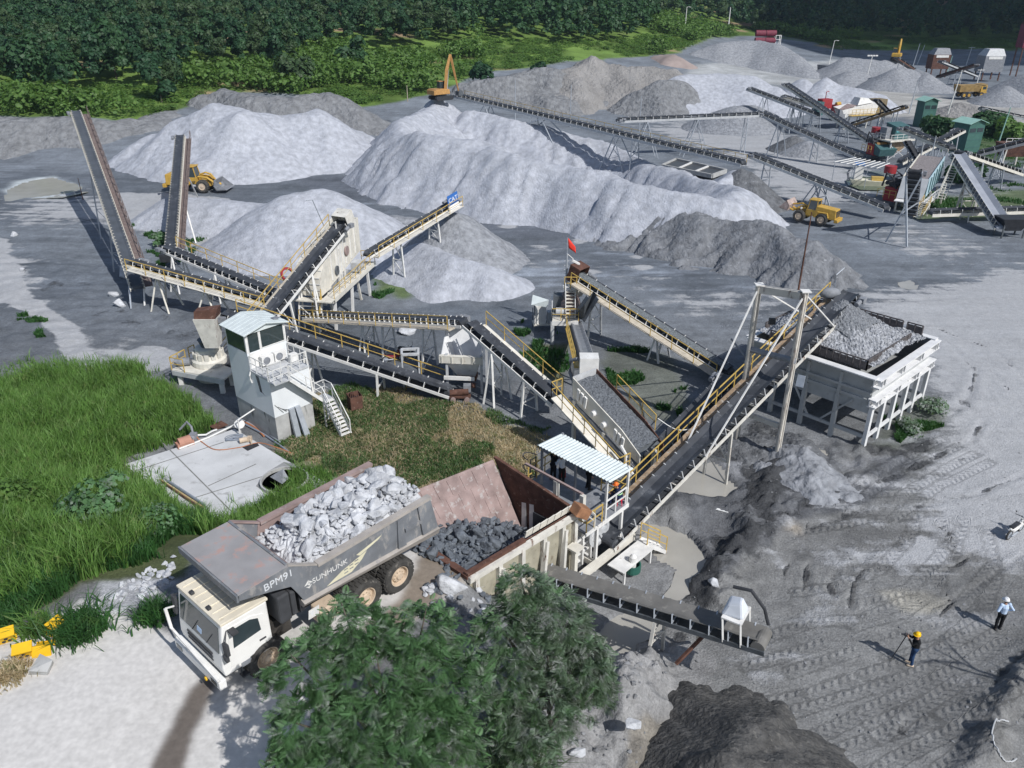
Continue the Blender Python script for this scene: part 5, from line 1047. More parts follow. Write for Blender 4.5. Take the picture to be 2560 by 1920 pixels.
ow = mat('ochre_stained_plate', (.36, .335, .26), .75, var=.2, scale=1.5, col2=(.21, .18, .13), thr=.56)
b = MB(); b.plate([HL(-.1, -.12, 4.4), HL(6.6, -.12, 3.9), HL(6.6, -.12, .1), HL(-.1, -.12, .1)], .05); b.build('outer_wall', ow, hop)
b = MB(); b.beam(HL(-.25, -.26, 4.46), HL(6.7, -.26, 3.96), .2, .26); b.build('rim_beam', ivory, hop)
b = MB(); b.beam(HL(-.25, -.1, 4.66), HL(3.2, -.1, 4.42), .22, .14); b.build('rim_liner', rust, hop)
b = MB()
for k in range(7): p0 = HL(3.3+k*.48, -.02, 4.42-k*.036); b.plate([p0, p0+U*.44+Vector((0, 0, -.03)), p0+U*.44+Vector((0, 0, .36))-V*.1, p0+Vector((0, 0, .36))-V*.1], .05)
b.build('rim_boards', beige, hop)
for a_ in (.15, 1.5, 2.9, 4.3, 5.6, 6.5):
    b = MB(); zt = 4.3-.075*a_; b.beam(HL(a_, -.25, zt), HL(a_, -.25, .0), .22, .22, U); b.build('stiffener', ivory, hop)
for a_, d_ in ((1.5, -.7), (4.3, -.8), (5.6, -.6)): MB().beam(HL(a_+.1, -.34, 4.1-.075*a_), HL(a_+d_, -.75, .1), .24, .16, U).build('brace', ivory, hop)
b = MB(); b.tube(HL(-.5, -.9, 3.55), HL(-.2, -.35, 3.55), .3, 16); b.build('drum', midsteel, hop)
MB().box(HL(6.55, -.5, 4.35), (.75, .62, .5), Matrix.Rotation(.5, 3, 'Z') @ Matrix.Rotation(.6, 3, 'Y')).build('rusty_chute_box', mat('brown_rust_box', (.30, .15, .08), .8, var=.3, scale=3), hop, bevel=.02)
hm = lambda a, b_: 4.35-.30*max(0, a-.2)-.16*max(0, a-3.0)-.10*abs(b_-2.2)+(.35 if a < 1 else 0)
heap('hopper_rubble', 'dark fine rubble under the rocks in the feed hopper', rockdark, lambda a, b_: hm(a, b_)-.15, -.7, 6.5, .25, 4.3, .14, Matrix((( U.x, V.x, 0, HB0.x), (U.y, V.y, 0, HB0.y), (0, 0, 1, 0), (0, 0, 0, 1))))
rr = random.Random(9)
for i in range(95):
    a_, b_ = rr.uniform(-.6, 6.2), rr.uniform(.45, 4.1); s_ = rr.choice([.22, .28, .34, .42, .55]) if i > 18 else rr.uniform(.6, .9)
    rock(ROCKD, HL(a_, b_, hm(a_, b_)+s_*.08), s_, 'dark blue-grey wet rock in the feed hopper, among many alike', 'rocks in the feed hopper', rr)
its = []
for i in range(420):
    a_, b_ = rr.uniform(-.7, 6.3), rr.uniform(.35, 4.2); its.append((HL(a_, b_, hm(a_, b_)-.03), rr.uniform(.10, .34)))
rockmass('hopper_rubble', 'small dark stones between the big rocks in the feed hopper', rockdark, ROCKD, its)
for i in range(48):       # spill beside the rear wheels
    p = G(rr.uniform(1010, 1225), rr.uniform(1440, 1560), 4.4); q = (p-Vector((-5.48, 24.92, 0))); al = q.x*-.668+q.y*-.744; lat = q.x*.744+q.y*-.668
    if lat < 2.0: p += Vector((.744, -.668, 0))*(2.1-lat+rr.uniform(0, .6))
    p.z = Hz(p.x, p.y); s_ = rr.uniform(.16, .5)
    rock(ROCKP if rr.random() < .62 else ROCKD, p+Vector((0, 0, s_*.12)), s_, 'rock in the spill between the rear wheels and the trees, among many alike', 'rocks spilled beside the hopper', rr)
rock(ROCKP, G(1128, 1462, 4.7), 1.15, 'largest pale boulder in the spill beside the rear wheels', None, rr, 'boulder')
for (px, py, z, s_, lab) in [(1155,1790,0,.9,'x')]: pass
for px, py, s_, lab in [(1440,1885,.5,'white boulder on the soil slope at the bottom edge'),(1585,1815,.5,'long pale boulder lying beside the brown sand heap'),(1475,1810,.3,'small pale boulder above the white boulder on the soil slope'),(285,740,1.0,'boulder in the shade under the tall left stacker'),(318,690,1.9,'large tan boulder behind the stacker foot'),(300,765,1.1,'tan boulder in front of the stacker foot'),(36,590,.9,'lone boulder on the bank of the pale mud flow'),(56,676,.7,'small boulder on the edge of the pale mud flow'),(998,825,1.1,'white lump wrapped in sheet below the level conveyor'),(1020,832,1.5,'bigger white lump below the level conveyor'),(1785,1460,.6,'pale block in the black mud by the short conveyor'),(1734,1460,.45,'rock at the lower end of the big puddle')]:
    p = G(px, py, 0); p.z = surf(p.x, p.y); p = G(px, py, p.z); rock([ROCKP[len(lab) % 14]], p+Vector((0, 0, s_*.15)), s_, lab, None, rr, 'boulder')
rr2 = random.Random(33)
for i in range(70):
    px, py = rr2.uniform(245, 440), 0; py = 1560-(px-245)*.62+rr2.uniform(-62, 20); p = G(px, py, 4.4); p.z = Hz(p.x, p.y)
    rock(ROCKP, p+Vector((0, 0, .03)), rr2.uniform(.14, .42), 'flat grey stone in the rubble strip left of the truck cab, among many alike', 'stones beside the haul road', rr2, 'stone')
# ================================================================== jaw crusher and its roofed platform
jaw = thing('jaw_crusher', 'pale grey jaw crusher with big flywheel under the roofed platform', 'crusher', HL(8.8, 1.6, 0))
jy = math.atan2(U.y, U.x)
b = MB(); b.prism([HL(a, .5, z) for a, z in ((7.3, .4), (9.9, .4), (10.2, 1.2), (9.6, 2.3), (7.3, 2.55))], V*2.4); b.build('crusher_frame', palegrey, jaw, bevel=.04)
for bb, s_ in ((.12, -1), (3.75, 1)):
    fl = MB(); c = HL(8.9, bb, 1.55); fl.lathe(c, [(.001, .05), (.14, .08), (.16, .02), (.55, -.02), (.62, .08), (.80, .08), (.80, -.16), (.62, -.16), (.001, -.1)], 32, V*s_); 
    for k in range(6): a = k*1.047; fl.beam(c+V*s_*.03+U*math.cos(a)*.15+Vector((0, 0, math.sin(a)*.15)), c+V*s_*.03+U*math.cos(a)*.62+Vector((0, 0, math.sin(a)*.62)), .12, .08, V)
    fl.build('flywheel', palegrey, jaw)
b = MB()
for k in range(4): b.box(HL(7.5, .42, .5+k*.42), (1.5, .5, .1), yaw=jy)
for k in range(3): b.box(HL(7.0+k*.65, .2, 1.1), (.1, .3, 1.6), yaw=jy)
b.build('ribbed_side', white, jaw)
b = MB(); b.beam(HL(5.6, -.6, .55), HL(11, -.6, .55), .25, .4); b.beam(HL(5.6, 3.6, .55), HL(11, 3.6, .55), .25, .4)
for a_ in (6.2, 8, 10.6): b.beam(HL(a_, -.6, .4), HL(a_, 3.6, .4), .2, .3)
b.build('base_frame', beige, jaw)
b = MB(); b.box(HL(9.5, -1.5, .55), (2.6, .95, .06), yaw=jy); 
for q in (8.4, 10.6): b.beam(HL(q, -1.9, .55), HL(q, -1.9, -.3), .1, .1, U)
b.build('service_deck', white, jaw)
stairs(HL(10.85, -1.3, .6), HL(12.0, -1.75, -.3), .6, white, jaw, 'service_stair', yellow, 5)
b = MB(); b.box(HL(6.2, -.55, 2.5), (.6, .6, .1), yaw=jy); b.box(HL(6.2, -.55, 1.2), (.22, .22, 2.5), yaw=jy); b.build('post_table', beige, jaw)
plat = thing('crusher_platform', 'operators\' platform with yellow rails under a pale corrugated roof', 'platform', HL(9, 1.8, 0))
b = MB(); b.box(HL(9.25, 2.0, 2.66), (2.5, 4.9, .1), yaw=jy); b.box(HL(7.75, .05, 2.64), (1.2, .9, .1), yaw=jy); b.build('deck', midsteel, plat)
b = MB(); b.beam(HL(8.0, -.46, 2.6), HL(10.5, -.46, 2.6), .08, .2); b.beam(HL(10.5, -.46, 2.6), HL(10.5, 4.4, 2.6), .08, .2); b.beam(HL(7.15, -.42, 2.58), HL(8.4, -.42, 2.58), .08, .16); b.build('deck_edge', white, plat)
b = MB(); ra, rb = HL(8.55, -.62, 4.95), HL(10.45, -.62, 4.82); n_ = 46; vs = []; fs = []
for i in range(n_+1):
    o = V*(4.5*i/n_)+Vector((0, 0, .025*(1 if i % 2 else -1)+.18*i/n_)); vs += [ra+o, rb+o]
for i in range(n_): fs.append((2*i, 2*i+1, 2*i+3, 2*i+2))
b.add(vs, fs); rf = b.build('roof', paleroof, plat); rf.modifiers.new('thickness', 'SOLIDIFY').thickness = .012
for a_, b_ in ((8.62, -.42), (10.35, -.42), (8.8, 3.75), (10.4, 3.75), (8.8, 1.6)):
    MB().beam(HL(a_, b_, 2.6), HL(a_, b_, 4.92+.04*b_), .1, .1, U).build('post', white if b_ < 0 else midsteel, plat)
for a_, b_ in ((8.0, -.42), (10.0, -.42)): MB().beam(HL(a_, b_, 2.6), HL(a_, b_, -.2), .14, .14, U).build('leg', white, plat)
for a_, b_ in ((7.75, .3), (7.85, 2.0)): MB().beam(HL(a_, b_, .6), HL(a_, b_, 4.2), .22, .22, U).build('column', ivory, plat)
b = MB(); b.beam(HL(7.8, .35, 4.2), HL(7.85, 4.0, 4.3), .12, .1); b.build('crossbeam', pinkrust, plat)
railing([HL(10.3, -.4, 2.7), HL(8.65, -.4, 2.7)], white, plat, 1.0, .8, .03)
railing([HL(8.4, -.40, 2.7), HL(7.2, -.40, 2.7), HL(7.2, .4, 2.7)], yellow, plat, 1.0, .55, .028)
railing([HL(8.4, 4.3, 2.7), HL(10.4, 4.35, 2.7)], yellow, plat, 1.0, .7, .028)
railing([HL(6.9, -.45, 3.6), HL(7.15, -.9, 3.2)], beige, plat, .8, .5, .028, 'gate')
railing([HL(10.45, -.4, 2.7), HL(10.45, 1.2, 2.7)], yellow, plat, 1.0, .8, .028)
lad = MB()
for q in (-.2, .2): lad.beam(HL(9.0+q, 4.55, -.1), HL(9.0+q, 4.5, 3.9), .05, .05, U)
for k in range(14): lad.beam(HL(8.8, 4.52, .2+k*.28), HL(9.2, 4.52, .2+k*.28), .03, .03)
for k in range(4):
    for j in range(8):
        a0, a1 = math.pi*j/8, math.pi*(j+1)/8; zz = 1.8+k*.7; lad.beam(HL(9-.35*math.cos(a0), 4.55+.6*math.sin(a0), zz), HL(9-.35*math.cos(a1), 4.55+.6*math.sin(a1), zz), .04, .03)
lad.build('caged_ladder', darksteel, plat)
pot = MB(); c = G(1580, 1425, .05); pot.lathe(c, [(.42, 0), (.42, .42), (.36, .42), (.36, .1)], 18); o = pot.build('tub', mat('green_tub', (.03, .12, .09), .6), None, loc=c); tag(o, 'dark green round tub with pale top under the white service deck', 'tub')
kt = MB(); kt.lathe(c+Vector((0, 0, .12)), [(.18, 0), (.18, .7), (.06, .85)], 12); o = kt.build('sack', white, None, loc=c+Vector((0, 0, .12))); tag(o, 'white sack standing in the green tub', 'sack')
for (px, py, rx) in [(1795,1285,.5),(1812,1290,.75)]:
    p = G(px, py, .0); p.z = surf(p.x, p.y)+.04; o = MB().box(p, (1.0, .16, .03), yaw=rx-1.2).build('plank', paper, None, loc=p); tag(o, 'white plank on the grey bank below the main conveyor, '+('upper of the pair' if rx < .6 else 'lower of the pair'), 'plank')
# ================================================================== short conveyor at the hopper, main conveyor, frame, bin
A_, B_ = G(1350, 1425, 2.0), G(1905, 1590, 3.3)
cv, P, L = conveyor('short dusty conveyor sloping over puddles in the foreground, right of the trees', A_, B_, .9, darksteel, rubberdust, 0, legs=[(.58, .25, 0)], idsp=.72, idm=galv, drive=False, legm=ivory)
m_ = MB(); m_.box(P(L-1.0, 0, .75), (.8, 1.15, .06), yaw=math.atan2((B_-A_).y, (B_-A_).x))
for t_ in (-1.35, -.65):
    for e in (-.55, .55): m_.beam(P(L+t_, e, -.35), P(L+t_, e, .75), .07, .07, Vector((0, 1, 0)))
m_.build('motor_stand', white, cv)
MB().hexa([P(L-1.5, -.42, .78), P(L-.6, -.42, .78), P(L-.6, .42, .78), P(L-1.5, .42, .78)], [P(L-1.3, -.25, 1.35), P(L-.75, -.12, 1.5), P(L-.7, .2, 1.45), P(L-1.25, .22, 1.25)]).build('covered_motor', clothwhite, cv, bevel=.1)
MB().path([P(L-1.3, -.55, 1.5), P(L-.6, -.6, 1.5), P(L-.1, -.62, .8), P(L+.05, -.62, .1)], .07, 8).build('drive_belt_guard', blacksteel, cv)
MB().tube(P(L-.02, -.5, -.2), P(L-.02, .5, -.2), .27, 18).build('head_pulley', rubberdust, cv)
MB().beam(P(L*.80, -.45, -.45), G(1690, 1660, .9), .12, .12).build('prop', rust, cv)
MB().beam(P(L*.76, .45, -.45), G(1745, 1600, .2), .12, .12).build('prop', ivory, cv)
MA, MBh = G(1516, 1340, 1.2), G(2128, 733, 7.5)
main, PM, LM = conveyor('long main conveyor rising from jaw crusher to bin, rusty walkway and yellow rail', MA, MBh, 1.1, ivory, rubber, -1, rustlt, yellow, legs=[(.40, .1, 0)], idsp=1.0, depth=.42, idm=palegrey, wk=.7)
gal = MB()
gal.path([PM(LM-.5, -.9, .2), PM(LM-.3, -.95, 1.3), PM(LM+.5, -.8, 1.45)], .035, 6); gal.build('lamp_arm', galv, main)
MB().ell(PM(LM-.9, -1.0, .2), (.7, .35, .4), 10, 7).build('covered_motor', midsteel, main, smooth=True)
pb = Vector(((MBh-MA).x, (MBh-MA).y, 0)).normalized(); ps = Vector((pb.y, -pb.x, 0))
fR = G(1946, 1117, .8); fL = fR-ps*2.75; tR = Vector((fR.x, fR.y, ZA(729, fR))); tL = Vector((fL.x, fL.y, ZA(712, fL)))
py_ = thing('hanger_frame', 'tall rusty white portal frame straddling the main conveyor', 'frame', (fR+fL)/2)
for a_, c_ in ((fR, tR), (fL, tL)):
    g = MB(); g.beam(a_, c_, .34, .12, Vector((0, 1, 0)) if False else ps); o = MB().beam(a_-Vector((0, 0, .6)), c_, .44, .10, ps).beam(a_+pb*.15-Vector((0, 0, .6)), c_+pb*.15, .10, .2, ps).beam(a_-pb*.15-Vector((0, 0, .6)), c_-pb*.15, .10, .2, ps).build('post', rustpost, py_)
    MB().box(c_+Vector((0, 0, .03)), (.5, .5, .06)).build('cap_plate', white, py_)
MB().beam(tR-Vector((0, 0, .25)), tL-Vector((0, 0, .25)), .3, .42).build('top_beam', rustpost, py_)
MB().tube(fR.lerp(tR, .58)+ps*.1, fL.lerp(tL, .58)-ps*.1, .18, 10).build('roller', midsteel, py_)
MB().beam(fR.lerp(tR, .14), fL.lerp(tL, .14), .2, .3).build('low_beam', ivory, py_)
for top, e in ((tR, .66), (tL, -.66)):
    MB().beam(top-Vector((0, 0, .15)), PM(LM*.30, e, -.3), .075, .075).build('tie_rod', white, py_); MB().beam(top-Vector((0, 0, .15)), PM(LM*.86, e, -.3), .075, .075).build('tie_rod', white, py_)
bx = MB(); bx.box(fL.lerp(tL, .80)+ps*1.1, (.35, .2, .35)); bx.build('junction_box', blacksteel, py_)
MB().beam(fL.lerp(tL, .52)-ps*.2, fL.lerp(tL, .60)-ps*1.4+pb*.2, .08, .08).build('lamp_bracket', midsteel, py_)
sp = MB(); c = fR.lerp(tR, .475)+ps*.6; sp.plate([c+ps*-.2+Vector((0, 0, .3)), c+ps*.25+Vector((0, 0, .35)), c+ps*.35-pb*.3-Vector((0, 0, .25)), c-ps*.1-pb*.3-Vector((0, 0, .3))], .03); sp.build('solar_panel', galv, py_)
rod = MB(); lt = Vector((tR.x-.3, tR.y+.3, tR.z)); ztop = ZA(530, lt); rod.path([lt, lt+Vector((0, 0, (ztop-lt.z)*.5)), lt+Vector((0, 0, ztop-lt.z))], [.06, .045, .03], 6); rod.build('lightning_rod', rust, py_)
# bin
BF = G(2197, 947, 4.75); BF.z = 0; bu = Vector((.73, .683, 0)).normalized(); bv = Vector((-bu.y, bu.x, 0)); byaw = math.atan2(bu.y, bu.x)
def BL(a, b_, z): return BF+bu*a+bv*b_+Vector((0, 0, z))
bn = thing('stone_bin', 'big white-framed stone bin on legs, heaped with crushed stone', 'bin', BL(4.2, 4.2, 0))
Wa, Wb = 8.4, 8.6
for k in range(6):
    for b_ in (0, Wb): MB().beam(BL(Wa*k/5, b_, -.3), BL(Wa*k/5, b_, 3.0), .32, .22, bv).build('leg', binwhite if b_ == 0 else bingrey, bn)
for k in range(1, 4):
    for a_ in (0, Wa): MB().beam(BL(a_, Wb*k/4, -.3), BL(a_, Wb*k/4, 3.0), .26, .26, bv).build('leg', bingrey, bn)
for z, h_ in ((3.15, .5), (4.45, .55)):
    g = MB(); 
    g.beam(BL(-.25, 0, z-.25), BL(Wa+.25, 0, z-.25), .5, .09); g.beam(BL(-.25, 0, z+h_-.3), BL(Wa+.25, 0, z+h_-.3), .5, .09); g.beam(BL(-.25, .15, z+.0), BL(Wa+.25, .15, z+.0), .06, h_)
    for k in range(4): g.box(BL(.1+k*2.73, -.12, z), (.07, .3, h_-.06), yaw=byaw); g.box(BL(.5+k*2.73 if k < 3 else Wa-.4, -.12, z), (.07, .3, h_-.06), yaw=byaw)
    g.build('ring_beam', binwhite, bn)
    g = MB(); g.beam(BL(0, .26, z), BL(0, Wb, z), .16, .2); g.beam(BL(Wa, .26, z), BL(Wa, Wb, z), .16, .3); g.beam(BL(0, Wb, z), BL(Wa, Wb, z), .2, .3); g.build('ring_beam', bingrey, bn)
g = MB(); g.beam(BL(-.2, .0, 4.79), BL(-.2, Wb, 4.79), .55, .08); g.beam(BL(Wa+.1, 0, 4.79), BL(Wa+.1, Wb, 4.79), .5, .08); g.beam(BL(-.2, Wb, 4.79), BL(Wa, Wb, 4.79), .5, .08); g.build('rim', binwhite, bn)
for a_ in (0, Wa):
    g = MB(); g.plate([BL(a_+.05, .2, 4.7), BL(a_+.05, Wb, 4.7), BL(a_+.05, Wb, 2.3), BL(a_+.05, .2, 2.3)], .05, bu); g.build('side_plate', bingrey, bn)
for b_ in (.2, Wb):
    g = MB(); g.plate([BL(0, b_, 4.7), BL(Wa, b_, 4.7), BL(Wa, b_, 3.0), BL(0, b_, 3.0)], .05, bv); g.build('side_plate', bingrey, bn)
cA, cB = Wa/2, Wb/2
for pts in ([(0.05, .2), (0.05, Wb), (cA-1.1, Wb-2.2), (cA-1.1, 2.2)], [(Wa, .2), (Wa, Wb), (cA+1.1, Wb-2.2), (cA+1.1, 2.2)], [(0, .2), (Wa, .2), (cA+1.1, 2.2), (cA-1.1, 2.2)], [(0, Wb), (Wa, Wb), (cA+1.1, Wb-2.2), (cA-1.1, Wb-2.2)]):
    g = MB(); g.plate([BL(*pts[0], 3.0), BL(*pts[1], 3.0), BL(*pts[2], .9), BL(*pts[3], .9)], .06); g.build('funnel_plate', bingrey, bn)
for k in range(1, 4): MB().beam(BL(-.08, Wb*k/4, 4.5), BL(-.08, Wb*k/4, 2.9), .14, .18, bv).build('stiffener', bingrey, bn)
for z in (3.7,): MB().beam(BL(-.1, .2, z), BL(-.1, Wb, z), .16, .14).build('stiffener', bingrey, bn)
for b1, b2 in ((1.2, 3.2), (5.2, 3.8), (5.4, 7.4)): MB().beam(BL(-.1, b1, 2.9), BL(.1, b2, .6), .12, .12).build('brace', bingrey, bn)
for z in (.75,):
    MB().beam(BL(0, 0, z), BL(Wa, 0, z), .14, .2).build('tie_beam', binwhite, bn); MB().beam(BL(0, 0, z), BL(0, Wb, z), .14, .2).build('tie_beam', bingrey, bn); MB().beam(BL(Wa, 0, z), BL(Wa, Wb, z), .14, .2).build('tie_beam', bingrey, bn)
rp = mat('rusty_rail_panel', (.10, .09, .09), .8, var=.3, scale=4)
for seg in (((.3, .95), (.3, 7.4)), ((.3, .95), (6.4, .95)), ((1.2, Wb-.3), (Wa-.2, Wb-.3)), ((Wa-.2, Wb-.3), (Wa-.2, 2.2)), ((Wa-.2, 1.9), (Wa-.2, .9))):
    g = MB(); p0, p1 = BL(*seg[0], 4.85), BL(*seg[1], 4.85); L_ = (p1-p0).length; k_ = int(L_/.42)
    d_ = (p1-p0)/L_; nn = Vector((d_.y, -d_.x, 0)); g.plate([p0, p1, p1+Vector((0, 0, .55)), p0+Vector((0, 0, .55))], .025, nn)
    for i in range(k_+1): p = p0.lerp(p1, i/k_); g.beam(p, p+Vector((0, 0, .66)), .07, .09, Vector((0, 1, 0)))
    g.beam(p0+Vector((0, 0, .66)), p1+Vector((0, 0, .66)), .07, .07); g.build('rail_panel', rp, bn)
def bh(x, y): d = math.hypot(x-3.9, y-4.6); return 5.2+max(0, 1.8-.42*d)+(-.25 if x > 6.5 else 0)+.1*math.sin(x*3)*math.sin(y*2.4)
BMx = Matrix(((bu.x, bv.x, 0, BF.x), (bu.y, bv.y, 0, BF.y), (0, 0, 1, 0), (0, 0, 0, 1)))
heap('bin_stone', 'crushed stone heaped in the bin, darker at the peak', mat('bin_stone', (.34, .35, .37), .95, var=.45, scale=5, bump=1.0, bscale=6, col2=(.16, .17, .18), thr=.56), bh, .3, Wa-.25, .5, Wb-.35, .1, BMx)
heap('bin_stone', 'dark fresh crushed stone at the peak of the bin heap', darkgravel, lambda x, y: 5.0+2.5-.62*math.hypot(x-3.9, y-4.6), 1.9, 5.9, 2.6, 6.6, .12, BMx)
# ================================================================== control tower
T0 = G(697, 1106, 0); tu = Vector((.667, .745, 0)).normalized(); tv = Vector((-tu.y, tu.x, 0)); tyaw = math.atan2(tu.y, tu.x)
TU, TVd, TVc = 2.75, 2.1, 2.3; TT = TVd+TVc
def TL(a, b_, z): return T0+tu*a+tv*b_+Vector((0, 0, z))
def rot2(b_): return Matrix.Rotation(tyaw, 3, 'Z')
tw = thing('control_tower', 'tall white control cabin on a stained concrete base with outside stairs', 'control tower', TL(TU/2, TT/2, 0))
def tb(b, a0, a1, b0, b1, z0, z1): b.box(TL((a0+a1)/2, (b0+b1)/2, (z0+z1)/2), (a1-a0, b1-b0, z1-z0), rot2(0)); return b
tb(MB(), 0, TU, 0, TT, -.4, 1.75).build('concrete_base', towerbase, tw)
tb(MB(), -.02, TU+.02, -.02, TT+.02, 1.75, 4.25).build('lower_wall', towerwall, tw)
tb(MB(), -.06, TU+.06, -.08, TVd+.02, 4.25, 4.37).build('deck', palegrey, tw)
tb(MB(), -.02, TU+.02, TVd, TT+.02, 4.25, 5.45).build('cabin_wall', towerwall, tw)
cp = MB()
for a, b_ in ((.03, TVd+.05), (TU-.03, TVd+.05), (.03, TT-.05), (TU-.03, TT-.05), (.95, TVd+.05)): tb(cp, a-.06, a+.06, b_-.06, b_+.06, 5.45, 6.75)
cp.build('cabin_posts', white, tw)
tb(MB(), .1, TU-.1, TVd+.1, TT-.1, 4.3, 4.4).build('cabin_floor', midsteel, tw)
for pts in ([(.12, TVd+.02), (.9, TVd+.02)], [(1.0, TVd+.02), (TU-.1, TVd+.02)]):
    (a0, b0), (a1, b1) = pts; z0 = 5.5 if a0 > .5 else 5.0
    g = MB(); g.plate([TL(a0, b0, z0), TL(a1, b1, z0), TL(a1, b1, 6.65), TL(a0, b0, 6.65)], .03); fr_ = g.build('window' if a0 > .5 else 'door_window', glass, tw)
    f = MB(); 
    for q in ((a0, z0, a1, z0), (a0, 6.68, a1, 6.68), (a0, z0, a0, 6.68), (a1, z0, a1, 6.68)): f.beam(TL(q[0], b0-.03, q[1]), TL(q[2], b0-.03, q[3]), .05, .05)
    f.build('window_frame', white, fr_)
for a in (.0, TU):
    g = MB(); g.plate([TL(a, TVd+.12, 5.5), TL(a, TT-.1, 5.5), TL(a, TT-.1, 6.65), TL(a, TVd+.12, 6.65)], .03); g.build('window', glass, tw)
g = MB(); g.plate([TL(.1, TT, 5.5), TL(TU-.1, TT, 5.5), TL(TU-.1, TT, 6.65), TL(.1, TT, 6.65)], .03); g.build('window', glass, tw)
for a0, a1 in ((.15, .15),): tb(MB(), .14, .88, TVd-.03, TVd-.015, 4.4, 5.4).build('door', white, tw)
rf = MB(); e0, e1 = -.22, TU+.22
for sa, sb in ((e0, TU/2), (e1, TU/2)):
    rf.plate([TL(sa, TVd-.3, 6.72), TL(sb, TVd-.3, 7.12), TL(sb, TT+.25, 7.12), TL(sa, TT+.25, 6.72)], .05)
rf.prism([TL(.0, TVd-.1, 6.68), TL(TU, TVd-.1, 6.68), TL(TU/2, TVd-.1, 7.08)], tv*.05); rf.prism([TL(.0, TT, 6.68), TL(TU, TT, 6.68), TL(TU/2, TT, 7.08)], tv*.05)
for k in range(7): 
    b_ = TVd-.2+k*.42
    for sa in (e0, e1): rf.beam(TL(sa, b_, 6.75), TL(TU/2, b_, 7.15), .02, .02)
rf.build('roof', paleroof, tw)
tb(MB(), TU-.5, TU-.1, TVd+.2, TVd+.6, 6.95, 6.99).build('roof_patch', midsteel, tw)
for a in (1.05, 1.95):
    ac = MB(); tb(ac, a-.42, a+.42, TVd-.48, TVd-.14, 4.5, 5.1); o = ac.build('air_conditioner', white, tw, bevel=.02)
    gr = MB(); gr.lathe(TL(a-.1, TVd-.485, 4.8), [(.24, 0), (.24, .02), (.19, .03), (.19, .0), (.001, .01)], 18, -tv); gr.build('fan_grille', midsteel, o)
tb(MB(), TU-.55, TU-.05, .9, 1.25, 4.4, 4.95).build('outdoor_box', white, tw)
railing([TL(0, TVd-.1, 4.37), TL(0, 0, 4.37), TL(.9, -.02, 4.37)], white, tw, .95, .7, .022)
railing([TL(1.6, 0, 4.37), TL(TU, 0, 4.37), TL(TU, TVd-.1, 4.37)], white, tw, .95, .7, .022)
tb(MB(), -.1, 1.1, -.72, -.05, 4.2, 4.28).build('stair_landing', palegrey, tw)
railing([TL(-.1, -.05, 4.28), TL(-.1, -.7, 4.28), TL(.9, -.7, 4.28)], white, tw, .95, .6, .022)
stairs(TL(1.0, -.38, 4.22), TL(3.1, -.38, 2.0), .62, white, tw, 'stair', white, 11, (1,))
b = MB(); tb(b, 3.05, 3.85, -.75, .1, 1.9, 1.98); b.build('stair_landing', palegrey, tw)
railing([TL(3.1, .1, 1.98), TL(3.85, .1, 1.98), TL(3.85, -.7, 1.98)], white, tw, .95, .6, .022)
stairs(TL(3.45, -.75, 1.98), G(866, 1088, .05), .7, white, tw, 'stair', white, 10, (1, -1))
for a, b_ in ((3.15, -.65), (3.8, .0)): MB().beam(TL(a, b_, -.2), TL(a, b_, 1.9), .08, .08, tu).build('stair_leg', white, tw)
pan = MB(); tb(pan, .95, 1.5, -.1, -.02, -.2, 1.72); pan.build('door_opening', blacksteel, tw)
for k in range(2):
    g = MB(); p0 = TL(1.0+k*.5, -.28-.25*k, -.1); g.hexa([p0, p0+tu*.38, p0+tu*.38-tv*.2, p0-tv*.2], [TL(.95+k*.42, -.04, 2.0), TL(1.3+k*.42, -.04, 2.0), TL(1.3+k*.42, -.2, 2.0), TL(.95+k*.42, -.2, 2.0)]); g.build('leaning_duct', galv, tw)
cb = MB()
for k in range(4): cb.path([TL(-.03+.0*k, 1.2+k*.1, 4.3), TL(-.05, 1.0+k*.06, 3.2), TL(.1+.2*k, -.04, 2.6-.2*k), TL(.6+.22*k, -.05, 1.9)], .015, 5)
cb.build('cable', blacksteel, tw)
MB().path([TL(-.04, TVd-.1, 4.3), TL(-.15, TVd-.12, 4.05), TL(-.1, TVd-.05, 3.75), TL(-.04, TVd-.05, 3.5)], .05, 6).build('pipe_elbow', white, tw)
MB().path([TL(-.05, 2.3, 1.55), TL(-1.4, 2.0, 1.45), TL(-1.45, 2.0, .1)], .05, 6).build('drain_pipe', white, tw)
p = TL(-1.15, 2.4, .0); o = MB().lathe(p+Vector((0, 0, .9)), [(.02, .06), (.22, .05), (.32, 0), (.33, -.03), (.02, .02)], 18, Vector((.3, -.5, .8))).tube(p+Vector((0, 0, -.1)), p+Vector((0, 0, .9)), .03, 6).build('satellite_dish', white, None, loc=p); tag(o, 'small white dish on a post at the shaded side of the control tower', 'dish')
# ================================================================== concrete pad and what lies on it
pz = .36; PC = [(312,1161),(587,1072),(715,1150),(825,1211),(640,1330),(471,1300)]
PW = [G(a, b, pz) for a, b in PC]; c0 = sum(PW, Vector((0, 0, 0)))/len(PW)
o = MB().prism([p-Vector((0, 0, .7)) for p in PW], (0, 0, .7)).build('concrete_pad', padm, None, loc=Vector((c0.x, c0.y, 0))); tag(o, 'flat grey concrete pad between the tall grass and the control tower', 'concrete pad')
jt = MB()
for a, b in (((400,1100),(590,1290)), ((330,1180),(560,1105)), ((430,1262),(660,1190)), ((520,1215),(640,1160))): jt.beam(G(*a, pz+.003), G(*b, pz+.003), .07, .012)
jt.build('joint', concrete, o).data.materials[0] = mat('joint_dirt', (.20, .20, .19), .95)
def flatrect(pts, z, m, name, par=None, t=.02): return MB().plate([G(a, b, z) for a, b in pts], t, Vector((0, 0, 1))).build(name, m, par)
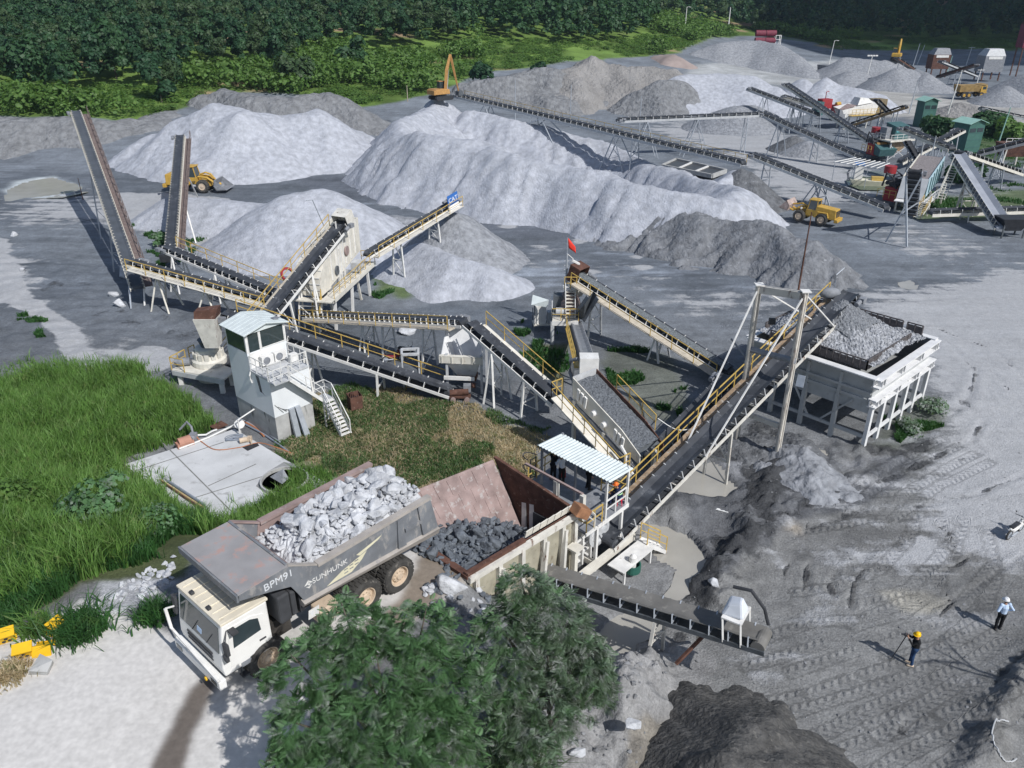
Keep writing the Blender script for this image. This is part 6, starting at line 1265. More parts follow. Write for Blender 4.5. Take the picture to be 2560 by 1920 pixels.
flatrect([(604,1117),(644,1108),(648,1114),(619,1127)], pz+.012, blacksteel, 'sump_hole', o); flatrect([(522,1066),(553,1052),(571,1062),(541,1074)], pz+.012, rust, 'sump_cover', o)
stn = mat('wet_stain', (.27, .27, .27), .7, var=.15, scale=1.5)
flatrect([(455,1108),(540,1075),(575,1068),(560,1082),(480,1108),(470,1118)], pz+.006, stn, 'wet_patch', o); flatrect([(640,1215),(668,1180),(710,1155),(735,1160),(700,1200),(660,1230)], pz+.006, stn, 'wet_patch', o)
wl = thing('round_well', 'round concrete well with a bent metal sheet at the pad\'s right end', 'well', G(712, 1205, 0))
c = G(712, 1205, pz); b = MB(); ring = []
b.lathe(c, [(1.35, -.2), (1.35, .22), (1.25, .22), (1.25, -.3), (1.35, -.2)], 36, Vector((0, 0, 1)), False); b.build('rim', concrete, wl); MB().lathe(c, [(1.24, .03), (.001, .03)], 30).build('well_water', mat('well_mud', (.09, .09, .07), .4), wl)
MB().plate([G(675,1192,pz+.3), G(708,1172,pz+.75), G(722,1196,pz+.35), G(706,1210,pz+.2)], .03).build('bent_sheet', midsteel, wl)
pm = thing('water_pump', 'terracotta-brown motor box with grey pump on the pad\'s far corner', 'pump', G(460, 1106, pz))
b = MB(); pA, pB = G(446, 1108, pz+.3), G(476, 1098, pz+.3); b.tube(pA, pB, .3, 14); b.box((pA+pB)/2-Vector((0, 0, .15)), (1.0, .5, .3), yaw=math.atan2((pB-pA).y, (pB-pA).x)); b.build('motor', terracotta, pm)
b = MB(); q = G(484, 1092, pz+.3); b.tube(pB, q, .2, 12); b.box(q, (.4, .35, .5)); b.path([q, q+Vector((-.2, .4, .5)), q+Vector((-.6, .8, .6)), q+Vector((-1.1, .7, .1))], .07, 8); b.build('pump_body', midsteel, pm)
o = MB().path([G(448, 1122, pz+.08), G(520, 1094, pz+.08), G(587, 1062, pz+.08)], .06, 6).build('pipe', pipewhite, None); tag(o, 'long straight white pipe lying along the pad\'s back edge', 'pipe')
o = MB().path([G(490, 1088, pz+.3), G(515, 1087, pz+.2), G(530, 1078, pz+.15), G(542, 1074, pz+.12)], .06, 6).build('pipe', pipewhite, None); tag(o, 'short curved white pipe from pump to rusty sump cover', 'pipe')
def curve(pts, k=6):
    pts = [Vector(p) for p in pts]; out = []
    for i in range(len(pts)-1):
        p0 = pts[max(i-1, 0)]; p1 = pts[i]; p2 = pts[i+1]; p3 = pts[min(i+2, len(pts)-1)]
        for j in range(k): t = j/k; out.append(.5*((2*p1)+(p2-p0)*t+(2*p0-5*p1+4*p2-p3)*t*t+(3*p1-p0-3*p2+p3)*t*t*t))
    return out+[pts[-1]]
o = MB().path(curve([G(492,1092,pz+.3), G(505,1105,pz+.05), G(540,1124,pz+.04), G(600,1118,pz+.04), G(646,1107,pz+.04), G(690,1118,pz+.05), G(728,1132,.1)]), .03, 5).build('hose', hosem, None); tag(o, 'orange hose lying in a long curve across the pad', 'hose')
cc = []
for k in range(60): t = k*.42; cc.append(G(584+22*math.cos(t)+(k % 7), 1093+8*math.sin(t*.93), pz+.03+.002*k))
o = MB().path(cc, .022, 5).build('hose_coil', hosegrey, None); tag(o, 'grey hose coil lying on the pad near the tower', 'hose')
pm2 = MB(); q = G(612, 1100, pz+.2); pm2.tube(q+Vector((-.3, -.1, 0)), q+Vector((.1, .1, 0)), .16, 12); pm2.box(q+Vector((.25, .15, 0)), (.25, .25, .3)); pm2.tube(q+Vector((.3, .1, .0)), q+Vector((.5, -.3, -.1)), .05, 6)
o = pm2.build('small_pump', hubm, None, loc=G(612, 1100, pz)); tag(o, 'small beige pump beside the square sump hole', 'pump')
for (a, b_, m_, r_, lab) in (((400,1198),(508,1268), mat('bamboo_yellow', (.5, .38, .2), .7), .05, 'yellow bamboo ladder rail lying on the pad, next to the black pipe'), ((404,1203),(505,1273), rust, .05, 'brown pole lying on the pad outside the yellow one'), ((420,1202),(512,1262), hosegrey, .07, 'black pipe lying on the pad beside the poles')):
    o = MB().path([G(*a, pz+.1), G((a[0]+b_[0])/2, (a[1]+b_[1])/2, pz+.12), G(*b_, pz+.1)], r_, 6).build('pole' if r_ < .06 else 'pipe', m_, None); tag(o, lab, 'pole' if r_ < .06 else 'pipe')
for k, (a, b_) in enumerate((((592,1050),(720,1128)), ((596,1046),(700,1105)), ((604,1052),(660,1090)))):
    o = MB().path(curve([G(*a, .15), G((a[0]+b_[0])/2+4, (a[1]+b_[1])/2-3, .12), G(*b_, .12)]), .06, 6).build('pipe', [hosegrey, galv, hosem][k], None); tag(o, ['dark pipe lying along the foot of the control tower', 'grey pipe lying beside the dark pipe at the tower foot', 'short orange pipe lying among the pipes at the tower foot'][k], 'pipe')
# yellow brackets at the roadside
for px, py, rz, lab in ((22,1605,.5,'yellow pierced steel bracket with rusty top, farthest left by the road'), (68,1645,.4,'yellow pierced steel bracket nearest the road edge'), (142,1585,1.2,'yellow pierced steel bracket standing tilted behind the dark grass tuft'), (120,1622,.2,'yellow bracket lying flat in front of the tilted one')):
    p = G(px, py, 4.4); p.z = Hz(p.x, p.y); r_ = thing('steel_bracket', lab, 'bracket', p)
    Mx = Matrix.Rotation(rz, 3, 'Z') @ Matrix.Rotation(.35 if rz != .2 else 1.2, 3, 'X')
    def q(v): return p+Mx @ Vector(v)
    b = MB(); fr_ = [(-.28, 0, 0), (.28, 0, 0), (.22, 0, .5), (-.22, 0, .5)]; b.plate([q((x, -.14, z)) for x, _, z in fr_], .03); b.plate([q((x, .14, z)) for x, _, z in fr_], .03); b.box(q((0, 0, .5)), (.62, .42, .06), Mx); b.box(q((0, 0, .02)), (.6, .36, .05), Mx); b.build('plates', signyellow, r_)
    h = MB()
    for x, z in ((-.09, .18), (.09, .18), (0, .33)): h.lathe(q((x, -.162, z)), [(.065, .0), (.065, .008), (.001, .008)], 12, Mx @ Vector((0, -1, 0)))
    h.build('holes', blacksteel, r_)
o = MB().hexa([G(70,1690,4.5), G(120,1692,4.5), G(135,1660,4.5), G(100,1640,4.5)], [G(72,1678,4.85), G(118,1680,4.75), G(132,1650,4.9), G(100,1634,4.9)]).build('stone_slab', midsteel, None, loc=G(100, 1670, 4.5)); o.data.materials[0] = concrete; tag(o, 'grey stone slab leaning at the road edge by the brackets', 'slab')
fb = thing('fire_barrel', 'rusty square burnt bin standing on the dry grass', 'bin', G(889, 1022, 0)); p = G(889, 1022, 0)
b = MB()
for k in range(4): a = k*math.pi/2+.5; n_ = Vector((math.cos(a), math.sin(a), 0)); s2 = Vector((-n_.y, n_.x, 0)); b.plate([p+n_*.38-s2*.38+Vector((0, 0, .1)), p+n_*.38+s2*.38+Vector((0, 0, .1)), p+n_*.42+s2*.42+Vector((0, 0, 1.1)), p+n_*.42-s2*.42+Vector((0, 0, 1.1))], .03)
b.build('side_panels', rust, fb); MB().box(p+Vector((0, 0, .5)), (.7, .7, .6), yaw=.5).build('ash', blacksteel, fb); 
g = MB()
for k in range(5): g.path([p+Vector((-.3+.15*k, 0, .8)), p+Vector((-.2+.1*k, .1, 1.25))], .04, 5)
g.build('scrap', rust, fb)
# ================================================================== middle conveyors
def conv(label, a, za, b, zb, ext=(0, 0), **k):
    A, B = G(*a, za), G(*b, zb); d = B-A; return conveyor(label, A-d*ext[0], B+d*ext[1], **k)
c2, P2, L2 = conv('loaded conveyor with yellow rails rising left from the bin to the middle crusher', (1825,925), .9, (1447,686), 5.0, w=1.0, walk=-1, walkm=walkplate, railm=yellow, legs=[(.86, .3, 0), (.42, .2, .5)], idsp=.9, load=stonebelt, hood=(rust, .6), wk=.75)
c3, P3, L3 = conv('narrow conveyor between the middle crusher and the vibrating screen, white head box', (1440,806), 1.5, (1472,905), 4.9, w=.75, frame=darksteel, belt=mat('grey_cleat_belt', (.2, .21, .225), .8, var=.2, scale=3), walk=1, walkm=yellow, railm=yellow, legs=[(.55, .1, 0)], idsp=.5, idm=midsteel, load=None, drive=False, wk=.35)
b = MB(); u3 = (P3(1, 0, 0)-P3(0, 0, 0)); e = P3(L3, 0, 0); hb = Vector((u3.x, u3.y, 0)).normalized(); s3 = Vector((hb.y, -hb.x, 0)); b.box(e+hb*.1+Vector((0, 0, -.2)), (.9, 1.15, 1.35), yaw=math.atan2(hb.y, hb.x)); b.build('head_box', white, c3)
MB().path([e+s3*.7+Vector((0, 0, .2)), e+s3*1.1-hb*.4+Vector((0, 0, -.1)), e+s3*1.1-hb*.6-Vector((0, 0, 1.0)), e+s3*.8-hb*.2-Vector((0, 0, 1.6))], .12, 8).build('drive_cover', midsteel, c3)
c4, P4, L4 = conv('bare conveyor descending right from the small hopper to under the vibrating screen', (1390,992), 2.2, (1178,806), 5.2, w=.85, walk=1, walkm=beige, railm=yellow, legs=[(.28, .3, 0), (.66, .35, .5)], idsp=1.0, drive=False)
c5, P5, L5 = conv('short level conveyor with beige walkway feeding the small hopper', (770,782), 1.3, (1155,800), 4.7, w=.85, walk=1, walkm=walkplate, railm=yellow, legs=[(.42, .3, .3), (.55, .2, 0), (.80, .3, 0)], idsp=.55, idm=white)
c6, P6, L6 = conv('long low conveyor running left behind the control tower with yellow railing', (1122,972), .8, (560,782), 5.2, w=.95, walk=1, walkm=midsteel, railm=yellow, legs=[(.30, .15, 0), (.62, .3, .4)], idsp=1.05, idm=white)
c7, P7, L7 = conv('steep conveyor climbing behind the control tower to the tall screen house', (656,802), 3.0, (858,553), 7.8, (.36, 0), w=1.1, walk=-1, walkm=walkplate, railm=yellow, legs=[(.42, .5, 0), (.62, .4, .4)], idsp=1.0, hood=(ivory, .7), wk=.6, idm=white)
MB().path([P7(L7-.9, -1.4, 0), P7(L7-.9, -1.5, 2.6), P7(L7-1.4, -1.7, 2.9)], .04, 6).build('lamp_post', galv, c7)
c9, P9, L9 = conv('conveyor with blue sign at its head over the pointed gravel cone', (918,632), 3.8, (1140,500), 6.2, w=.8, walk=1, walkm=beige, railm=yellow, legs=[(.30, .25, 0), (.72, .25, 0)], idsp=1.0, idm=white, depth=.3)
sgn = MB(); o0 = P9(L9-1.6, .72, -.1); ux = (P9(1, 0, 0)-P9(0, 0, 0)).normalized(); vz = Vector((0, 0, 1))
def SG(x, z, o=0): return P9(L9-2.0+x, .74+o, .1+z)
sb = thing('company_sign', 'blue sign with white letters fixed to the conveyor head', 'sign', P9(L9-1.2, .74, -.2))
MB().plate([SG(0, .1), SG(1.55, .1), SG(1.55, 1.15), SG(0, 1.15)], .03).build('panel', bluesign, sb)
MB().plate([SG(0, -.45), SG(1.55, -.45), SG(1.55, .1), SG(0, .1)], .03).build('white_band', whitesign, sb)
sd = (P9(0, 1, 0)-P9(0, 0, 0)).normalized(); nn = ux.cross(Vector((0, 0, 1))).normalized(); up_ = (P9(0, 0, 1)-P9(0, 0, 0)).normalized()
Mt = Matrix((ux, up_, ux.cross(up_))).transposed(); text('CAT', .62, SG(.78, .60, .03)-wloc(sb), Mt, whitesign, sb, sx=1.1)
c10, P10, L10 = conv('beige conveyor with yellow rail running left from the screen house to the tall stacker', (690,753), 1.9, (330,653), 4.2, w=.85, frame=beige, walk=-1, walkm=beige, railm=yellow, legs=[(.46, .5, 1.0), (.80, .5, .9)], idsp=.85, idm=white)
c11, P11, L11 = conv('white conveyor just behind the beige one, running to the second stacker', (700,735), 1.9, (408,614), 4.0, w=.85, walk=1, walkm=midsteel, railm=yellow, legs=[(.5, .4, .6), (.88, .4, .6)], idsp=.85)
brownmesh = mat('brown_walk_mesh', (.15, .115, .105), .85, var=.3, scale=4, col2=(.25, .23, .22), thr=.56)
k1, PK1, LK1 = conv('tallest stacker conveyor at far left reaching over the grey tailings bank', (342,712), 2.0, (189,277), 11.8, w=1.0, frame=beige, walk=1, walkm=brownmesh, railm=brownmesh, legs=[(.28, .5, 0), (.60, .5, .0)], idsp=.62, idm=beige, belt=mat('blue_grey_belt', (.075, .085, .10), .7, var=.2, scale=1), legm=galv, railmid=False)
MB().beam(PK1(.5, .6, -.3), G(362, 765, 0), .12, .12).build('leg', white, k1); MB().beam(PK1(.5, -.6, -.3), G(328, 772, 0), .12, .12).build('leg', galv, k1)
for tt in (.46, .72, .9): MB().beam(PK1(LK1*tt, -.6, -.4), PK1(LK1*tt, -.6, -.4)*1.0+Vector((.6, .4, -6.5 if tt > .8 else -5.0)), .05, .05).build('hanging_cable', blacksteel, k1)
k2, PK2, LK2 = conv('second stacker conveyor, shorter, in front of the yellow wheel loader', (425,625), 2.0, (450,338), 8.6, w=1.0, frame=beige, walk=1, walkm=brownmesh, railm=brownmesh, legs=[(.2, .4, 0)], idsp=.62, idm=beige, legm=galv, railmid=False)
for tt, px, py in ((.46, 490, 608), (.7, 494, 492)): MB().beam(PK2(LK2*tt, .6, -.4), G(px, py, 0), .14, .14).build('leg', white, k2)
MB().box(PK2(-.3, -.3, -.6), (1.3, 1.0, .8)).build('tail_box', blacksteel, k2)
c8, P8, L8 = conv('low dark conveyor under the screen running up beside the main conveyor', (1632,1136), .9, (1822,940), 1.7, w=1.0, frame=darksteel, belt=rubber, legs=[(.4, .1, 0)], idsp=1.0, idm=midsteel, drive=True)
# small hopper under the level conveyor
q0, q1 = G(1120, 981, 0), G(1205, 985, 0); hu_ = (q1-q0).normalized(); hv_ = Vector((-hu_.y, hu_.x, 0)); hw = (q1-q0).length
def H2(a, b_, z): return q0+hu_*a+hv_*b_+Vector((0, 0, z))
h2 = thing('small_hopper', 'small white steel hopper on four posts between two conveyor ends', 'hopper', H2(hw/2, 1.2, 0))
for a, b_ in ((0, 0), (hw, 0), (0, 2.6), (hw, 2.6)): MB().beam(H2(a, b_, -.2), H2(a, b_, 3.0), .16, .16, hu_).build('leg', palegrey, h2)
g = MB(); g.beam(H2(-.5, -.15, 2.6), H2(hw+.1, -.15, 2.6), .1, .5); g.beam(H2(-.5, -.05, 2.85), H2(hw+.1, -.05, 2.85), .3, .06)
for k in range(5): g.box(H2(-.3+k*.7, -.2, 2.6), (.05, .12, .5), yaw=math.atan2(hu_.y, hu_.x))
g.build('rim_beam', beige, h2)
for pts in ([(-.4, 0, 2.7), (hw, 0, 2.7), (hw*.75, .9, .9), (hw*.25, .9, .9)], [(-.4, 2.6, 4.0), (hw, 2.6, 4.0), (hw*.75, 1.6, .9), (hw*.25, 1.6, .9)], [(-.4, 0, 2.7), (-.4, 2.6, 4.0), (hw*.25, 1.6, .9), (hw*.25, .9, .9)], [(hw, 0, 2.7), (hw, 2.6, 4.0), (hw*.75, 1.6, .9), (hw*.75, .9, .9)]):
    MB().plate([H2(*p) for p in pts], .05).build('funnel_plate', binwhite, h2)
b = MB(); b.box(H2(hw*.5, 1.2, .75), (1.4, .9, .35), yaw=math.atan2(hu_.y, hu_.x)); b.tube(H2(hw*.6, .2, .55), H2(hw*.8, .2, .55), .2, 10); b.build('feeder', rust, h2)
MB().beam(H2(-.2, -.2, 1.25), H2(hw*.8, -.2, 1.25), .15, .25).build('tie_beam', white, h2)
cart = thing('compressor_cart', 'small rusty wheeled machine parked in front of the small hopper', 'cart', G(1150, 1000, 0)); p = G(1150, 1000, 0)
b = MB(); b.tube(p+Vector((-.7, 0, .55)), p+Vector((.6, .1, .6)), .22, 12); b.box(p+Vector((0, 0, .3)), (1.5, .5, .1)); b.build('tank', rust, cart)
MB().box(p+Vector((.5, .3, .8)), (.5, .4, .5)).build('engine', midsteel, cart)
for x in (-.45, .5): MB().lathe(p+Vector((x, -.32, .18)), [(.18, -.05), (.18, .05), (.06, .06)], 14, Vector((0, -1, 0))).build('wheel', pinkrust, cart)
fs = thing('steel_stand', 'grey steel portal stand with a yellow ladder beside the low conveyor', 'stand', G(1030, 975, 0)); p = G(1010, 970, 0); e = Vector((1.15, .1, 0)); f = Vector((-.1, .9, 0))
for o_ in (Vector((0, 0, 0)), e, f, e+f): MB().beam(p+o_+Vector((0, 0, -.1)), p+o_*1.0+Vector((0, 0, 2.6)), .2, .1, e).build('leg', palegrey, fs)
b = MB(); b.beam(p+Vector((0, 0, 2.6)), p+e+Vector((0, 0, 2.6)), .2, .15); b.beam(p+f+Vector((0, 0, 2.6)), p+f+e+Vector((0, 0, 2.6)), .2, .15); b.beam(p+Vector((0, 0, 2.65)), p+f+Vector((0, 0, 2.65)), .15, .1); b.beam(p+e+Vector((0, 0, 2.65)), p+e+f+Vector((0, 0, 2.65)), .15, .1); b.build('top_frame', palegrey, fs)
b = MB()
for x in (.2, .85): b.beam(p+Vector((x, -.3, 0)), p+Vector((x, -.1, 1.1)), .05, .05, e)
for k in range(4): b.beam(p+Vector((.2, -.27+.05*k, .2+.28*k)), p+Vector((.85, -.27+.05*k, .2+.28*k)), .05, .04)
b.build('ladder', yellow, fs)
# ================================================================== vibrating screen near the middle
F0, F1 = G(1470, 955, 4.6), G(1622, 1118, 2.5); fu = Vector(((F1-F0).x, (F1-F0).y, 0)).normalized(); fsd = Vector((fu.y, -fu.x, 0)); FLn = Vector(((F1-F0).x, (F1-F0).y, 0)).length; slope = (F1.z-F0.z)/FLn
def VS(a, s_, z): return F0+fu*a+fsd*s_+Vector((0, 0, slope*a+z))
vs_ = thing('vibrating_screen', 'sloping vibrating screen box covered with crushed stone, beige walkway on its near side', 'screen', Vector((F0.x+fu.x*2.6, F0.y+fu.y*2.6, 0)))
HW = .95
for e in (-1, 1):
    g = MB(); g.plate([VS(-.3, e*HW, .35), VS(FLn*.75, e*HW, .38), VS(FLn+.25, e*HW, .05), VS(FLn+.25, e*HW, -.55), VS(-.2, e*HW, -1.1)], .06, fsd); sw = g.build('side_plate', beige if e > 0 else rust, vs_)
    for q in (.25, .55, .85, FLn-1.7, FLn-1.4, FLn-1.1): MB().prism([VS(q, e*(HW+.05), .1), VS(q+.2, e*(HW+.05), .1), VS(q+.12, e*(HW+.05), -.62), VS(q-.05, e*(HW+.05), -.62)], fsd*e*.1).build('gusset', white, sw)
    for q in (FLn*.33, FLn*.5): MB().lathe(VS(q, e*(HW+.03), -.35), [(.001, .26), (.16, .25), (.16, .05), (.22, .03), (.22, 0)], 14, fsd*e).build('bearing', white, sw)
MB().plate([VS(-.2, -HW, .0), VS(-.2, HW, .0), VS(FLn, HW, -.1), VS(FLn, -HW, -.1)], .05).build('screen_deck', darksteel, vs_)
MB().plate([VS(-.3, -HW, .4), VS(-.3, HW, .4), VS(-.3, HW, -.8), VS(-.3, -HW, -.8)], .05).build('feed_plate', palegrey, vs_)
V_ = []; F_ = []; rr = random.Random(2); nx, ny = 44, 12
for i in range(nx):
    for j in range(ny): V_.append(VS(-.15+(FLn+.1)*i/(nx-1), -HW*.94+HW*1.88*j/(ny-1), .12+.06*math.sin(math.pi*j/(ny-1))+rr.uniform(-.03, .03)))
for i in range(nx-1):
    for j in range(ny-1): a = i*ny+j; F_.append((a, a+1, a+ny+1, a+ny))
o = MB().add(V_, F_).build('crushed_stone', mat('screen_stone', (.125, .135, .148), .95, var=.5, scale=9, bump=1.0, bscale=10), smooth=False); o['kind'] = 'stuff'; o['label'] = 'crushed stone spread over the vibrating screen'
b = MB(); b.prism([VS(-1.0, HW+.25, -1.25), VS(-1.0, HW+1.05, -1.25), VS(-1.0, HW+1.05, -1.33), VS(-1.0, HW+.25, -1.33)], VS(FLn-.3, 0, 0)-VS(-1.0, 0, 0)); b.build('walkway', beige, vs_)
railing([VS(-1.0, HW+1.03, -1.2), VS(FLn-.3, HW+1.03, -1.2)], yellow, vs_, 1.0, 1.1, .024); railing([VS(-1.0, HW+1.03, -1.2), VS(-1.0, HW+.2, -1.2)], yellow, vs_, 1.0, .5, .024); railing([VS(FLn-.3, HW+1.03, -1.2), VS(FLn-.3, HW+.2, -1.2)], yellow, vs_, 1.0, .5, .024)
b = MB(); b.prism([VS(.6, -HW-.2, -.6), VS(.6, -HW-.9, -.6), VS(.6, -HW-.9, -.68), VS(.6, -HW-.2, -.68)], VS(FLn-1.2, 0, 0)-VS(.6, 0, 0)); b.build('walkway', midsteel, vs_); railing([VS(.6, -HW-.88, -.6), VS(FLn-1.2, -HW-.88, -.6)], yellow, vs_, 1.0, 1.1, .024)
for a, e in ((0, 1.0), (0, -1.0), (FLn*.5, 1.0), (FLn*.5, -1.0), (FLn-.4, 1.0), (FLn-.4, -1.0)): p = VS(a, e, -.9); MB().beam(p, Vector((p.x, p.y, -.2)), .2, .2, fu).build('leg', ivory, vs_)
b = MB(); b.beam(VS(-.5, 1.0, -1.2), VS(FLn, 1.0, -1.1), .15, .3); b.beam(VS(-.5, -1.0, -1.2), VS(FLn, -1.0, -1.1), .15, .3); b.build('subframe', midsteel, vs_)
b = MB(); b.path([VS(FLn-.9, HW+.35, -.2), VS(FLn-.45, HW+.4, -.35), VS(FLn-.45, HW+.4, -1.0), VS(FLn+.1, HW+.3, -1.2)], .09, 6); b.build('chute_frame', white, vs_)
o = MB().path(curve([VS(FLn-.6, -HW-.3, .9), VS(FLn+.1, -HW-1.4, .35), VS(FLn+.7, -HW-3.0, .6)], 8), .03, 5).build('cable', pipewhite, None); tag(o, 'pale cable hanging from the vibrating screen to the main conveyor rail', 'cable')
# ================================================================== middle cone crusher station with the red flag
cs = thing('crusher_station', 'raised cone crusher station with ladder and platforms at the head of the loaded conveyor', 'crusher', G(1430, 800, 0))
K0 = G(1380, 802, 2.0); K1 = G(1446, 803, 2.0); ku = (K1-K0).normalized(); kv = Vector((-ku.y, ku.x, 0)); kw = (K1-K0).length; kyaw = math.atan2(ku.y, ku.x)
def KL(a, b_, z): return K0+ku*a+kv*b_+Vector((0, 0, z-2.0))
b = MB(); b.box(KL(kw*.5, 1.6, 1.93), (kw, 3.2, .14), yaw=kyaw); b.build('platform', beige, cs)
b = MB(); b.beam(KL(0, -.02, 1.8), KL(kw, -.02, 1.8), .08, .38); b.build('platform_edge', white, cs)
for a, b_ in ((.05, .1), (kw-.2, .2), (.1, 3.0), (kw-.1, 3.0)): MB().beam(KL(a, b_, -.2), KL(a, b_, 1.9), .28, .28, ku).build('leg', palegrey, cs)
railing([KL(0, .05, 2), KL(kw, .05, 2)], yellow, cs, 1.0, .7, .026); railing([KL(0, .05, 2), KL(0, 3.1, 2)], white, cs, 1.0, .7, .026)
b = MB(); c = KL(kw*.68, 2.2, 2.0); b.lathe(c, [(.9, -1.0), (.95, .2), (.85, .9), (.6, 1.5), (.001, 1.6)], 24); b.build('crusher_body', pinkrust, cs, smooth=False)
b = MB(); c = KL(kw*.95, 2.6, 3.9); b.lathe(c, [(.45, -.7), (.75, -.2), (.78, .55), (.70, .55), (.66, -.1), (.40, -.6)], 20); b.build('feed_bin', ivory, cs)
MB().lathe(c, [(.69, .4), (.001, .45)], 20).build('bin_mouth', blacksteel, cs)
b = MB(); b.box(KL(.5, 2.2, 2.7), (.8, 1.0, 1.4), yaw=kyaw); b.build('drive_guard', darksteel, cs); MB().tube(KL(.3, .9, 2.45), KL(1.0, .9, 2.45), .3, 12).build('motor', palegrey, cs)
b = MB(); b.box(KL(1.4, 2.1, 4.0), (1.1, 1.0, .08), yaw=kyaw); b.build('top_platform', white, cs); railing([KL(.95, 1.65, 4.0), KL(1.9, 1.65, 4.0), KL(1.9, 2.6, 4.0)], yellow, cs, 1.05, .5, .028)
stairs(KL(1.4, 1.6, 4.0), KL(1.45, .5, 2.0), .75, beige, cs, 'ladder', white, 8, (1, -1), .6)
for a in (1.0, 1.85): MB().beam(KL(a, 1.75, 2), KL(a, 1.75, 4), .1, .1, ku).build('ladder_post', beige, cs)
sl = MB(); sl.plate([G(1462,762,4.0), G(1484,728,4.6), G(1494,742,4.3), G(1458,800,1.9), G(1434,790,2.0)], .06); ch = thing('discharge_chute', 'dark steep chute slab under the head of the loaded conveyor', 'chute', G(1455, 770, 1)); sl.build('chute_plate', darksteel, ch); sc2 = MB(); sc2.beam(G(1434,792,2.0), G(1470,742,4.2), .06, .35); sc2.beam(G(1458,802,1.9), G(1494,744,4.3), .06, .35); sc2.build('chute_side', midsteel, ch)
fp = thing('flag_pole', 'tall grey pole carrying a red flag on the crusher station', 'flag pole', KL(1.1, 2.7, 2)); pb_ = KL(1.1, 2.7, 2.0); zt = ZA(634, pb_); zf = ZA(594, pb_)
MB().tube(pb_, Vector((pb_.x, pb_.y, zt)), .10, 8, .08).tube(Vector((pb_.x, pb_.y, zt)), Vector((pb_.x, pb_.y, zf)), .025, 6).build('pole', galv, fp)
b = MB(); tp = Vector((pb_.x, pb_.y, zf)); vs = []; fs_ = []
for i in range(7):
    for j in range(4): vs.append(tp+Vector((.04+.10*i+.02*j, .04*math.sin(i*1.1+j), -.02-.12*i-.27*j+.015*i*j)))
for i in range(6):
    for j in range(3): a = i*4+j; fs_.append((a, a+1, a+5, a+4))
b.add(vs, fs_); fl = b.build('flag', redflag, fp, smooth=True); fl.modifiers.new('t', 'SOLIDIFY').thickness = .01
MB().path([Vector((pb_.x, pb_.y, zt)), Vector((pb_.x+.5, pb_.y-.1, zt-.4))], .03, 5).box(Vector((pb_.x+.7, pb_.y-.15, zt-.65)), (.7, .3, .12), Matrix.Rotation(.5, 3, 'Y')).build('flood_lamp', white, fp)
b = MB()
for k in range(5): b.beam(Vector((pb_.x-.2, pb_.y, zt-.6-.35*k)), Vector((pb_.x+.2, pb_.y, zt-.6-.35*k)), .03, .03)
b.build('climbing_peg', white, fp)
el = thing('electric_cabinet', 'white electric cabinet under a tilted pale sheet roof left of the crusher station', 'cabinet', G(1350, 818, 0)); p = G(1334, 812, .5); ex = Vector((1, .12, 0)).normalized(); ey = Vector((-ex.y, ex.x, 0))
b = MB(); b.box(p+ex*.95+ey*.4, (1.9, 1.1, .12), yaw=.12); b.build('stand', beige, el)
for a, c_ in ((0.05, 0), (1.85, 0), (.05, .9), (1.85, .9)): MB().beam(p+ex*a+ey*c_-Vector((0, 0, .9)), p+ex*a+ey*c_+Vector((0, 0, 2.5 if c_ else 2.3)), .08, .08, ex).build('post', midsteel, el)
MB().box(p+ex*.55+ey*.25+Vector((0, 0, .85)), (.95, .5, 1.6), yaw=.12).build('cabinet_box', white, el, bevel=.02); MB().box(p+ex*1.5+ey*.3+Vector((0, 0, .55)), (.7, .6, .95), yaw=.12).build('transformer', palegrey, el)
MB().plate([G(1328,762,2.6), G(1369,768,2.35), G(1372,750,3.0), G(1332,737,3.2)], .03).build('sheet_roof', paleroof, el)
# ================================================================== left cone crusher beside the tower
lc = thing('cone_crusher', 'beige cone crusher on a railed platform left of the control tower', 'crusher', G(515, 960, 0))
C0 = G(525, 905, 1.3); 
MB().lathe(C0, [(1.0, -1.3), (1.05, -.2), (1.2, .0), (1.2, .35), (1.0, .55), (.85, 1.2), (.75, 1.25), (.001, 1.3)], 24).build('crusher_bowl', beige, lc)
b = MB()
for k in range(14): a = k*.449; b.box(C0+Vector((math.cos(a)*1.0, math.sin(a)*1.0, .75)), (.12, .3, .45), Matrix.Rotation(a, 3, 'Z'))
b.build('bowl_rib', beige, lc)
MB().lathe(C0+Vector((0, 0, 1.25)), [(.4, 0), (.55, .5), (.6, .55), (.5, .55)], 18).build('feed_cone', darksteel, lc)
hb = G(530, 835, 4.0); MB().hexa([hb+Vector(q) for q in ((-.5, -.4, -.9), (.4, -.4, -.9), (.4, .5, -.9), (-.5, .5, -.9))], [hb+Vector(q) for q in ((-.9, -.6, 1.3), (.6, -.6, 1.3), (.6, .7, 1.3), (-.9, .7, 1.3))]).build('feed_chute', ivory, lc)
MB().hexa([hb+Vector(q) for q in ((-.85, -.5, 1.3), (.6, -.5, 1.3), (.6, .6, 1.3), (-.85, .6, 1.3))], [hb+Vector(q) for q in ((-.8, -.4, 1.8), (.8, -.4, 2.0), (.8, .4, 2.0), (-.8, .4, 1.8))]).build('chute_cover', rust, lc)
pq = [G(430, 925, 1.2), G(560, 950, 1.2), G(590, 925, 1.2), G(490, 893, 1.2)]
MB().plate(pq, .12, Vector((0, 0, 1))).build('platform', beige, lc)
MB().beam(pq[0]-Vector((0, 0, .2)), pq[1]-Vector((0, 0, .2)), .1, .35).build('platform_beam', palegrey, lc)
railing([pq[1].lerp(pq[0], .75), pq[0], pq[3].lerp(pq[0], .4)], yellow, lc, 1.0, .9, .028); railing([pq[3].lerp(pq[0], .25), pq[3]], yellow, lc, 1.0, .7, .028)
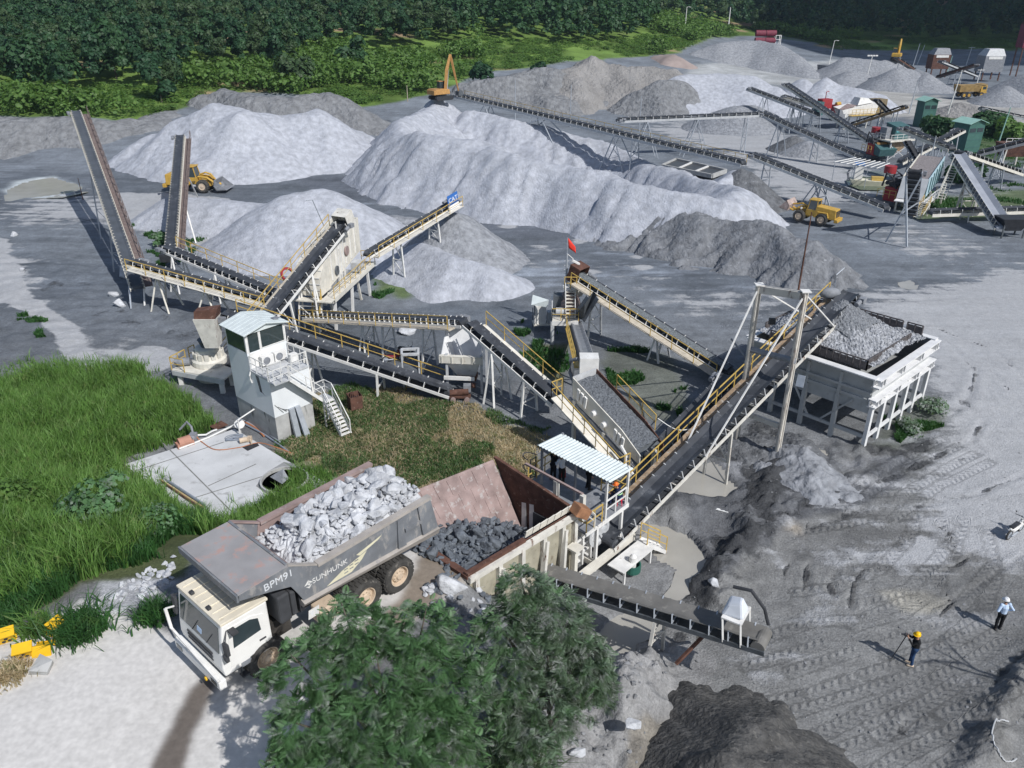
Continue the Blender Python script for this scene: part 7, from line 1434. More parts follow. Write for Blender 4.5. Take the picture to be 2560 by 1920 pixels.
for q in pq[:2]+[pq[3], pq[2]]: v = q.lerp(sum(pq, Vector((0, 0, 0)))/4, .2); MB().beam(v, Vector((v.x, v.y, -.3)), .3, .24).build('leg', white, lc)
MB().tube(C0+Vector((-1.2, -.5, .3)), C0+Vector((-2.2, -.7, .3)), .28, 12).build('motor', blue, lc).data.materials[0] = midsteel
# ================================================================== tall screen house
S0, S1 = G(836, 744, 2.8), G(935, 653, 2.8); su = (S1-S0).normalized(); sv = Vector((-su.y, su.x, 0)); SLn = (S1-S0).length; syaw = math.atan2(su.y, su.x)
def SL(a, b_, z): return S0+su*a+sv*b_+Vector((0, 0, z-2.8))
sh = thing('screen_house', 'tall beige screening plant with stairs, walkway and open stone-filled top', 'screen', SL(4, 1.8, 0))
def sbx(a0, a1, b0, b1, z0, z1): b = MB(); return b.box(SL((a0+a1)/2, (b0+b1)/2, (z0+z1)/2), (a1-a0, b1-b0, z1-z0), Matrix.Rotation(syaw, 3, 'Z'))
sbx(-.2, SLn, -.1, .9, 2.66, 2.76).build('walkway', beige, sh); sbx(-.2, SLn, -.16, -.1, 2.45, 2.85).build('walkway_edge', beige, sh)
sbx(-.2, SLn, 3.3, 4.0, 2.66, 2.76).build('walkway', beige, sh); sbx(-1.0, -.2, -.1, 4.0, 2.66, 2.76).build('end_walkway', beige, sh)
MB().prism([SL(-.2, 1.0, 2.9), SL(-.2, 1.0, 4.4), SL(.9, 1.0, 5.3), SL(1.9, 1.0, 5.6), SL(1.9, 1.0, 2.9)], sv*2.3).build('front_hood', beige, sh)
b = MB()
for z, a in ((3.4, -.22), (3.9, -.22), (4.4, -.2), (4.85, .34), (5.3, .92)): b.beam(SL(a, 1.05, z), SL(a, 3.25, z), .06, .06)
b.build('hood_rib', palegrey, sh)
for bb in (1.0, 3.3):
    g = MB(); g.plate([SL(1.9, bb, 3.1), SL(1.9, bb, 5.6), SL(SLn-.6, bb, 7.0), SL(SLn-.6, bb, 4.0)], .08, sv); sp_ = g.build('side_panel', beige, sh)
    g = MB()
    for k in range(6): a = 2.2+k*(SLn-3)/6; g.beam(SL(a, bb-.06 if bb < 2 else bb+.06, 3.2+.12*a), SL(a, bb-.06 if bb < 2 else bb+.06, 5.4+.19*a), .1, .1)
    g.build('side_stiffener', white, sp_)
MB().lathe(SL(3.2, .94, 4.0), [(.001, .1), (.4, .1), (.42, 0)], 20, -sv).build('flywheel', darksteel, sh); MB().lathe(SL(5.6, .9, 5.0), [(.001, .1), (.42, .1), (.44, 0)], 20, -sv).build('exciter_guard', pinkrust, sh)
MB().box(SL(6.8, .5, 3.3), (1.1, .8, .8), yaw=syaw).build('motor', palegrey, sh)
MB().plate([SL(SLn-.6, 1, 7.0), SL(SLn-.6, 3.3, 7.0), SL(SLn-.6, 3.3, 4.0), SL(SLn-.6, 1, 4.0)], .08).build('end_panel', beige, sh)
b = MB(); b.plate([SL(1.9, 1.05, 5.3), SL(1.9, 3.25, 5.3), SL(SLn-.65, 3.25, 6.6), SL(SLn-.65, 1.05, 6.6)], .06); b.build('top_screen', stonebelt, sh)
for a in (1.9, 4.2, 6.4): MB().beam(SL(a, .95, 5.3+.19*(a-1.9)+.25), SL(a, 3.35, 5.3+.19*(a-1.9)+.25), .14, .2).build('cross_beam', white, sh)
b = MB(); b.tube(SL(4.0, .95, 5.6), SL(4.0, .95, 8.0), .06, 6); b.build('pipe_post', white, sh)
for a, bb in ((3.6, .9), (4.1, .9), (4.8, .9)): MB().beam(SL(a, bb, 2.8), SL(a, bb, 6.4), .14, .14, su).build('column', white, sh)
railing([SL(-.2, -.08, 2.76), SL(SLn, -.08, 2.76), SL(SLn, 1.2, 2.76)], yellow, sh, 1.0, 1.2, .024)
for a, b_ in ((.3, .1), (.3, 3.8), (4.2, .1), (4.2, 3.8), (8.0, .1), (8.0, 3.8)): MB().beam(SL(a, b_, 2.7), SL(a-.4 if a < 5 else a+.3, b_, -.2), .2, .2, su).build('leg', white, sh); 
for a, b_ in ((1.2, 1.0), (6.5, .6)): MB().beam(SL(a, b_, 2.7), SL(a+.8, b_, -.2), .18, .18, su).build('leg', beige, sh)
b = MB(); b.beam(SL(-.2, .1, 2.5), SL(SLn, .1, 2.5), .15, .3); b.beam(SL(-.2, 3.8, 2.5), SL(SLn, 3.8, 2.5), .15, .3); b.build('floor_beam', beige, sh)
stairs(SL(-.3, 1.3, 2.7), G(791, 828, .05), .9, beige, sh, 'stair', yellow, 12, (1, -1))
b = MB(); b.prism([SL(2, 1.2, 3.0), SL(2, 3.1, 3.0), SL(2, 2.6, 1.2), SL(2, 1.7, 1.2)], su*4.5); b.build('underpan', palegrey, sh)
b = MB(); b.lathe(SL(1.5, 4.6, 4.0), [(.55, -.12), (.62, 0), (.55, .12), (.42, .1), (.42, -.1), (.55, -.12)], 22, Vector((.5, -.6, .4)), False); rd = b.build('drive_guard', red, sh)
# ================================================================== far plant on the right: conveyors
FC = dict(w=1.15, frame=palegrey, idm=white, legm=galv, idsp=1.3, drive=True, fh=.36, depth=.42)
conv('long far conveyor climbing left to the excavator\'s ridge, on splayed legs', (1857,403), 4.9, (1144,236), 7.7, walk=1, walkm=galv, railm=yellow, legs=[(.30, .3, 0), (.36, .3, 2.5), (.62, .4, 3.2), (.66, .3, 0), (.86, .4, 2.5)], **{**FC, 'frame': palegrey})
conv('level far conveyor on splayed legs behind the long far conveyor', (1903,282), 6.2, (1545,297), 5.6, legs=[(.10, .3, 0), (.45, .4, 2.2), (.80, .4, 2.2)], **{**FC, 'frame': palegrey})
conv('far conveyor dropping right from the level conveyor to the red screening machine', (2170,398), 1.6, (1905,280), 6.3, legs=[(.45, .4, 0), (.8, .5, 1.2)], **FC)
conv('thin far conveyor crossing behind, its head farthest left over the domed pile', (2045,284), 3.8, (1874,219), 7.2, legs=[(.35, .4, .8), (.75, .4, .8)], **FC)
conv('dark steep far conveyor with its head above the others against the pale pile', (2188,357), 1.6, (1966,208), 7.6, legs=[(.30, .4, .6), (.6, .4, .6), (.82, .4, .6)], **{**FC, 'frame': beige, 'belt': rubber})
conv('short beige far conveyor running under the dark steep one', (2060,268), 4.4, (1958,238), 6.0, legs=[(.5, .3, .5)], **{**FC, 'frame': beige})
conv('far conveyor with white frame running down right behind the yellow wheel loader', (2215,515), 1.6, (1880,383), 4.6, legs=[(.42, .3, 0), (.86, .4, 0), (.46, .2, 1.6)], **{**FC, 'frame': white})
st7, PS7, LS7 = conv('stacker conveyor tipping toward the camera on long grey stilts, dark ribbed underside', (2277,530), 1.6, (2288,424), 8.1, w=1.3, frame=galv, belt=blacksteel, idm=midsteel, idsp=.8, legs=[])
for e, px, py in ((-1, 2214, 605), (1, 2267, 617)):
    f_ = G(px, py, 0); MB().beam(PS7(LS7*.95, e*.75, -.5), f_, .16, .16).build('leg', galv, st7); MB().beam(PS7(LS7*.35, e*.75, -.4), PS7(LS7*.95, e*.75, -.5).lerp(f_, .55), .1, .1).build('brace', galv, st7)
MB().beam(PS7(LS7*.95, -.75, -.5).lerp(G(2214, 605, 0), .55), PS7(LS7*.95, .75, -.5).lerp(G(2267, 617, 0), .55), .1, .1).build('cross_tie', galv, st7)
b = MB()
for k in range(9): b.beam(PS7(LS7*(.08+.1*k), -.7, -.55), PS7(LS7*(.08+.1*k), .7, -.55), .14, .1)
b.build('underside_rib', midsteel, st7)
r9, PR9, LR9 = conv('wide pale belt falling steeply at the right edge to a dark loading hopper', (2510,565), 1.2, (2394,386), 6.2, w=1.7, frame=ivory, belt=rubberblue, idm=beige, idsp=.8, legs=[(.62, .3, 0), (.62, -.2, .6)], drive=False, trough=.22)
conv('pale far conveyor descending left of the wide belt head toward the green box', (2380,367), 5.6, (2257,317), 6.8, legs=[(.6, .3, 0)], **{**FC, 'frame': beige, 'belt': rubber})
conv('pale far conveyor descending right from the wide belt head', (2548,428), 1.4, (2402,377), 6.4, legs=[(.35, .3, 0), (.7, .3, .5)], **{**FC, 'frame': beige})
conv('low level conveyor lying along the grass at the right edge', (2575,519), 1.4, (2330,527), 1.3, legs=[(.25, .1, 0), (.65, .1, 0)], **{**FC, 'frame': beige, 'drive': False})
conv('dark flat conveyor rising at the right edge behind the wide belt', (2446,380), 3.6, (2580,345), 6.0, legs=[(.45, .4, .6)], **{**FC, 'frame': midsteel})
conv('brown rusty conveyor rising under the mobile crusher', (2118,312), 2.0, (2262,264), 6.5, legs=[(.6, .4, .4), (.85, .4, 0)], **{**FC, 'frame': mat('brown_frame', (.30, .20, .10), .8, var=.3), 'belt': blacksteel, 'idm': darksteel})
conv('short dark conveyor leaning up between the mobile crusher and the brown conveyor', (2225,280), 4.4, (2193,248), 6.8, w=1.0, frame=darksteel, belt=blacksteel, idsp=2, drive=False, legs=[(.4, .2, 0)])
conv('far dark conveyor near the tan heap at the right', (2580,295), 3.0, (2452,268), 4.6, legs=[(.3, .3, 0), (.8, .3, 0)], **FC)
conv('distant thin conveyor crossing above the yellow truck', (2440,187), 1.5, (2352,151), 7.0, legs=[(.6, .4, 0)], **{**FC, 'idsp': 6})
conv('distant rusty conveyor rising to the right behind the yellow truck', (2345,190), 1.5, (2440,160), 6.5, legs=[(.6, .4, 0)], **{**FC, 'frame': rust, 'idsp': 6})
conv('distant dark conveyor slanting down right of the far excavator', (2285,172), 2.5, (2240,143), 7.5, legs=[(.7, .4, 0)], **{**FC, 'frame': rust, 'idsp': 6})
conv('pale conveyor rising behind the teal crusher station toward the mint-roofed hut', (2252,400), 1.4, (2402,322), 5.6, legs=[(.35, .4, 0), (.62, .4, 1.2), (.9, .4, 0)], **{**FC, 'frame': beige})
conv('short dark conveyor dropping from the teal crusher station to the big screen', (2300,402), 3.2, (2270,352), 5.4, w=.8, frame=midsteel, belt=blacksteel, idsp=1.6, drive=False, legs=[(.4, .3, 0)])
# ------------------------------------------------------------------ screens, crushers, huts
def P3(p, ax, ay, x, y, z): return p+ax*x+ay*y+Vector((0, 0, z))
def axes(deg): a = R(deg); return Vector((math.cos(a), math.sin(a), 0)), Vector((-math.sin(a), math.cos(a), 0))
p = G(2300, 535, 0); ax, ay = axes(52); bs = thing('big_screen', 'big blue-and-white screening box with stone-filled sloping top and side stairs', 'screen', p)
for e in (0, 3.0):
    g = MB(); g.plate([P3(p, ax, ay, .6, -e+3, 2.0), P3(p, ax, ay, .6, -e+3, 4.2), P3(p, ax, ay, 7.2, -e+3, 6.0), P3(p, ax, ay, 7.2, -e+3, 3.0)], .1, ay); sd_ = g.build('side_plate', mat('pale_blue_side', (.40, .54, .60), .6, var=.15) if e else beige, bs)
    if e:
        for k in range(5): MB().beam(P3(p, ax, ay, 1.5+k*1.2, -.1, 2.4+.15*k), P3(p, ax, ay, 1.5+k*1.2, -.1, 4.3+.3*k), .12, .1).build('side_rib', teal, sd_)
MB().plate([P3(p, ax, ay, -.6, 0, 1.7), P3(p, ax, ay, -.6, 3, 1.7), P3(p, ax, ay, .6, 3, 4.2), P3(p, ax, ay, .6, 0, 4.2)], .08).build('front_slope', mat('pale_chute_plate', (.50, .51, .52), .6, var=.1), bs)
MB().plate([P3(p, ax, ay, .6, .1, 4.0), P3(p, ax, ay, .6, 2.9, 4.0), P3(p, ax, ay, 7.2, 2.9, 5.8), P3(p, ax, ay, 7.2, .1, 5.8)], .06).build('stone_deck', mat('brownish_stone', (.22, .20, .20), .95, var=.3, scale=6), bs)
b = MB(); b.plate([P3(p, ax, ay, -1.0, -.9, 1.6), P3(p, ax, ay, 7.4, -.9, 1.6), P3(p, ax, ay, 7.4, 0, 1.6), P3(p, ax, ay, -1.0, 0, 1.6)], .1); b.build('walkway', white, bs)
railing([P3(p, ax, ay, -1, -.9, 1.65), P3(p, ax, ay, 7.4, -.9, 1.65)], white, bs, 1.0, 1.2, .03)
MB().plate([P3(p, ax, ay, -1.6, 0, 1.5), P3(p, ax, ay, -1.6, 3, 1.5), P3(p, ax, ay, -.4, 3, 1.6), P3(p, ax, ay, -.4, 0, 1.6)], .1).build('front_walkway', white, bs)
for x, y in ((0, 0), (0, 3), (3.4, 0), (3.4, 3), (7, 0), (7, 3), (7, -.8), (0, -.8)): MB().beam(P3(p, ax, ay, x, y, 2.2), P3(p, ax, ay, x, y, -.2), .2, .2, ax).build('leg', beige, bs)
stairs(P3(p, ax, ay, -.8, -.6, 1.6), G(2292, 545, .05), .9, beige, bs, 'stair', yellow, 9, (1, -1))
stairs(P3(p, ax, ay, 6.6, -1.6, 5.2), P3(p, ax, ay, 1.8, -1.6, 1.7), .8, ivory, bs, 'stair', ivory, 14, (1,))
p = G(2226, 398, 0); ax, ay = axes(20); gb = thing('green_box_station', 'teal-sided crusher station on a tall braced steel frame', 'crusher', p)
for x, y in ((-1.8, -1.3), (1.9, -1.3), (-1.8, 1.6), (1.9, 1.6)): MB().beam(P3(p, ax, ay, x*1.15, y, -.2), P3(p, ax, ay, x, y, 3.2), .2, .2, ax).build('leg', palegrey, gb)
b = MB()
for y in (-1.3, 1.6): b.beam(P3(p, ax, ay, -2, y, .2), P3(p, ax, ay, 1.9, y, 2.4), .12, .12); b.beam(P3(p, ax, ay, 2, y, .2), P3(p, ax, ay, -1.8, y, 2.4), .12, .12)
b.build('cross_brace', palegrey, gb)
MB().box(P3(p, ax, ay, 0, .1, 3.2), (5.0, 3.8, .2), yaw=R(20)).build('platform', beige, gb)
railing([P3(p, ax, ay, -2.4, 1.8, 3.3), P3(p, ax, ay, -2.4, -1.7, 3.3), P3(p, ax, ay, 2.4, -1.7, 3.3), P3(p, ax, ay, 2.4, 1.8, 3.3)], white, gb, .9, 1.1, .03)
MB().hexa([P3(p, ax, ay, *q) for q in ((-.9, -.8, 3.3), (1.9, -.8, 3.3), (1.9, 1.4, 3.3), (-.9, 1.4, 3.3))], [P3(p, ax, ay, *q) for q in ((-.9, -.8, 5.3), (1.9, -.8, 5.3), (1.9, 1.4, 5.7), (-.9, 1.4, 5.7))]).build('green_box', teal, gb)
MB().box(P3(p, ax, ay, .5, -.83, 4.5), (2.5, .06, .2), yaw=R(20)).build('box_band', mat('light_teal', (.1, .3, .32), .6), gb)
MB().hexa([P3(p, ax, ay, *q) for q in ((-.8, -.7, 1.2), (1.2, -.7, 1.2), (1.2, .9, 1.2), (-.8, .9, 1.2))], [P3(p, ax, ay, *q) for q in ((-1.4, -1.1, 3.1), (1.8, -1.1, 3.1), (1.8, 1.5, 3.1), (-1.4, 1.5, 3.1))]).build('funnel', rustlt, gb)
MB().box(P3(p, ax, ay, -1.6, .6, 4.2), (1.0, 1.4, 1.8), yaw=R(20)).build('motor_box', midsteel, gb)
def redunit(px, py, deg, label, sc_=1.0):
    p = G(px, py, 0); ax, ay = axes(deg); t = thing('red_screening_machine', label, 'machine', p)
    q = lambda x, y, z: P3(p, ax, ay, x*sc_, y*sc_, z*sc_)
    MB().hexa([q(-1.4, -2.2, .9), q(1.4, -2.2, .9), q(1.0, -.2, .9), q(-1.0, -.2, .9)], [q(-1.6, -2.6, 2.0), q(1.6, -2.6, 2.0), q(1.2, -.4, 2.6), q(-1.2, -.4, 2.6)]).build('hopper_plate', teal, t)
    MB().box(q(0, .4, 1.6), (2.4*sc_, 1.7*sc_, 1.8*sc_), yaw=R(deg)).build('red_body', red, t)
    b = MB(); 
    for k in range(3): b.tube(q(-1.2, .1+.5*k, 2.8+.1*k), q(1.2, .1+.5*k, 2.8+.1*k), .28*sc_, 10)
    b.build('drum', blacksteel, t); MB().tube(q(-.9, -.5, 2.5), q(.9, -.5, 2.5), .3*sc_, 12).build('orange_drum', orangem, t)
    b = MB()
    for e in (-1.2, 1.2): b.path([q(e, -.2, 2.4), q(e, .4, 3.6), q(e, 1.4, 4.2), q(e, 1.7, 2.5)], .12*sc_, 6)
    for k in range(4): b.beam(q(-1.2, .2+.4*k, 3.4+.2*k), q(1.2, .2+.4*k, 3.4+.2*k), .1, .1)
    b.build('black_cage', blacksteel, t)
    MB().tube(q(.4, 1.8, 3.9), q(.4, 1.8, 4.8), .75*sc_, 18).build('red_tank', red, t)
    MB().box(q(0, 1.2, .5), (2.8*sc_, 3.2*sc_, .5*sc_), yaw=R(deg)).build('skid', darksteel, t)
    railing([q(-1.7, -.5, 1.2), q(-1.7, 1.9, 1.2)], yellow, t, 1.0, .8, .03)
redunit(2238, 515, 40, 'red and black screening machine beside the big stacker stilts')
redunit(2190, 398, 15, 'red and dark teal screening machine under the teal crusher station')
p = G(2140, 318, 0); ax, ay = axes(18); mc = thing('mobile_crusher', 'white mobile crusher with yellow walkway and red engine in the far yard', 'crusher', p)
MB().hexa([P3(p, ax, ay, *q) for q in ((-4.2, -1.3, 2.2), (2.8, -1.3, 2.2), (2.8, 1.3, 2.2), (-4.2, 1.3, 2.2))], [P3(p, ax, ay, *q) for q in ((-5.2, -1.4, 3.6), (3.4, -1.4, 4.8), (3.4, 1.4, 5.2), (-5.2, 1.4, 4.0))]).build('white_body', white, mc)
MB().hexa([P3(p, ax, ay, *q) for q in ((-1.6, -1.2, 4.4), (2.0, -1.2, 4.8), (2.0, 1.2, 4.8), (-1.6, 1.2, 4.4))], [P3(p, ax, ay, *q) for q in ((-1.0, -.9, 5.8), (1.0, -.9, 5.6), (1.0, .9, 5.6), (-1.0, .9, 5.8))]).build('white_hood', white, mc)
MB().plate([P3(p, ax, ay, *q) for q in ((-5.2, -1.3, 3.7), (-2.0, -1.3, 4.4), (-2.0, 1.3, 4.4), (-5.2, 1.3, 3.7))], .1).build('feed_tray', pinkrust, mc)
MB().box(P3(p, ax, ay, -.3, -1.8, 2.6), (6.4, .9, .1), yaw=R(18)).build('walkway', yellow, mc); railing([P3(p, ax, ay, -3.4, -2.2, 2.65), P3(p, ax, ay, 2.8, -2.2, 2.65)], yellow, mc, 1.1, .9, .03)
MB().box(P3(p, ax, ay, 4.2, 0, 3.8), (2.6, 2.4, 3.0), yaw=R(18)).build('brown_unit', mat('brown_mesh', (.20, .16, .10), .9, var=.4, scale=4), mc)
MB().box(P3(p, ax, ay, -5.0, -1.1, 2.9), (1.4, .5, 1.6), yaw=R(18)).build('grey_hopper', midsteel, mc)
for x in (-3.6, -1, 1.6, 4.6):
    for y in (-1.1, 1.1): MB().beam(P3(p, ax, ay, x, y, 2.3), P3(p, ax, ay, x-.3, y, -.2), .18, .18, ax).build('leg', ivory, mc)
b = MB(); b.box(P3(p, ax, ay, -6.0, 3.2, 4.4), (2.4, 1.6, 1.8), yaw=R(18)); b.build('red_engine', red, mc); MB().path([P3(p, ax, ay, -6, 3.2, 5.2), P3(p, ax, ay, -6, 3.2, 6.6), P3(p, ax, ay, -5.4, 3.2, 6.7)], .09, 6).build('exhaust', red, mc); MB().box(P3(p, ax, ay, -7.6, 3.0, 3.6), (1.4, 1.8, 2.6), yaw=R(18)).build('dark_drum', teal, mc)
p = G(2087, 300, 0); rd_ = thing('red_motor', 'red and yellow motor beside the far mobile crusher', 'motor', p); MB().box(p+Vector((0, 0, 2.2)), (2.0, 1.4, 1.8), yaw=.4).build('motor', red, rd_); MB().tube(p+Vector((-.4, -.3, 3.2)), p+Vector((.5, 0, 3.3)), .45, 12).build('drum', loader, rd_); MB().box(p+Vector((0, 0, .6)), (1.8, 1.4, 1.4), yaw=.4).build('base', darksteel, rd_)
def hut(px, py, w_, d_, h_, deg, label, wall, roofm):
    p = G(px, py, 0); ax, ay = axes(deg); t = thing('green_hut', label, 'hut', p); q = lambda x, y, z: P3(p, ax, ay, x, y, z)
    MB().box(q(0, 0, h_/2), (w_, d_, h_), yaw=R(deg)).build('wall', wall, t)
    rr_ = MB()
    for e in (-1, 1): rr_.plate([q(e*(w_/2+.4), -d_/2-.4, h_), q(0, -d_/2-.4, h_+.7), q(0, d_/2+.4, h_+.7), q(e*(w_/2+.4), d_/2+.4, h_)], .08)
    rr_.build('roof', roofm, t)
    MB().prism([q(-w_/2, -d_/2-.01, h_), q(w_/2, -d_/2-.01, h_), q(0, -d_/2-.01, h_+.62)], -ay*.04).build('gable', wall, t)
    for e in (-1, 1): MB().box(q(e*w_*.24, -d_/2-.02, h_*.78), (w_*.38, .06, h_*.13), yaw=R(deg)).build('window', glass, t)
    MB().box(q(w_/2+.02, 0, h_*.78), (.06, d_*.6, h_*.13), yaw=R(deg)).build('window', glass, t)
    s_ = MB()
    for z in (.2, .45, .68): s_.box(q(0, -d_/2-.015, h_*z), (w_*.96, .04, .06), yaw=R(deg))
    s_.build('wall_rail', teal, t)
hut(2306, 316, 2.8, 2.6, 5.0, 8, 'tall narrow green hut with mint gable roof, beside the utility pole', green, mint)
hut(2408, 378, 3.4, 3.2, 4.8, 20, 'mint-roofed green hut behind the crossing conveyors', green, mint)
pl = thing('spray_rack', 'rack of parallel white pipes on thin posts over a shallow green pool', 'pipe rack', G(2150, 440, 0))
for k in range(8): a0 = G(2086+k*15, 405+k*2.3, 3.4); a1 = G(2140+k*12, 394+k*2, 3.6); MB().tube(a0, a1, .07, 6).build('pipe', white, pl)
MB().beam(G(2084, 405, 3.35), G(2205, 423, 3.35), .08, .08).build('header', galv, pl)
for px, py in ((2080, 450), (2126, 455), (2206, 463), (2160, 470)): q = G(px, py, 0); MB().tube(q, q+Vector((0, 0, 3.4)), .05, 6).build('post', galv, pl)
m = MB(); m.add([G(a, b, .06) for a, b in ((2115,449),(2150,440),(2200,446),(2220,462),(2200,476),(2150,474),(2120,462))], [tuple(range(7))]); o = m.build('puddle', mat('green_pool', (.10, .13, .09), .12, var=.1)); o['kind'] = 'structure'; o['label'] = 'small green pool under the pipe rack'
bt = thing('boat', 'small white dredging boat with upright cabin in the green pool', 'boat', G(2170, 460, .1)); ax, ay = axes(-12); p = G(2168, 462, .1)
MB().hexa([P3(p, ax, ay, *q) for q in ((-2.0, -.6, -.1), (2.6, -.6, -.1), (2.6, .6, -.1), (-2.0, .6, -.1))], [P3(p, ax, ay, *q) for q in ((-2.5, -.9, .8), (2.9, -.8, .6), (2.9, .8, .6), (-2.5, .9, .8))]).build('hull', mat('cream_hull', (.62, .60, .48), .5, var=.1), bt)
MB().box(P3(p, ax, ay, -1.5, 0, 1.8), (1.1, 1.0, 2.0), yaw=R(-12)).build('cabin', white, bt); MB().box(P3(p, ax, ay, -1.5, 0, 2.9), (1.3, 1.2, .25), yaw=R(-12)).build('canopy', blue, bt); MB().box(P3(p, ax, ay, 1.2, 0, .95), (1.6, .8, .5), yaw=R(-12)).build('engine_box', yellow, bt)
MB().path([P3(p, ax, ay, -2.6, 0, .4), P3(p, ax, ay, -2.9, .1, 1.6), P3(p, ax, ay, -2.7, .1, 2.0)], .16, 8).build('dredge_pipe', midsteel, bt)
tk = thing('settling_tank', 'low walled concrete settling tank with cross walls under the long far conveyor', 'tank', G(1740, 420, 0)); c4_ = [G(1655, 418, 0), G(1780, 443, 0), G(1815, 430, 0), G(1690, 402, 0)]
b = MB()
for i in range(4): b.beam(c4_[i]+Vector((0, 0, .15)), c4_[(i+1) % 4]+Vector((0, 0, .15)), .3, .6)
b.build('wall', concrete, tk); b = MB()
for t in (.33, .66): b.beam(c4_[0].lerp(c4_[1], t)+Vector((0, 0, .13)), c4_[3].lerp(c4_[2], t)+Vector((0, 0, .13)), .3, .55)
b.build('cross_wall', white, tk); MB().plate([q+Vector((0, 0, .2)) for q in c4_], .05).build('tank_water', mat('tank_mud', (.06, .06, .06), .4), tk)
dk = thing('loading_hopper', 'dark loading hopper at the foot of the wide pale belt', 'hopper', G(2520, 585, 0)); p = G(2520, 588, 0)
MB().hexa([p+Vector(q) for q in ((-.9, -.7, .7), (.9, -.7, .7), (.9, .7, .7), (-.9, .7, .7))], [p+Vector(q) for q in ((-1.6, -1.1, 2.1), (1.6, -1.1, 2.1), (1.6, 1.1, 2.1), (-1.6, 1.1, 2.1))]).build('funnel', blacksteel, dk)
for x in (-1.2, 1.2):
    for y in (-.8, .8): MB().beam(p+Vector((x, y, -.2)), p+Vector((x, y, 1.9)), .14, .14, Vector((1, 0, 0))).build('leg', darksteel, dk)
MB().tube(p+Vector((1.5, 0, 1.2)), p+Vector((2.6, 0, 1.3)), .35, 12).build('motor', palegrey, dk)
p = G(2520, 415, 0); ft = thing('far_crusher', 'rusty crusher frame beside the lower end of the right-hand pale conveyor', 'crusher', p); MB().hexa([p+Vector(q) for q in ((-1.5, -1, 1.6), (1.5, -1, 1.6), (1.5, 1, 1.6), (-1.5, 1, 1.6))], [p+Vector(q) for q in ((-2.2, -1.5, 3.6), (2.2, -1.5, 3.6), (2.2, 1.5, 3.6), (-2.2, 1.5, 3.6))]).build('funnel', rust, ft)
for x in (-1.8, 1.8):
    for y in (-1.2, 1.2): MB().beam(p+Vector((x, y, -.2)), p+Vector((x*.9, y, 3.2)), .2, .2, Vector((1, 0, 0))).build('leg', ivory, ft)
railing([p+Vector((-2.3, -1.6, 3.6)), p+Vector((2.3, -1.6, 3.6))], white, ft, .9, 1.0, .03)
# ------------------------------------------------------------------ distant works at the right edge
def shed(px, py, z, w_, d_, h_, label, m1, m2, legs=2.0):
    p = G(px, py, z); t = thing('rusty_screen_house', label, 'plant building', p)
    MB().box(p+Vector((0, 0, legs+h_*.35)), (w_, d_, h_*.7)).build('body', m1, t); MB().hexa([p+Vector(q) for q in ((-w_/2, -d_/2, legs+h_*.7), (w_/2, -d_/2, legs+h_*.7), (w_/2, d_/2, legs+h_*.7), (-w_/2, d_/2, legs+h_*.7))], [p+Vector(q) for q in ((-w_*.3, -d_*.3, legs+h_), (w_*.4, -d_*.3, legs+h_), (w_*.4, d_*.3, legs+h_), (-w_*.3, d_*.3, legs+h_))]).build('top', m2, t)
    for x in (-w_*.42, w_*.42):
        for y in (-d_*.42, d_*.42): MB().beam(p+Vector((x, y, -.5)), p+Vector((x, y, legs+.2)), .3, .3, Vector((1, 0, 0))).build('leg', rust, t)
    MB().box(p+Vector((0, -d_/2-.06, legs+h_*.62)), (w_*.7, .1, h_*.12)).build('band', white, t)
shed(2338, 188, 0, 5.5, 4, 6.0, 'dark rusty screen house on legs right of the far gravel piles', rust, midsteel)
shed(2465, 196, 0, 6, 5, 6.5, 'grey far screen house with a red band behind the yellow truck', midsteel, palegrey)
shed(2552, 186, 0, 6, 4, 9.5, 'tall maroon silo house on stilts at the upper right edge', maroon, rust, 8.0)
tn = thing('tank_rack', 'stack of four maroon tanks on a white frame by the far forest', 'tanks', AT(1918, 103, 300)); p = AT(1918, 103, 300); p.z = surf(p.x, p.y); p = AT(1918, 103, 300)
for i in range(2):
    for j in range(2): 
        c = p+Vector((-2.6+3.6*i, 0, .2+2.3*j)); MB().tube(c+Vector((-1.7, 0, 0)), c+Vector((1.7, 0, 0)), 1.05, 14).build('tank', maroon, tn)
for x in (2.6, 4.4):
    for y in (-.8, .8): MB().beam(p+Vector((x, y, -4.5)), p+Vector((x, y, 2.0)), .2, .2, Vector((1, 0, 0))).build('post', white, tn)
for x in (-4.2, 0):
    for y in (-.8, .8): MB().beam(p+Vector((x, y, -4.5)), p+Vector((x, y, -.8)), .2, .2, Vector((1, 0, 0))).build('post', white, tn)
b = MB()
for z in (-1, .6, 1.9): b.beam(p+Vector((2.6, -.85, z)), p+Vector((4.4, -.85, z)), .15, .15)
b.build('rung', white, tn)
# ------------------------------------------------------------------ poles
def pole(px, py, ptop, label, m=galv, r_=.11, z=None, lean=0.0, cross=0, head=None, name='utility_pole', cat='pole'):
    p = G(px, py, 0); p.z = surf(p.x, p.y) if z is None else z; p = G(px, py, p.z); zt = ZA(ptop, p)
    t = thing(name, label, cat, p); q = Vector((p.x+lean*(zt-p.z), p.y, zt)); MB().tube(p-Vector((0, 0, .3)), q, r_, 8, r_*.6).build('shaft', m, t)
    if cross: MB().beam(q-Vector((cross, 0, .3)), q+Vector((cross, 0, -.3)), .12, .12).build('crossarm', m, t)
    if head == 'lamp': MB().path([q, q+Vector((.5, 0, .12)), q+Vector((1.2, 0, .1))], .06, 5).box(q+Vector((1.3, 0, .06)), (.6, .22, .12)).build('lamp_head', white, t)
    if head == 'flood': 
        for k in range(4): MB().box(q+Vector((-1.2+.8*k, 0, .1)), (.6, .4, .35)).build('floodlight', white, t)
    return t
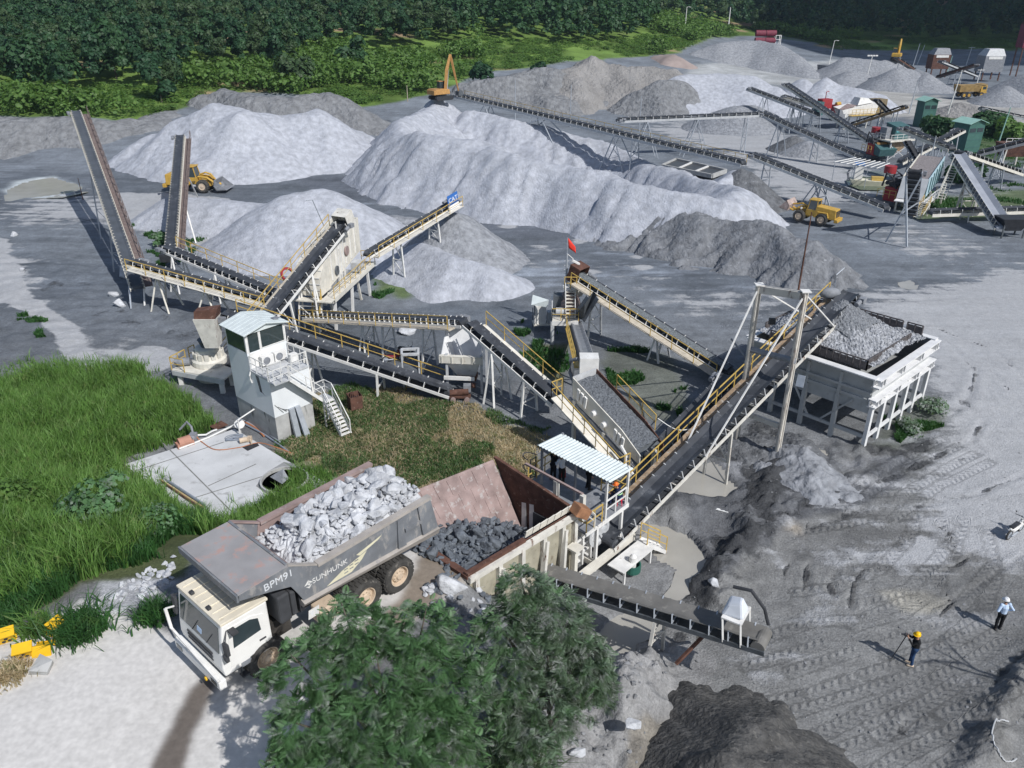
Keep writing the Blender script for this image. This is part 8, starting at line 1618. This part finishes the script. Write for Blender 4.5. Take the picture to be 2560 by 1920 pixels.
pole(1288, 298, 196, 'slim pale pole behind the excavator conveyor, left of two'); pole(1425, 318, 212, 'slim pale pole behind the conveyor joint, right of two'); pole(1598, 330, 240, 'slim pole in front of the scooped pile')
pole(2272, 285, 205, 'grey pole left of the tall narrow green hut', r_=.14, lean=.06); pole(2370, 282, 175, 'white pole on the green patch right of the tall narrow green hut', white, .14, lean=.1); pole(2433, 236, 172, 'white pole with crossarm beside the tan heap', white, .15, lean=.08, cross=.9)
pole(2072, 162, 102, 'white lamp pole above the far dump truck', white, .16, lean=.08, head='lamp', cat='lamp pole'); pole(2165, 198, 140, 'white floodlight mast in front of the double gravel pile', white, .18, lean=.1, head='flood', cat='lamp pole')
pole(2282, 165, 108, 'left of two leaning far poles by the rusty screen house', galv, .16, lean=.12); pole(2292, 163, 112, 'right of two leaning far poles by the rusty screen house', galv, .16, lean=.2)
pole(2415, 163, 117, 'tall far pole with crossarm above the distant conveyors', galv, .18, lean=.1, cross=1.2); pole(2365, 190, 140, 'greenish far pole left of the yellow truck', mint, .16, lean=.1); pole(2445, 160, 138, 'short far pole at the forest foot, right of the crossarm pole', galv, .16)
pole(1708, 122, 18, 'tall lamp pole standing before the dark forest, left one', white, .2, z=4, head='lamp', cat='lamp pole'); pole(1822, 58, 18, 'lamp pole on the far green terrace, right one', white, .2, z=14, cat='lamp pole')
pole(1019, 250, 213, 'wooden post on the grass left of the excavator', mat('wood_post', (.35, .3, .24), .9), .1); pole(2310, 470, 340, 'grey pole in front of the big screen box', galv, .12); pole(2495, 360, 268, 'blue-green leaning pole behind the dark flat conveyor', mint, .14, lean=.08)
pole(208, 500, 445, 'rusty thin post on the pale flat left of the tall stacker', rust, .06)
# ================================================================== wheel loaders, excavators, far trucks
def wheel_obj(c, r_, w_, ax, par, m=tyre, hub=hubm):
    h = MB(); h.lathe(c, [(.001, w_*.52), (r_*.18, w_*.52), (r_*.2, w_*.42), (r_*.5, w_*.42), (r_*.56, w_*.5), (r_*.56, -w_*.5), (.001, -w_*.5)], 18, ax); o = h.build('wheel', hub, par)
    t = MB(); t.lathe(c, [(r_*.56, w_*.5), (r_*.85, w_*.55), (r_, w_*.4), (r_, -w_*.4), (r_*.85, -w_*.55), (r_*.56, -w_*.5), (r_*.56, w_*.5)], 28, ax, False)
    a1 = perp(Vector(ax).normalized()); b1 = Vector(ax).normalized().cross(a1)
    for k in range(18): a = k*math.pi/9; d = a1*math.cos(a)+b1*math.sin(a); t.beam(Vector(c)+d*r_*.99-Vector(ax)*w_*.4, Vector(c)+d*r_*.99+Vector(ax)*w_*.4, .12, .1, d)
    t.build('tyre', m, o); return o
def make_loader(label, p, rz, low):
    t = thing('wheel_loader', label, 'wheel loader', (0, 0, 0))
    for x in (-1.7, 1.7):
        for y in (-1.15, 1.15): wheel_obj((x, y, .85), .85, .62, (0, 1 if y > 0 else -1, 0), t)
    MB().hexa([Vector(q) for q in ((-3.6, -.95, .9), (-.3, -.95, .9), (-.3, .95, .9), (-3.6, .95, .9))], [Vector(q) for q in ((-3.5, -.9, 2.35), (-.6, -.9, 2.6), (-.6, .9, 2.6), (-3.5, .9, 2.35))]).build('engine_hood', loader, t, bevel=.06)
    b = MB()
    for k in range(5): b.box((-3.58, 0, 1.3+.2*k), (.06, 1.5, .12))
    b.build('grille', blacksteel, t); MB().box((-3.75, 0, .85), (.5, 2.3, .5)).build('counterweight', loader, t, bevel=.05)
    for y in (-1.2, 1.2): MB().path([(-2.6, y, 1.2), (-2.4, y, 1.85), (-1.0, y, 1.85), (-.75, y, 1.1)], .12, 6).build('fender', loader, t)
    MB().box((.1, 0, 1.5), (1.6, 1.7, .9)).build('cab_base', loader, t); MB().hexa([Vector(q) for q in ((-.65, -.75, 1.95), (.75, -.75, 1.95), (.75, .75, 1.95), (-.65, .75, 1.95))], [Vector(q) for q in ((-.6, -.68, 3.3), (.5, -.68, 3.3), (.5, .68, 3.3), (-.6, .68, 3.3))]).build('cab_glass', glass, t)
    b = MB()
    for x, x2 in ((-.66, -.6), (.77, .52)):
        for y in (-.76, .76): b.beam((x, y, 1.9), (x2, y*.9, 3.3), .1, .1, Vector((0, 1, 0)))
    b.build('cab_post', loader, t); MB().box((-.05, 0, 3.37), (1.5, 1.65, .14)).build('cab_roof', loader, t, bevel=.04)
    MB().box((1.5, 0, 1.15), (2.2, .9, .8)).build('front_frame', loader, t)
    ez = .75 if low else 1.6; ex = 3.6
    for y in (-.55, .55): MB().path([(1.0, y, 2.0), (2.2, y, 1.9), (2.9, y, 1.4), (ex, y, ez)], .16, 6).build('lift_arm', loader, t)
    MB().path([(1.0, 0, 2.2), (1.9, 0, 2.5), (2.6, 0, 2.3), (3.3, 0, ez+.6)], .13, 6).build('bucket_link', loader, t)
    k = MB(); pr = [(ex-.1, ez+1.0), (ex-.3, ez+.2), (ex+.1, ez-.45), (ex+1.5, ez-.35), (ex+1.45, ez-.27), (ex+.15, ez-.33), (ex-.18, ez+.2), (ex+.02, ez+.95)] if low else [(ex+.2, ez+1.3), (ex-.3, ez+.6), (ex-.1, ez-.2), (ex+1.3, ez+.1), (ex+1.28, ez+.18), (ex, ez-.08), (ex-.18, ez+.6), (ex+.3, ez+1.22)]
    k.prism([(x, -1.5, z) for x, z in pr], (0, 3.0, 0))
    for y in (-1.5, 1.44): k.prism([(x, y, z) for x, z in (pr[0], pr[1], pr[2], pr[3])], (0, .06, 0))
    k.build('bucket', midsteel if low else mat('worn_bucket', (.38, .30, .27), .7, var=.3, scale=3), t)
    MB().box((1.6, 1.0, 2.0), (.2, .3, .25)).build('headlight', white, t)
    b = MB()
    for q in range(3): b.box((.45, -1.05, .7+.38*q), (.5, .2, .05))
    b.build('step', blacksteel, t)
    t.location = p; t.rotation_euler = (0, 0, rz); return t
p = G(488, 476, 0); make_loader('yellow wheel loader with dark lowered bucket below the white double-humped pile', p, R(-3), True)
p = G(2030, 556, 0); p.z = .1; wl2 = make_loader('yellow wheel loader seen from behind, bucket raised against the dark sand cone', p, R(140), False); wl2.scale = (.8,)*3
def make_digger(label, p, rz, b1, b2, b3, sc_=1.0, m=orangem):
    t = thing('excavator', label, 'excavator', (0, 0, 0))
    for y in (-1.15, 1.15):
        k = MB(); k.prism([(x, y-.3, z) for x, z in ((-1.9, .1), (-1.6, 0), (1.6, 0), (1.9, .1), (2.1, .45), (1.9, .8), (-1.9, .8), (-2.1, .45))], (0, .6, 0)); k.build('track', blacksteel, t)
    MB().tube((0, 0, .7), (0, 0, 1.1), .8, 16).build('turntable', darksteel, t)
    MB().hexa([Vector(q) for q in ((-2.2, -1.35, 1.1), (1.3, -1.35, 1.1), (1.3, 1.35, 1.1), (-2.2, 1.35, 1.1))], [Vector(q) for q in ((-2.1, -1.3, 2.1), (1.2, -1.3, 2.0), (1.2, 1.3, 2.0), (-2.1, 1.3, 2.1))]).build('house', m, t, bevel=.08)
    MB().box((-2.25, 0, 1.5), (.5, 2.6, .9)).build('counterweight', m, t, bevel=.1)
    MB().box((.7, .85, 2.65), (1.4, .95, 1.3)).build('cab_glass', glass, t); MB().box((.7, .85, 3.34), (1.5, 1.0, .1)).build('cab_roof', m, t)
    B0 = Vector((1.0, -.2, 1.9)); k = MB(); q = [B0, B0.lerp(Vector(b1), .5)+Vector((-.25, 0, .35)), Vector(b1)]; k.path(q, [.38, .42, .26], 4); k.build('boom', m, t)
    MB().path([Vector(b1), Vector(b1).lerp(Vector(b2), .15), Vector(b2)], [.24, .3, .16], 4).build('stick', m, t)
    MB().tube(B0+Vector((.4, 0, -.2)), Vector(b1).lerp(B0, .45), .1, 8).build('hydraulic_ram', galv, t)
    d = Vector(b3); k = MB(); k.prism([d+Vector(v) for v in ((-.5, -.55, .4), (.3, -.55, .55), (.65, -.55, -.2), (.1, -.55, -.6), (-.55, -.55, -.35))], (0, 1.1, 0)); k.build('bucket', darksteel, t)
    t.location = p; t.rotation_euler = (0, 0, rz); t.scale = (sc_,)*3; return t
p = AT(1103, 249, 145.5)
make_digger('orange excavator on top of the huge pale ridge, arm raised high', p, R(40), (2.4, -.2, 8.2), (4.2, -.2, 1.2), (4.3, -.2, .9), .88)
p = G(2240, 150, 4.9); make_digger('small distant yellow excavator on top of the grey gravel cone', p, R(60), (1.5, -.2, 6.0), (2.4, -.2, 2.0), (2.4, -.2, 1.6), 1.0, loader)
def make_far_truck(label, p, rz, cabm, bodym, cat='dump truck'):
    t = thing('far_dump_truck', label, cat, (0, 0, 0))
    for x in (-1.6, -.3, 3.0):
        for y in (-1.15, 1.15): wheel_obj((x, y, .65), .65, .5, (0, 1 if y > 0 else -1, 0), t, hub=cabm)
    MB().box((.5, 0, 1.0), (6.2, .9, .3)).build('chassis', chassis, t); MB().box((3.4, 0, 2.0), (1.6, 2.5, 1.9)).build('cab', cabm, t, bevel=.06); MB().box((4.21, 0, 2.35), (.04, 2.2, .8)).build('windscreen', glass, t)
    MB().box((4.25, 0, 1.2), (.15, 2.5, .3)).build('bumper', cabm, t)
    for y in (-1.26, 1.26): MB().box((3.5, y, 2.35), (.9, .04, .7)).build('window', glass, t)
    b = MB(); b.hexa([Vector(q) for q in ((-3.0, -1.3, 1.4), (2.2, -1.3, 1.5), (2.2, 1.3, 1.5), (-3.0, 1.3, 1.4))], [Vector(q) for q in ((-3.2, -1.55, 3.0), (2.5, -1.55, 3.0), (2.5, 1.55, 3.0), (-3.2, 1.55, 3.0))]); b.build('body', bodym, t); MB().plate([(2.3, -1.5, 3.05), (2.3, 1.5, 3.05), (4.0, 1.5, 3.25), (4.0, -1.5, 3.25)], .1).build('canopy', bodym, t)
    t.location = p; t.rotation_euler = (0, 0, rz); return t
make_far_truck('far white-cabbed dump truck driving toward the camera between gravel piles', G(2066, 188, 0), R(-68), white, truckgrey)
make_far_truck('far yellow dump truck standing below the distant screen houses', G(2416, 243, 0), R(5), loader, mat('yellow_brown_body', (.30, .2, .08), .7, var=.3))
# ================================================================== motorcycles
def make_bike(label, p, rz, m, seatm=blacksteel):
    t = thing('motorcycle', label, 'motorcycle', (0, 0, 0))
    for x in (-.62, .62):
        w_ = MB(); w_.lathe((x, 0, .29), [(.22, -.03), (.22, .03), (.001, .04)], 16, Vector((0, 1, 0))); ww = w_.build('wheel', galv, t)
        w2 = MB(); w2.lathe((x, 0, .29), [(.21, .04), (.27, .045), (.29, 0), (.27, -.045), (.21, -.04), (.21, .04)], 20, Vector((0, 1, 0)), False); w2.build('tyre', tyre, ww)
    MB().path([(.62, 0, .32), (.50, 0, .75), (.42, 0, 1.0)], .04, 6).build('fork', galv, t)
    MB().path([(.45, 0, .8), (.1, 0, .45), (-.3, 0, .5), (-.75, 0, .72)], [.07, .12, .14, .05], 8).build('body', m, t)
    MB().path([(.42, 0, .95), (.5, 0, .55), (.35, 0, .4)], [.1, .13, .08], 8).build('leg_shield', m, t)
    MB().box((-.28, 0, .77), (.75, .24, .10)).build('seat', seatm, t, bevel=.03)
    MB().path([(.36, -.33, 1.0), (.42, 0, 1.0), (.36, .33, 1.0)], .018, 6).build('handlebar', blacksteel, t)
    MB().ell((.52, 0, .9), (.09, .09, .09), 10, 7).build('headlight', whitesign, t)
    for y in (-.34, .34): MB().tube((.36, y, 1.0), (.34, y, 1.16), .01, 5).ell((.34, y, 1.18), (.02, .05, .035), 8, 5).build('mirror', blacksteel, t)
    MB().tube((-.7, -.14, .33), (-.05, -.14, .3), .045, 8).build('exhaust', galv, t)
    t.location = p; t.rotation_euler = (0, 0, rz); return t
make_bike('dark red motorcycle parked behind the low conveyor railing, nearer of the pair', G(985, 905, 0), R(20), mat('bike_red', (.2, .02, .03), .4))
make_bike('black motorcycle parked behind the dark red one', G(1018, 893, 0), R(-20), blacksteel)
make_bike('white and black motorcycle parked alone on the pale yard at the right edge', G(2534, 1338, 0), R(35), white)
# ================================================================== people
def person(label, p, face, shirt, trouser, helmet, pose, hold=None, vest=None, nm='person'):
    """pose: joint positions in metres, x forward, y left, z up, feet at z=0; one continuous body, clothes as closed shells over it"""
    t = thing('person', label, 'person', (0, 0, 0))
    J = {k: Vector(v) for k, v in pose.items()}
    def limb(b, pts, r): b.path([J[q] if isinstance(q, str) else Vector(q) for q in pts], r, 10)
    def ball(b, q, r): b.ell(J[q] if isinstance(q, str) else q, r if isinstance(r, (tuple, list)) else (r, r, r), 12, 8)
    body = MB(); hip = J['hip']; ch = J['chest']; nk = J['neck']; hd = J['head']
    limb(body, ['hip', hip.lerp(ch, .5), 'chest', ch.lerp(nk, .7)], [.125, .12, .14, .09]); limb(body, [ch.lerp(nk, .6), 'neck', hd-Vector((0, 0, .03))], [.075, .055, .055])
    ball(body, hd, (.092, .075, .115)); ball(body, hd+Vector((.03, 0, -.065)), (.055, .05, .05))
    fw = Vector((1, 0, 0)); body.tube(hd+Vector((.082, 0, .01)), hd+Vector((.108, 0, -.025)), .010, 6, .016)
    for s in (-1, 1):
        ball(body, hd+Vector((-.005, s*.077, -.01)), (.02, .012, .03))
    for s in 'LR':
        limb(body, ['sh'+s, 'el'+s, 'wr'+s], [.052, .042, .028]); ball(body, 'sh'+s, .062)
        limb(body, ['hp'+s, 'kn'+s, 'an'+s], [.085, .058, .042]); ball(body, 'hp'+s, .095)
        limb(body, [J['an'+s]+Vector((-.05, 0, -.035)), J['an'+s]+Vector((.06, 0, -.045)), J['an'+s]+Vector((.17, 0, -.06))], [.04, .042, .03])
        wr = J['wr'+s]; d = (wr-J['el'+s]).normalized(); side = d.cross(Vector((0, 0, 1))); side = side.normalized() if side.length > .1 else Vector((0, 1, 0)); n_ = side.cross(d)
        palm = wr+d*.05; limb(body, [wr, palm, wr+d*.095], [.026, .036, .034])
        for k in range(4):
            o = side*(.027-.018*k); L_ = (.07, .08, .075, .058)[k]; b0 = wr+d*.09+o; b1 = b0+d*L_*.5-n_*.008; b2 = b1+d*L_*.35-n_*.03; limb(body, [b0, b1, b2], [.0105, .0095, .008])
        limb(body, [wr+d*.03+side*.03, wr+d*.055+side*.055, wr+d*.085+side*.055-n_*.01], [.012, .011, .009])
    bo = body.build('body', skin, t, smooth=True); rm = bo.modifiers.new('one_surface', 'REMESH'); rm.mode = 'VOXEL'; rm.voxel_size = .0115; rm.use_smooth_shade = True
    fc = MB()
    for s in (-1, 1): fc.ell(hd+Vector((.078, s*.03, .012)), (.012, .014, .008), 8, 5)
    fc.box(hd+Vector((.083, 0, -.062)), (.012, .042, .010)); fc.build('face_features', hairm, bo)
    c = MB(); limb(c, [hip-Vector((0, 0, .02)), hip.lerp(ch, .5), 'chest', ch.lerp(nk, .75)], [.15, .15, .17, .10])
    for s in 'LR': ball(c, 'sh'+s, .085); limb(c, ['sh'+s, 'el'+s, J['el'+s].lerp(J['wr'+s], .85)], [.075, .06, .046])
    co = c.build('shirt', shirt, t, smooth=True); r2 = co.modifiers.new('cloth', 'REMESH'); r2.mode = 'VOXEL'; r2.voxel_size = .015; r2.use_smooth_shade = True
    if vest:
        v = MB(); m_ = hip.lerp(ch, .55); v.lathe(m_, [(.168, -.03), (.168, .03)], 20, (ch-hip), False); v.build('vest_stripe', vest, co)
    c = MB(); limb(c, [hip+Vector((0, 0, .05)), hip-Vector((0, 0, .06))], [.155, .16])
    for s in 'LR': ball(c, 'hp'+s, .115); limb(c, ['hp'+s, 'kn'+s, J['an'+s]+Vector((0, 0, .0))], [.11, .078, .065])
    to = c.build('trousers', trouser, t, smooth=True); r3 = to.modifiers.new('cloth', 'REMESH'); r3.mode = 'VOXEL'; r3.voxel_size = .015; r3.use_smooth_shade = True
    for s in 'LR':
        a = J['an'+s]; MB().path([a+Vector((-.08, 0, -.05)), a+Vector((.02, 0, -.045)), a+Vector((.12, 0, -.06)), a+Vector((.2, 0, -.068))], [.045, .055, .05, .035], 10).build('shoe', blacksteel if trouser is not jean else hubm, t, smooth=True)
    if helmet:
        h = MB(); h.lathe(hd+Vector((0, 0, .035)), [(.128, -.012), (.125, .02), (.115, .06), (.085, .10), (.04, .122), (.001, .126)], 20); h.lathe(hd+Vector((.025, 0, .027)), [(.10, .008), (.155, .0), (.155, -.006), (.10, -.004)], 20, Vector((0, 0, 1)), False); h.box(hd+Vector((0, 0, .158)), (.2, .025, .014)); h.build('helmet', helmet, t, smooth=True)
    hr = MB(); hr.ell(hd+Vector((-.02, 0, .0)), (.088, .08, .10), 12, 8); hr.build('hair', hairm, t, smooth=True)
    t.location = p; t.rotation_euler = (0, 0, face); return t
def stand(arms='down', bend=0.0):
    P_ = dict(hip=(0, 0, .93), chest=(.02+bend, 0, 1.27), neck=(.03+bend*1.4, 0, 1.47), head=(.06+bend*1.6, 0, 1.60), hpL=(0, .095, .90), hpR=(0, -.095, .90), knL=(.03, .11, .49), knR=(.01, -.11, .49), anL=(-.02, .12, .085), anR=(.02, -.12, .085),
        shL=(.0+bend, .185, 1.40), shR=(.0+bend, -.185, 1.40))
    if arms == 'down': P_.update(elL=(-.03+bend, .25, 1.12), elR=(-.03+bend, -.25, 1.12), wrL=(.08+bend, .26, .88), wrR=(.08+bend, -.26, .88))
    if arms == 'camera': P_.update(elL=(.20, .22, 1.22), elR=(.18, -.24, 1.22), wrL=(.38, .07, 1.45), wrR=(.36, -.09, 1.44))
    if arms == 'hips': P_.update(elL=(-.10, .36, 1.16), elR=(-.10, -.36, 1.16), wrL=(.05, .20, 1.02), wrR=(.05, -.20, 1.02))
    if arms == 'front': P_.update(elL=(.10+bend, .24, 1.14), elR=(.10+bend, -.24, 1.14), wrL=(.33+bend, .14, 1.12), wrR=(.33+bend, -.14, 1.12))
    return P_
q = G(2275, 1664, 0); q.z = Hz(q.x, q.y)
person('photographer in yellow helmet, black top and jeans, standing at a camera on a thin stand', q, math.atan2(.35, -1), clothblack, jean, helyellow, stand('camera'))
t = thing('camera_stand', 'thin black monopod stand with a camera, held by the photographer in yellow helmet', 'camera stand', G(2246, 1662, 0)); hd_ = Vector((math.cos(math.atan2(.35, -1)), math.sin(math.atan2(.35, -1)), 0)); top = q+hd_*.46+Vector((0, 0, 1.42)); ft = q+hd_*.75; ft.z = Hz(ft.x, ft.y)
MB().tube(ft, top, .018, 6, .022).build('pole', blacksteel, t); MB().box(top+Vector((0, 0, .07)), (.14, .12, .10), yaw=math.atan2(.35, -1)).tube(top+Vector((0, 0, .07))+hd_*.05, top+Vector((0, 0, .07))+hd_*.19, .045, 12).build('camera', blacksteel, t)
b = MB()
for k in range(3): b.tube(ft+Vector((0, 0, .12)), ft+Vector((math.cos(k*2.1)*.16, math.sin(k*2.1)*.16, .01)), .012, 5)
b.build('foot', blacksteel, t)
q = G(2493, 1572, 0); q.z = Hz(q.x, q.y)
person('man in white helmet, pale blue shirt and dark trousers standing with hands on hips', q, math.atan2(.5, 1)+1.2, clothblue, clothblack, helwhite, stand('hips'))
dz = 2.715
def onp(px, py): v = G(px, py, dz); return v
person('worker in orange helmet and black clothes standing with back turned under the roof', onp(1382, 1199), math.atan2(.7, .7), clothblack, clothblack, helorange, stand('front', .05), vest=None)
person('worker in white shirt and white helmet standing beside the black-clothed worker', onp(1404, 1208), math.atan2(.6, -.4), clothwhite, clothblack, helwhite, stand('front', .04))
person('man in black trousers standing mid-platform, head hidden by the roof', onp(1470, 1222), math.atan2(.3, .9), clothblack, clothblack, helorange, stand('down'))
SIT = dict(hip=(-.02, 0, .50), chest=(.10, 0, .82), neck=(.17, 0, 1.01), head=(.23, 0, 1.12), hpL=(0, .10, .48), hpR=(0, -.10, .48), knL=(.42, .13, .50), knR=(.42, -.13, .50), anL=(.44, .13, .085), anR=(.40, -.13, .085), shL=(.10, .185, .94), shR=(.10, -.185, .94), elL=(.22, .24, .70), elR=(.22, -.24, .70), wrL=(.42, .12, .62), wrR=(.42, -.12, .62))
q = onp(1548, 1262); person('seated worker in orange helmet and navy vest with pale stripe at the platform corner', q, math.atan2(.35, -.95), clothnavy, clothnavy, helorange, SIT, vest=limegreen)
st = thing('red_stool', 'small red plastic stool under the seated worker', 'stool', q); MB().lathe(q, [(.17, .36), (.17, .385), (.001, .39)], 14).build('seat', mat('red_plastic', (.6, .03, .06), .4), st)
for a in range(4): MB().beam(q+Vector((.13*math.cos(a*1.57+.78), .13*math.sin(a*1.57+.78), .37)), q+Vector((.17*math.cos(a*1.57+.78), .17*math.sin(a*1.57+.78), 0)), .03, .03, Vector((1, 0, 0))).build('leg', MATS['red_plastic'], st)
bk = thing('red_jerrycan', 'red jerrycan on the platform floor between the two standing workers', 'jerrycan', onp(1405, 1188)); MB().box(onp(1407, 1192)+Vector((0, 0, .2)), (.3, .18, .38)).build('can', red, bk); MB().tube(onp(1407, 1192)+Vector((.05, 0, .38)), onp(1407, 1192)+Vector((.05, 0, .45)), .03, 8).build('cap', blacksteel, bk)
# white hose ring and mast shadow caster at the lower right corner
cc = [G(2520+42*math.cos(a*.1), 1840+52*math.sin(a*.1), 1.0) for a in range(58)]
for v in cc: v.z = surf(v.x, v.y)+.06
o = MB().path(cc[8:50], .028, 6).build('hose', palegrey, None); tag(o, 'white hose bent in a ring on the spoil at the lower right corner', 'hose')
bare = thing('bare_tree', 'bare branching tree just outside the right edge, throwing its shadow on the yard', 'tree', (25.5, 17.4, 0)); b0 = Vector((25.5, 17.4, -.3)); b = MB(); rr = random.Random(4)
b.path([b0, b0+Vector((.1, 0, 4)), b0+Vector((-.1, .1, 8)), b0+Vector((.0, .1, 11))], [.2, .17, .12, .04], 8)
for k in range(13):
    z = 3.5+k*.55; a = k*2.4; e = b0+Vector((math.cos(a)*(2.3-.08*k), math.sin(a)*(2.3-.08*k), z+1.0)); s_ = b0+Vector((0, 0, z)); b.path([s_, s_.lerp(e, .5)+Vector((0, 0, .2)), e], [.06, .045, .015], 5)
    for j in range(2): f_ = s_.lerp(e, .6); b.path([f_, f_+Vector((rr.uniform(-.8, .8), rr.uniform(-.8, .8), rr.uniform(.1, .7)))], [.03, .01], 4)
b.build('trunk', bark, bare)

# pebbles and clods on the near ground, and the cloud whose shade lies on the right-hand forest
rr = random.Random(8); its = []
for i in range(520):
    px, py = rr.uniform(1250, 2560), rr.uniform(1080, 1920)
    if px < 1700 and py < 1500: continue
    p = G(px, py, 0); p.z = Hz(p.x, p.y); its.append((p, rr.choice([.05, .06, .08, .1, .16])))
for i in range(260):
    px, py = rr.uniform(1240, 1600), rr.uniform(1640, 1920); p = G(px, py, 1.5); p.z = Hz(p.x, p.y); its.append((p, rr.choice([.08, .1, .14, .2])))
rockmass('pebbles', 'pebbles and clods scattered over the near ground', mat('clod_grey', (.2, .203, .21), .95, var=.4, scale=.8), ROCKP, its)
cm = mat('cloud_white', (.8, .8, .82), 1.0, var=.05); c = MB()
for x, y, rx, ry in ((190,430,80,110),(300,400,130,120),(420,400,150,150),(262,292,62,60),(350,300,90,80),(480,330,150,130),(300,620,260,180)): c.ell(Vector((x, y, 0))+Vector((.65, -.76, 1))*320, (rx, ry, 26), 24, 10)
o = c.build('cloud', cm, smooth=True); o['kind'] = 'structure'

hz = MB().box((0, 545, 36), (3300, 1160, 84)).build('haze', None); hz['kind'] = 'stuff'
hm_ = bpy.data.materials.new('haze_air'); hm_.use_nodes = True; n_, l_ = hm_.node_tree.nodes, hm_.node_tree.links; n_.remove(n_['Principled BSDF'])
pv = n_.new('ShaderNodeVolumePrincipled'); pv.inputs['Color'].default_value = (.62, .76, 1, 1); pv.inputs['Density'].default_value = .00012; pv.inputs['Anisotropy'].default_value = .2
l_.new(pv.outputs[0], n_['Material Output'].inputs['Volume']); hz.data.materials.append(hm_)
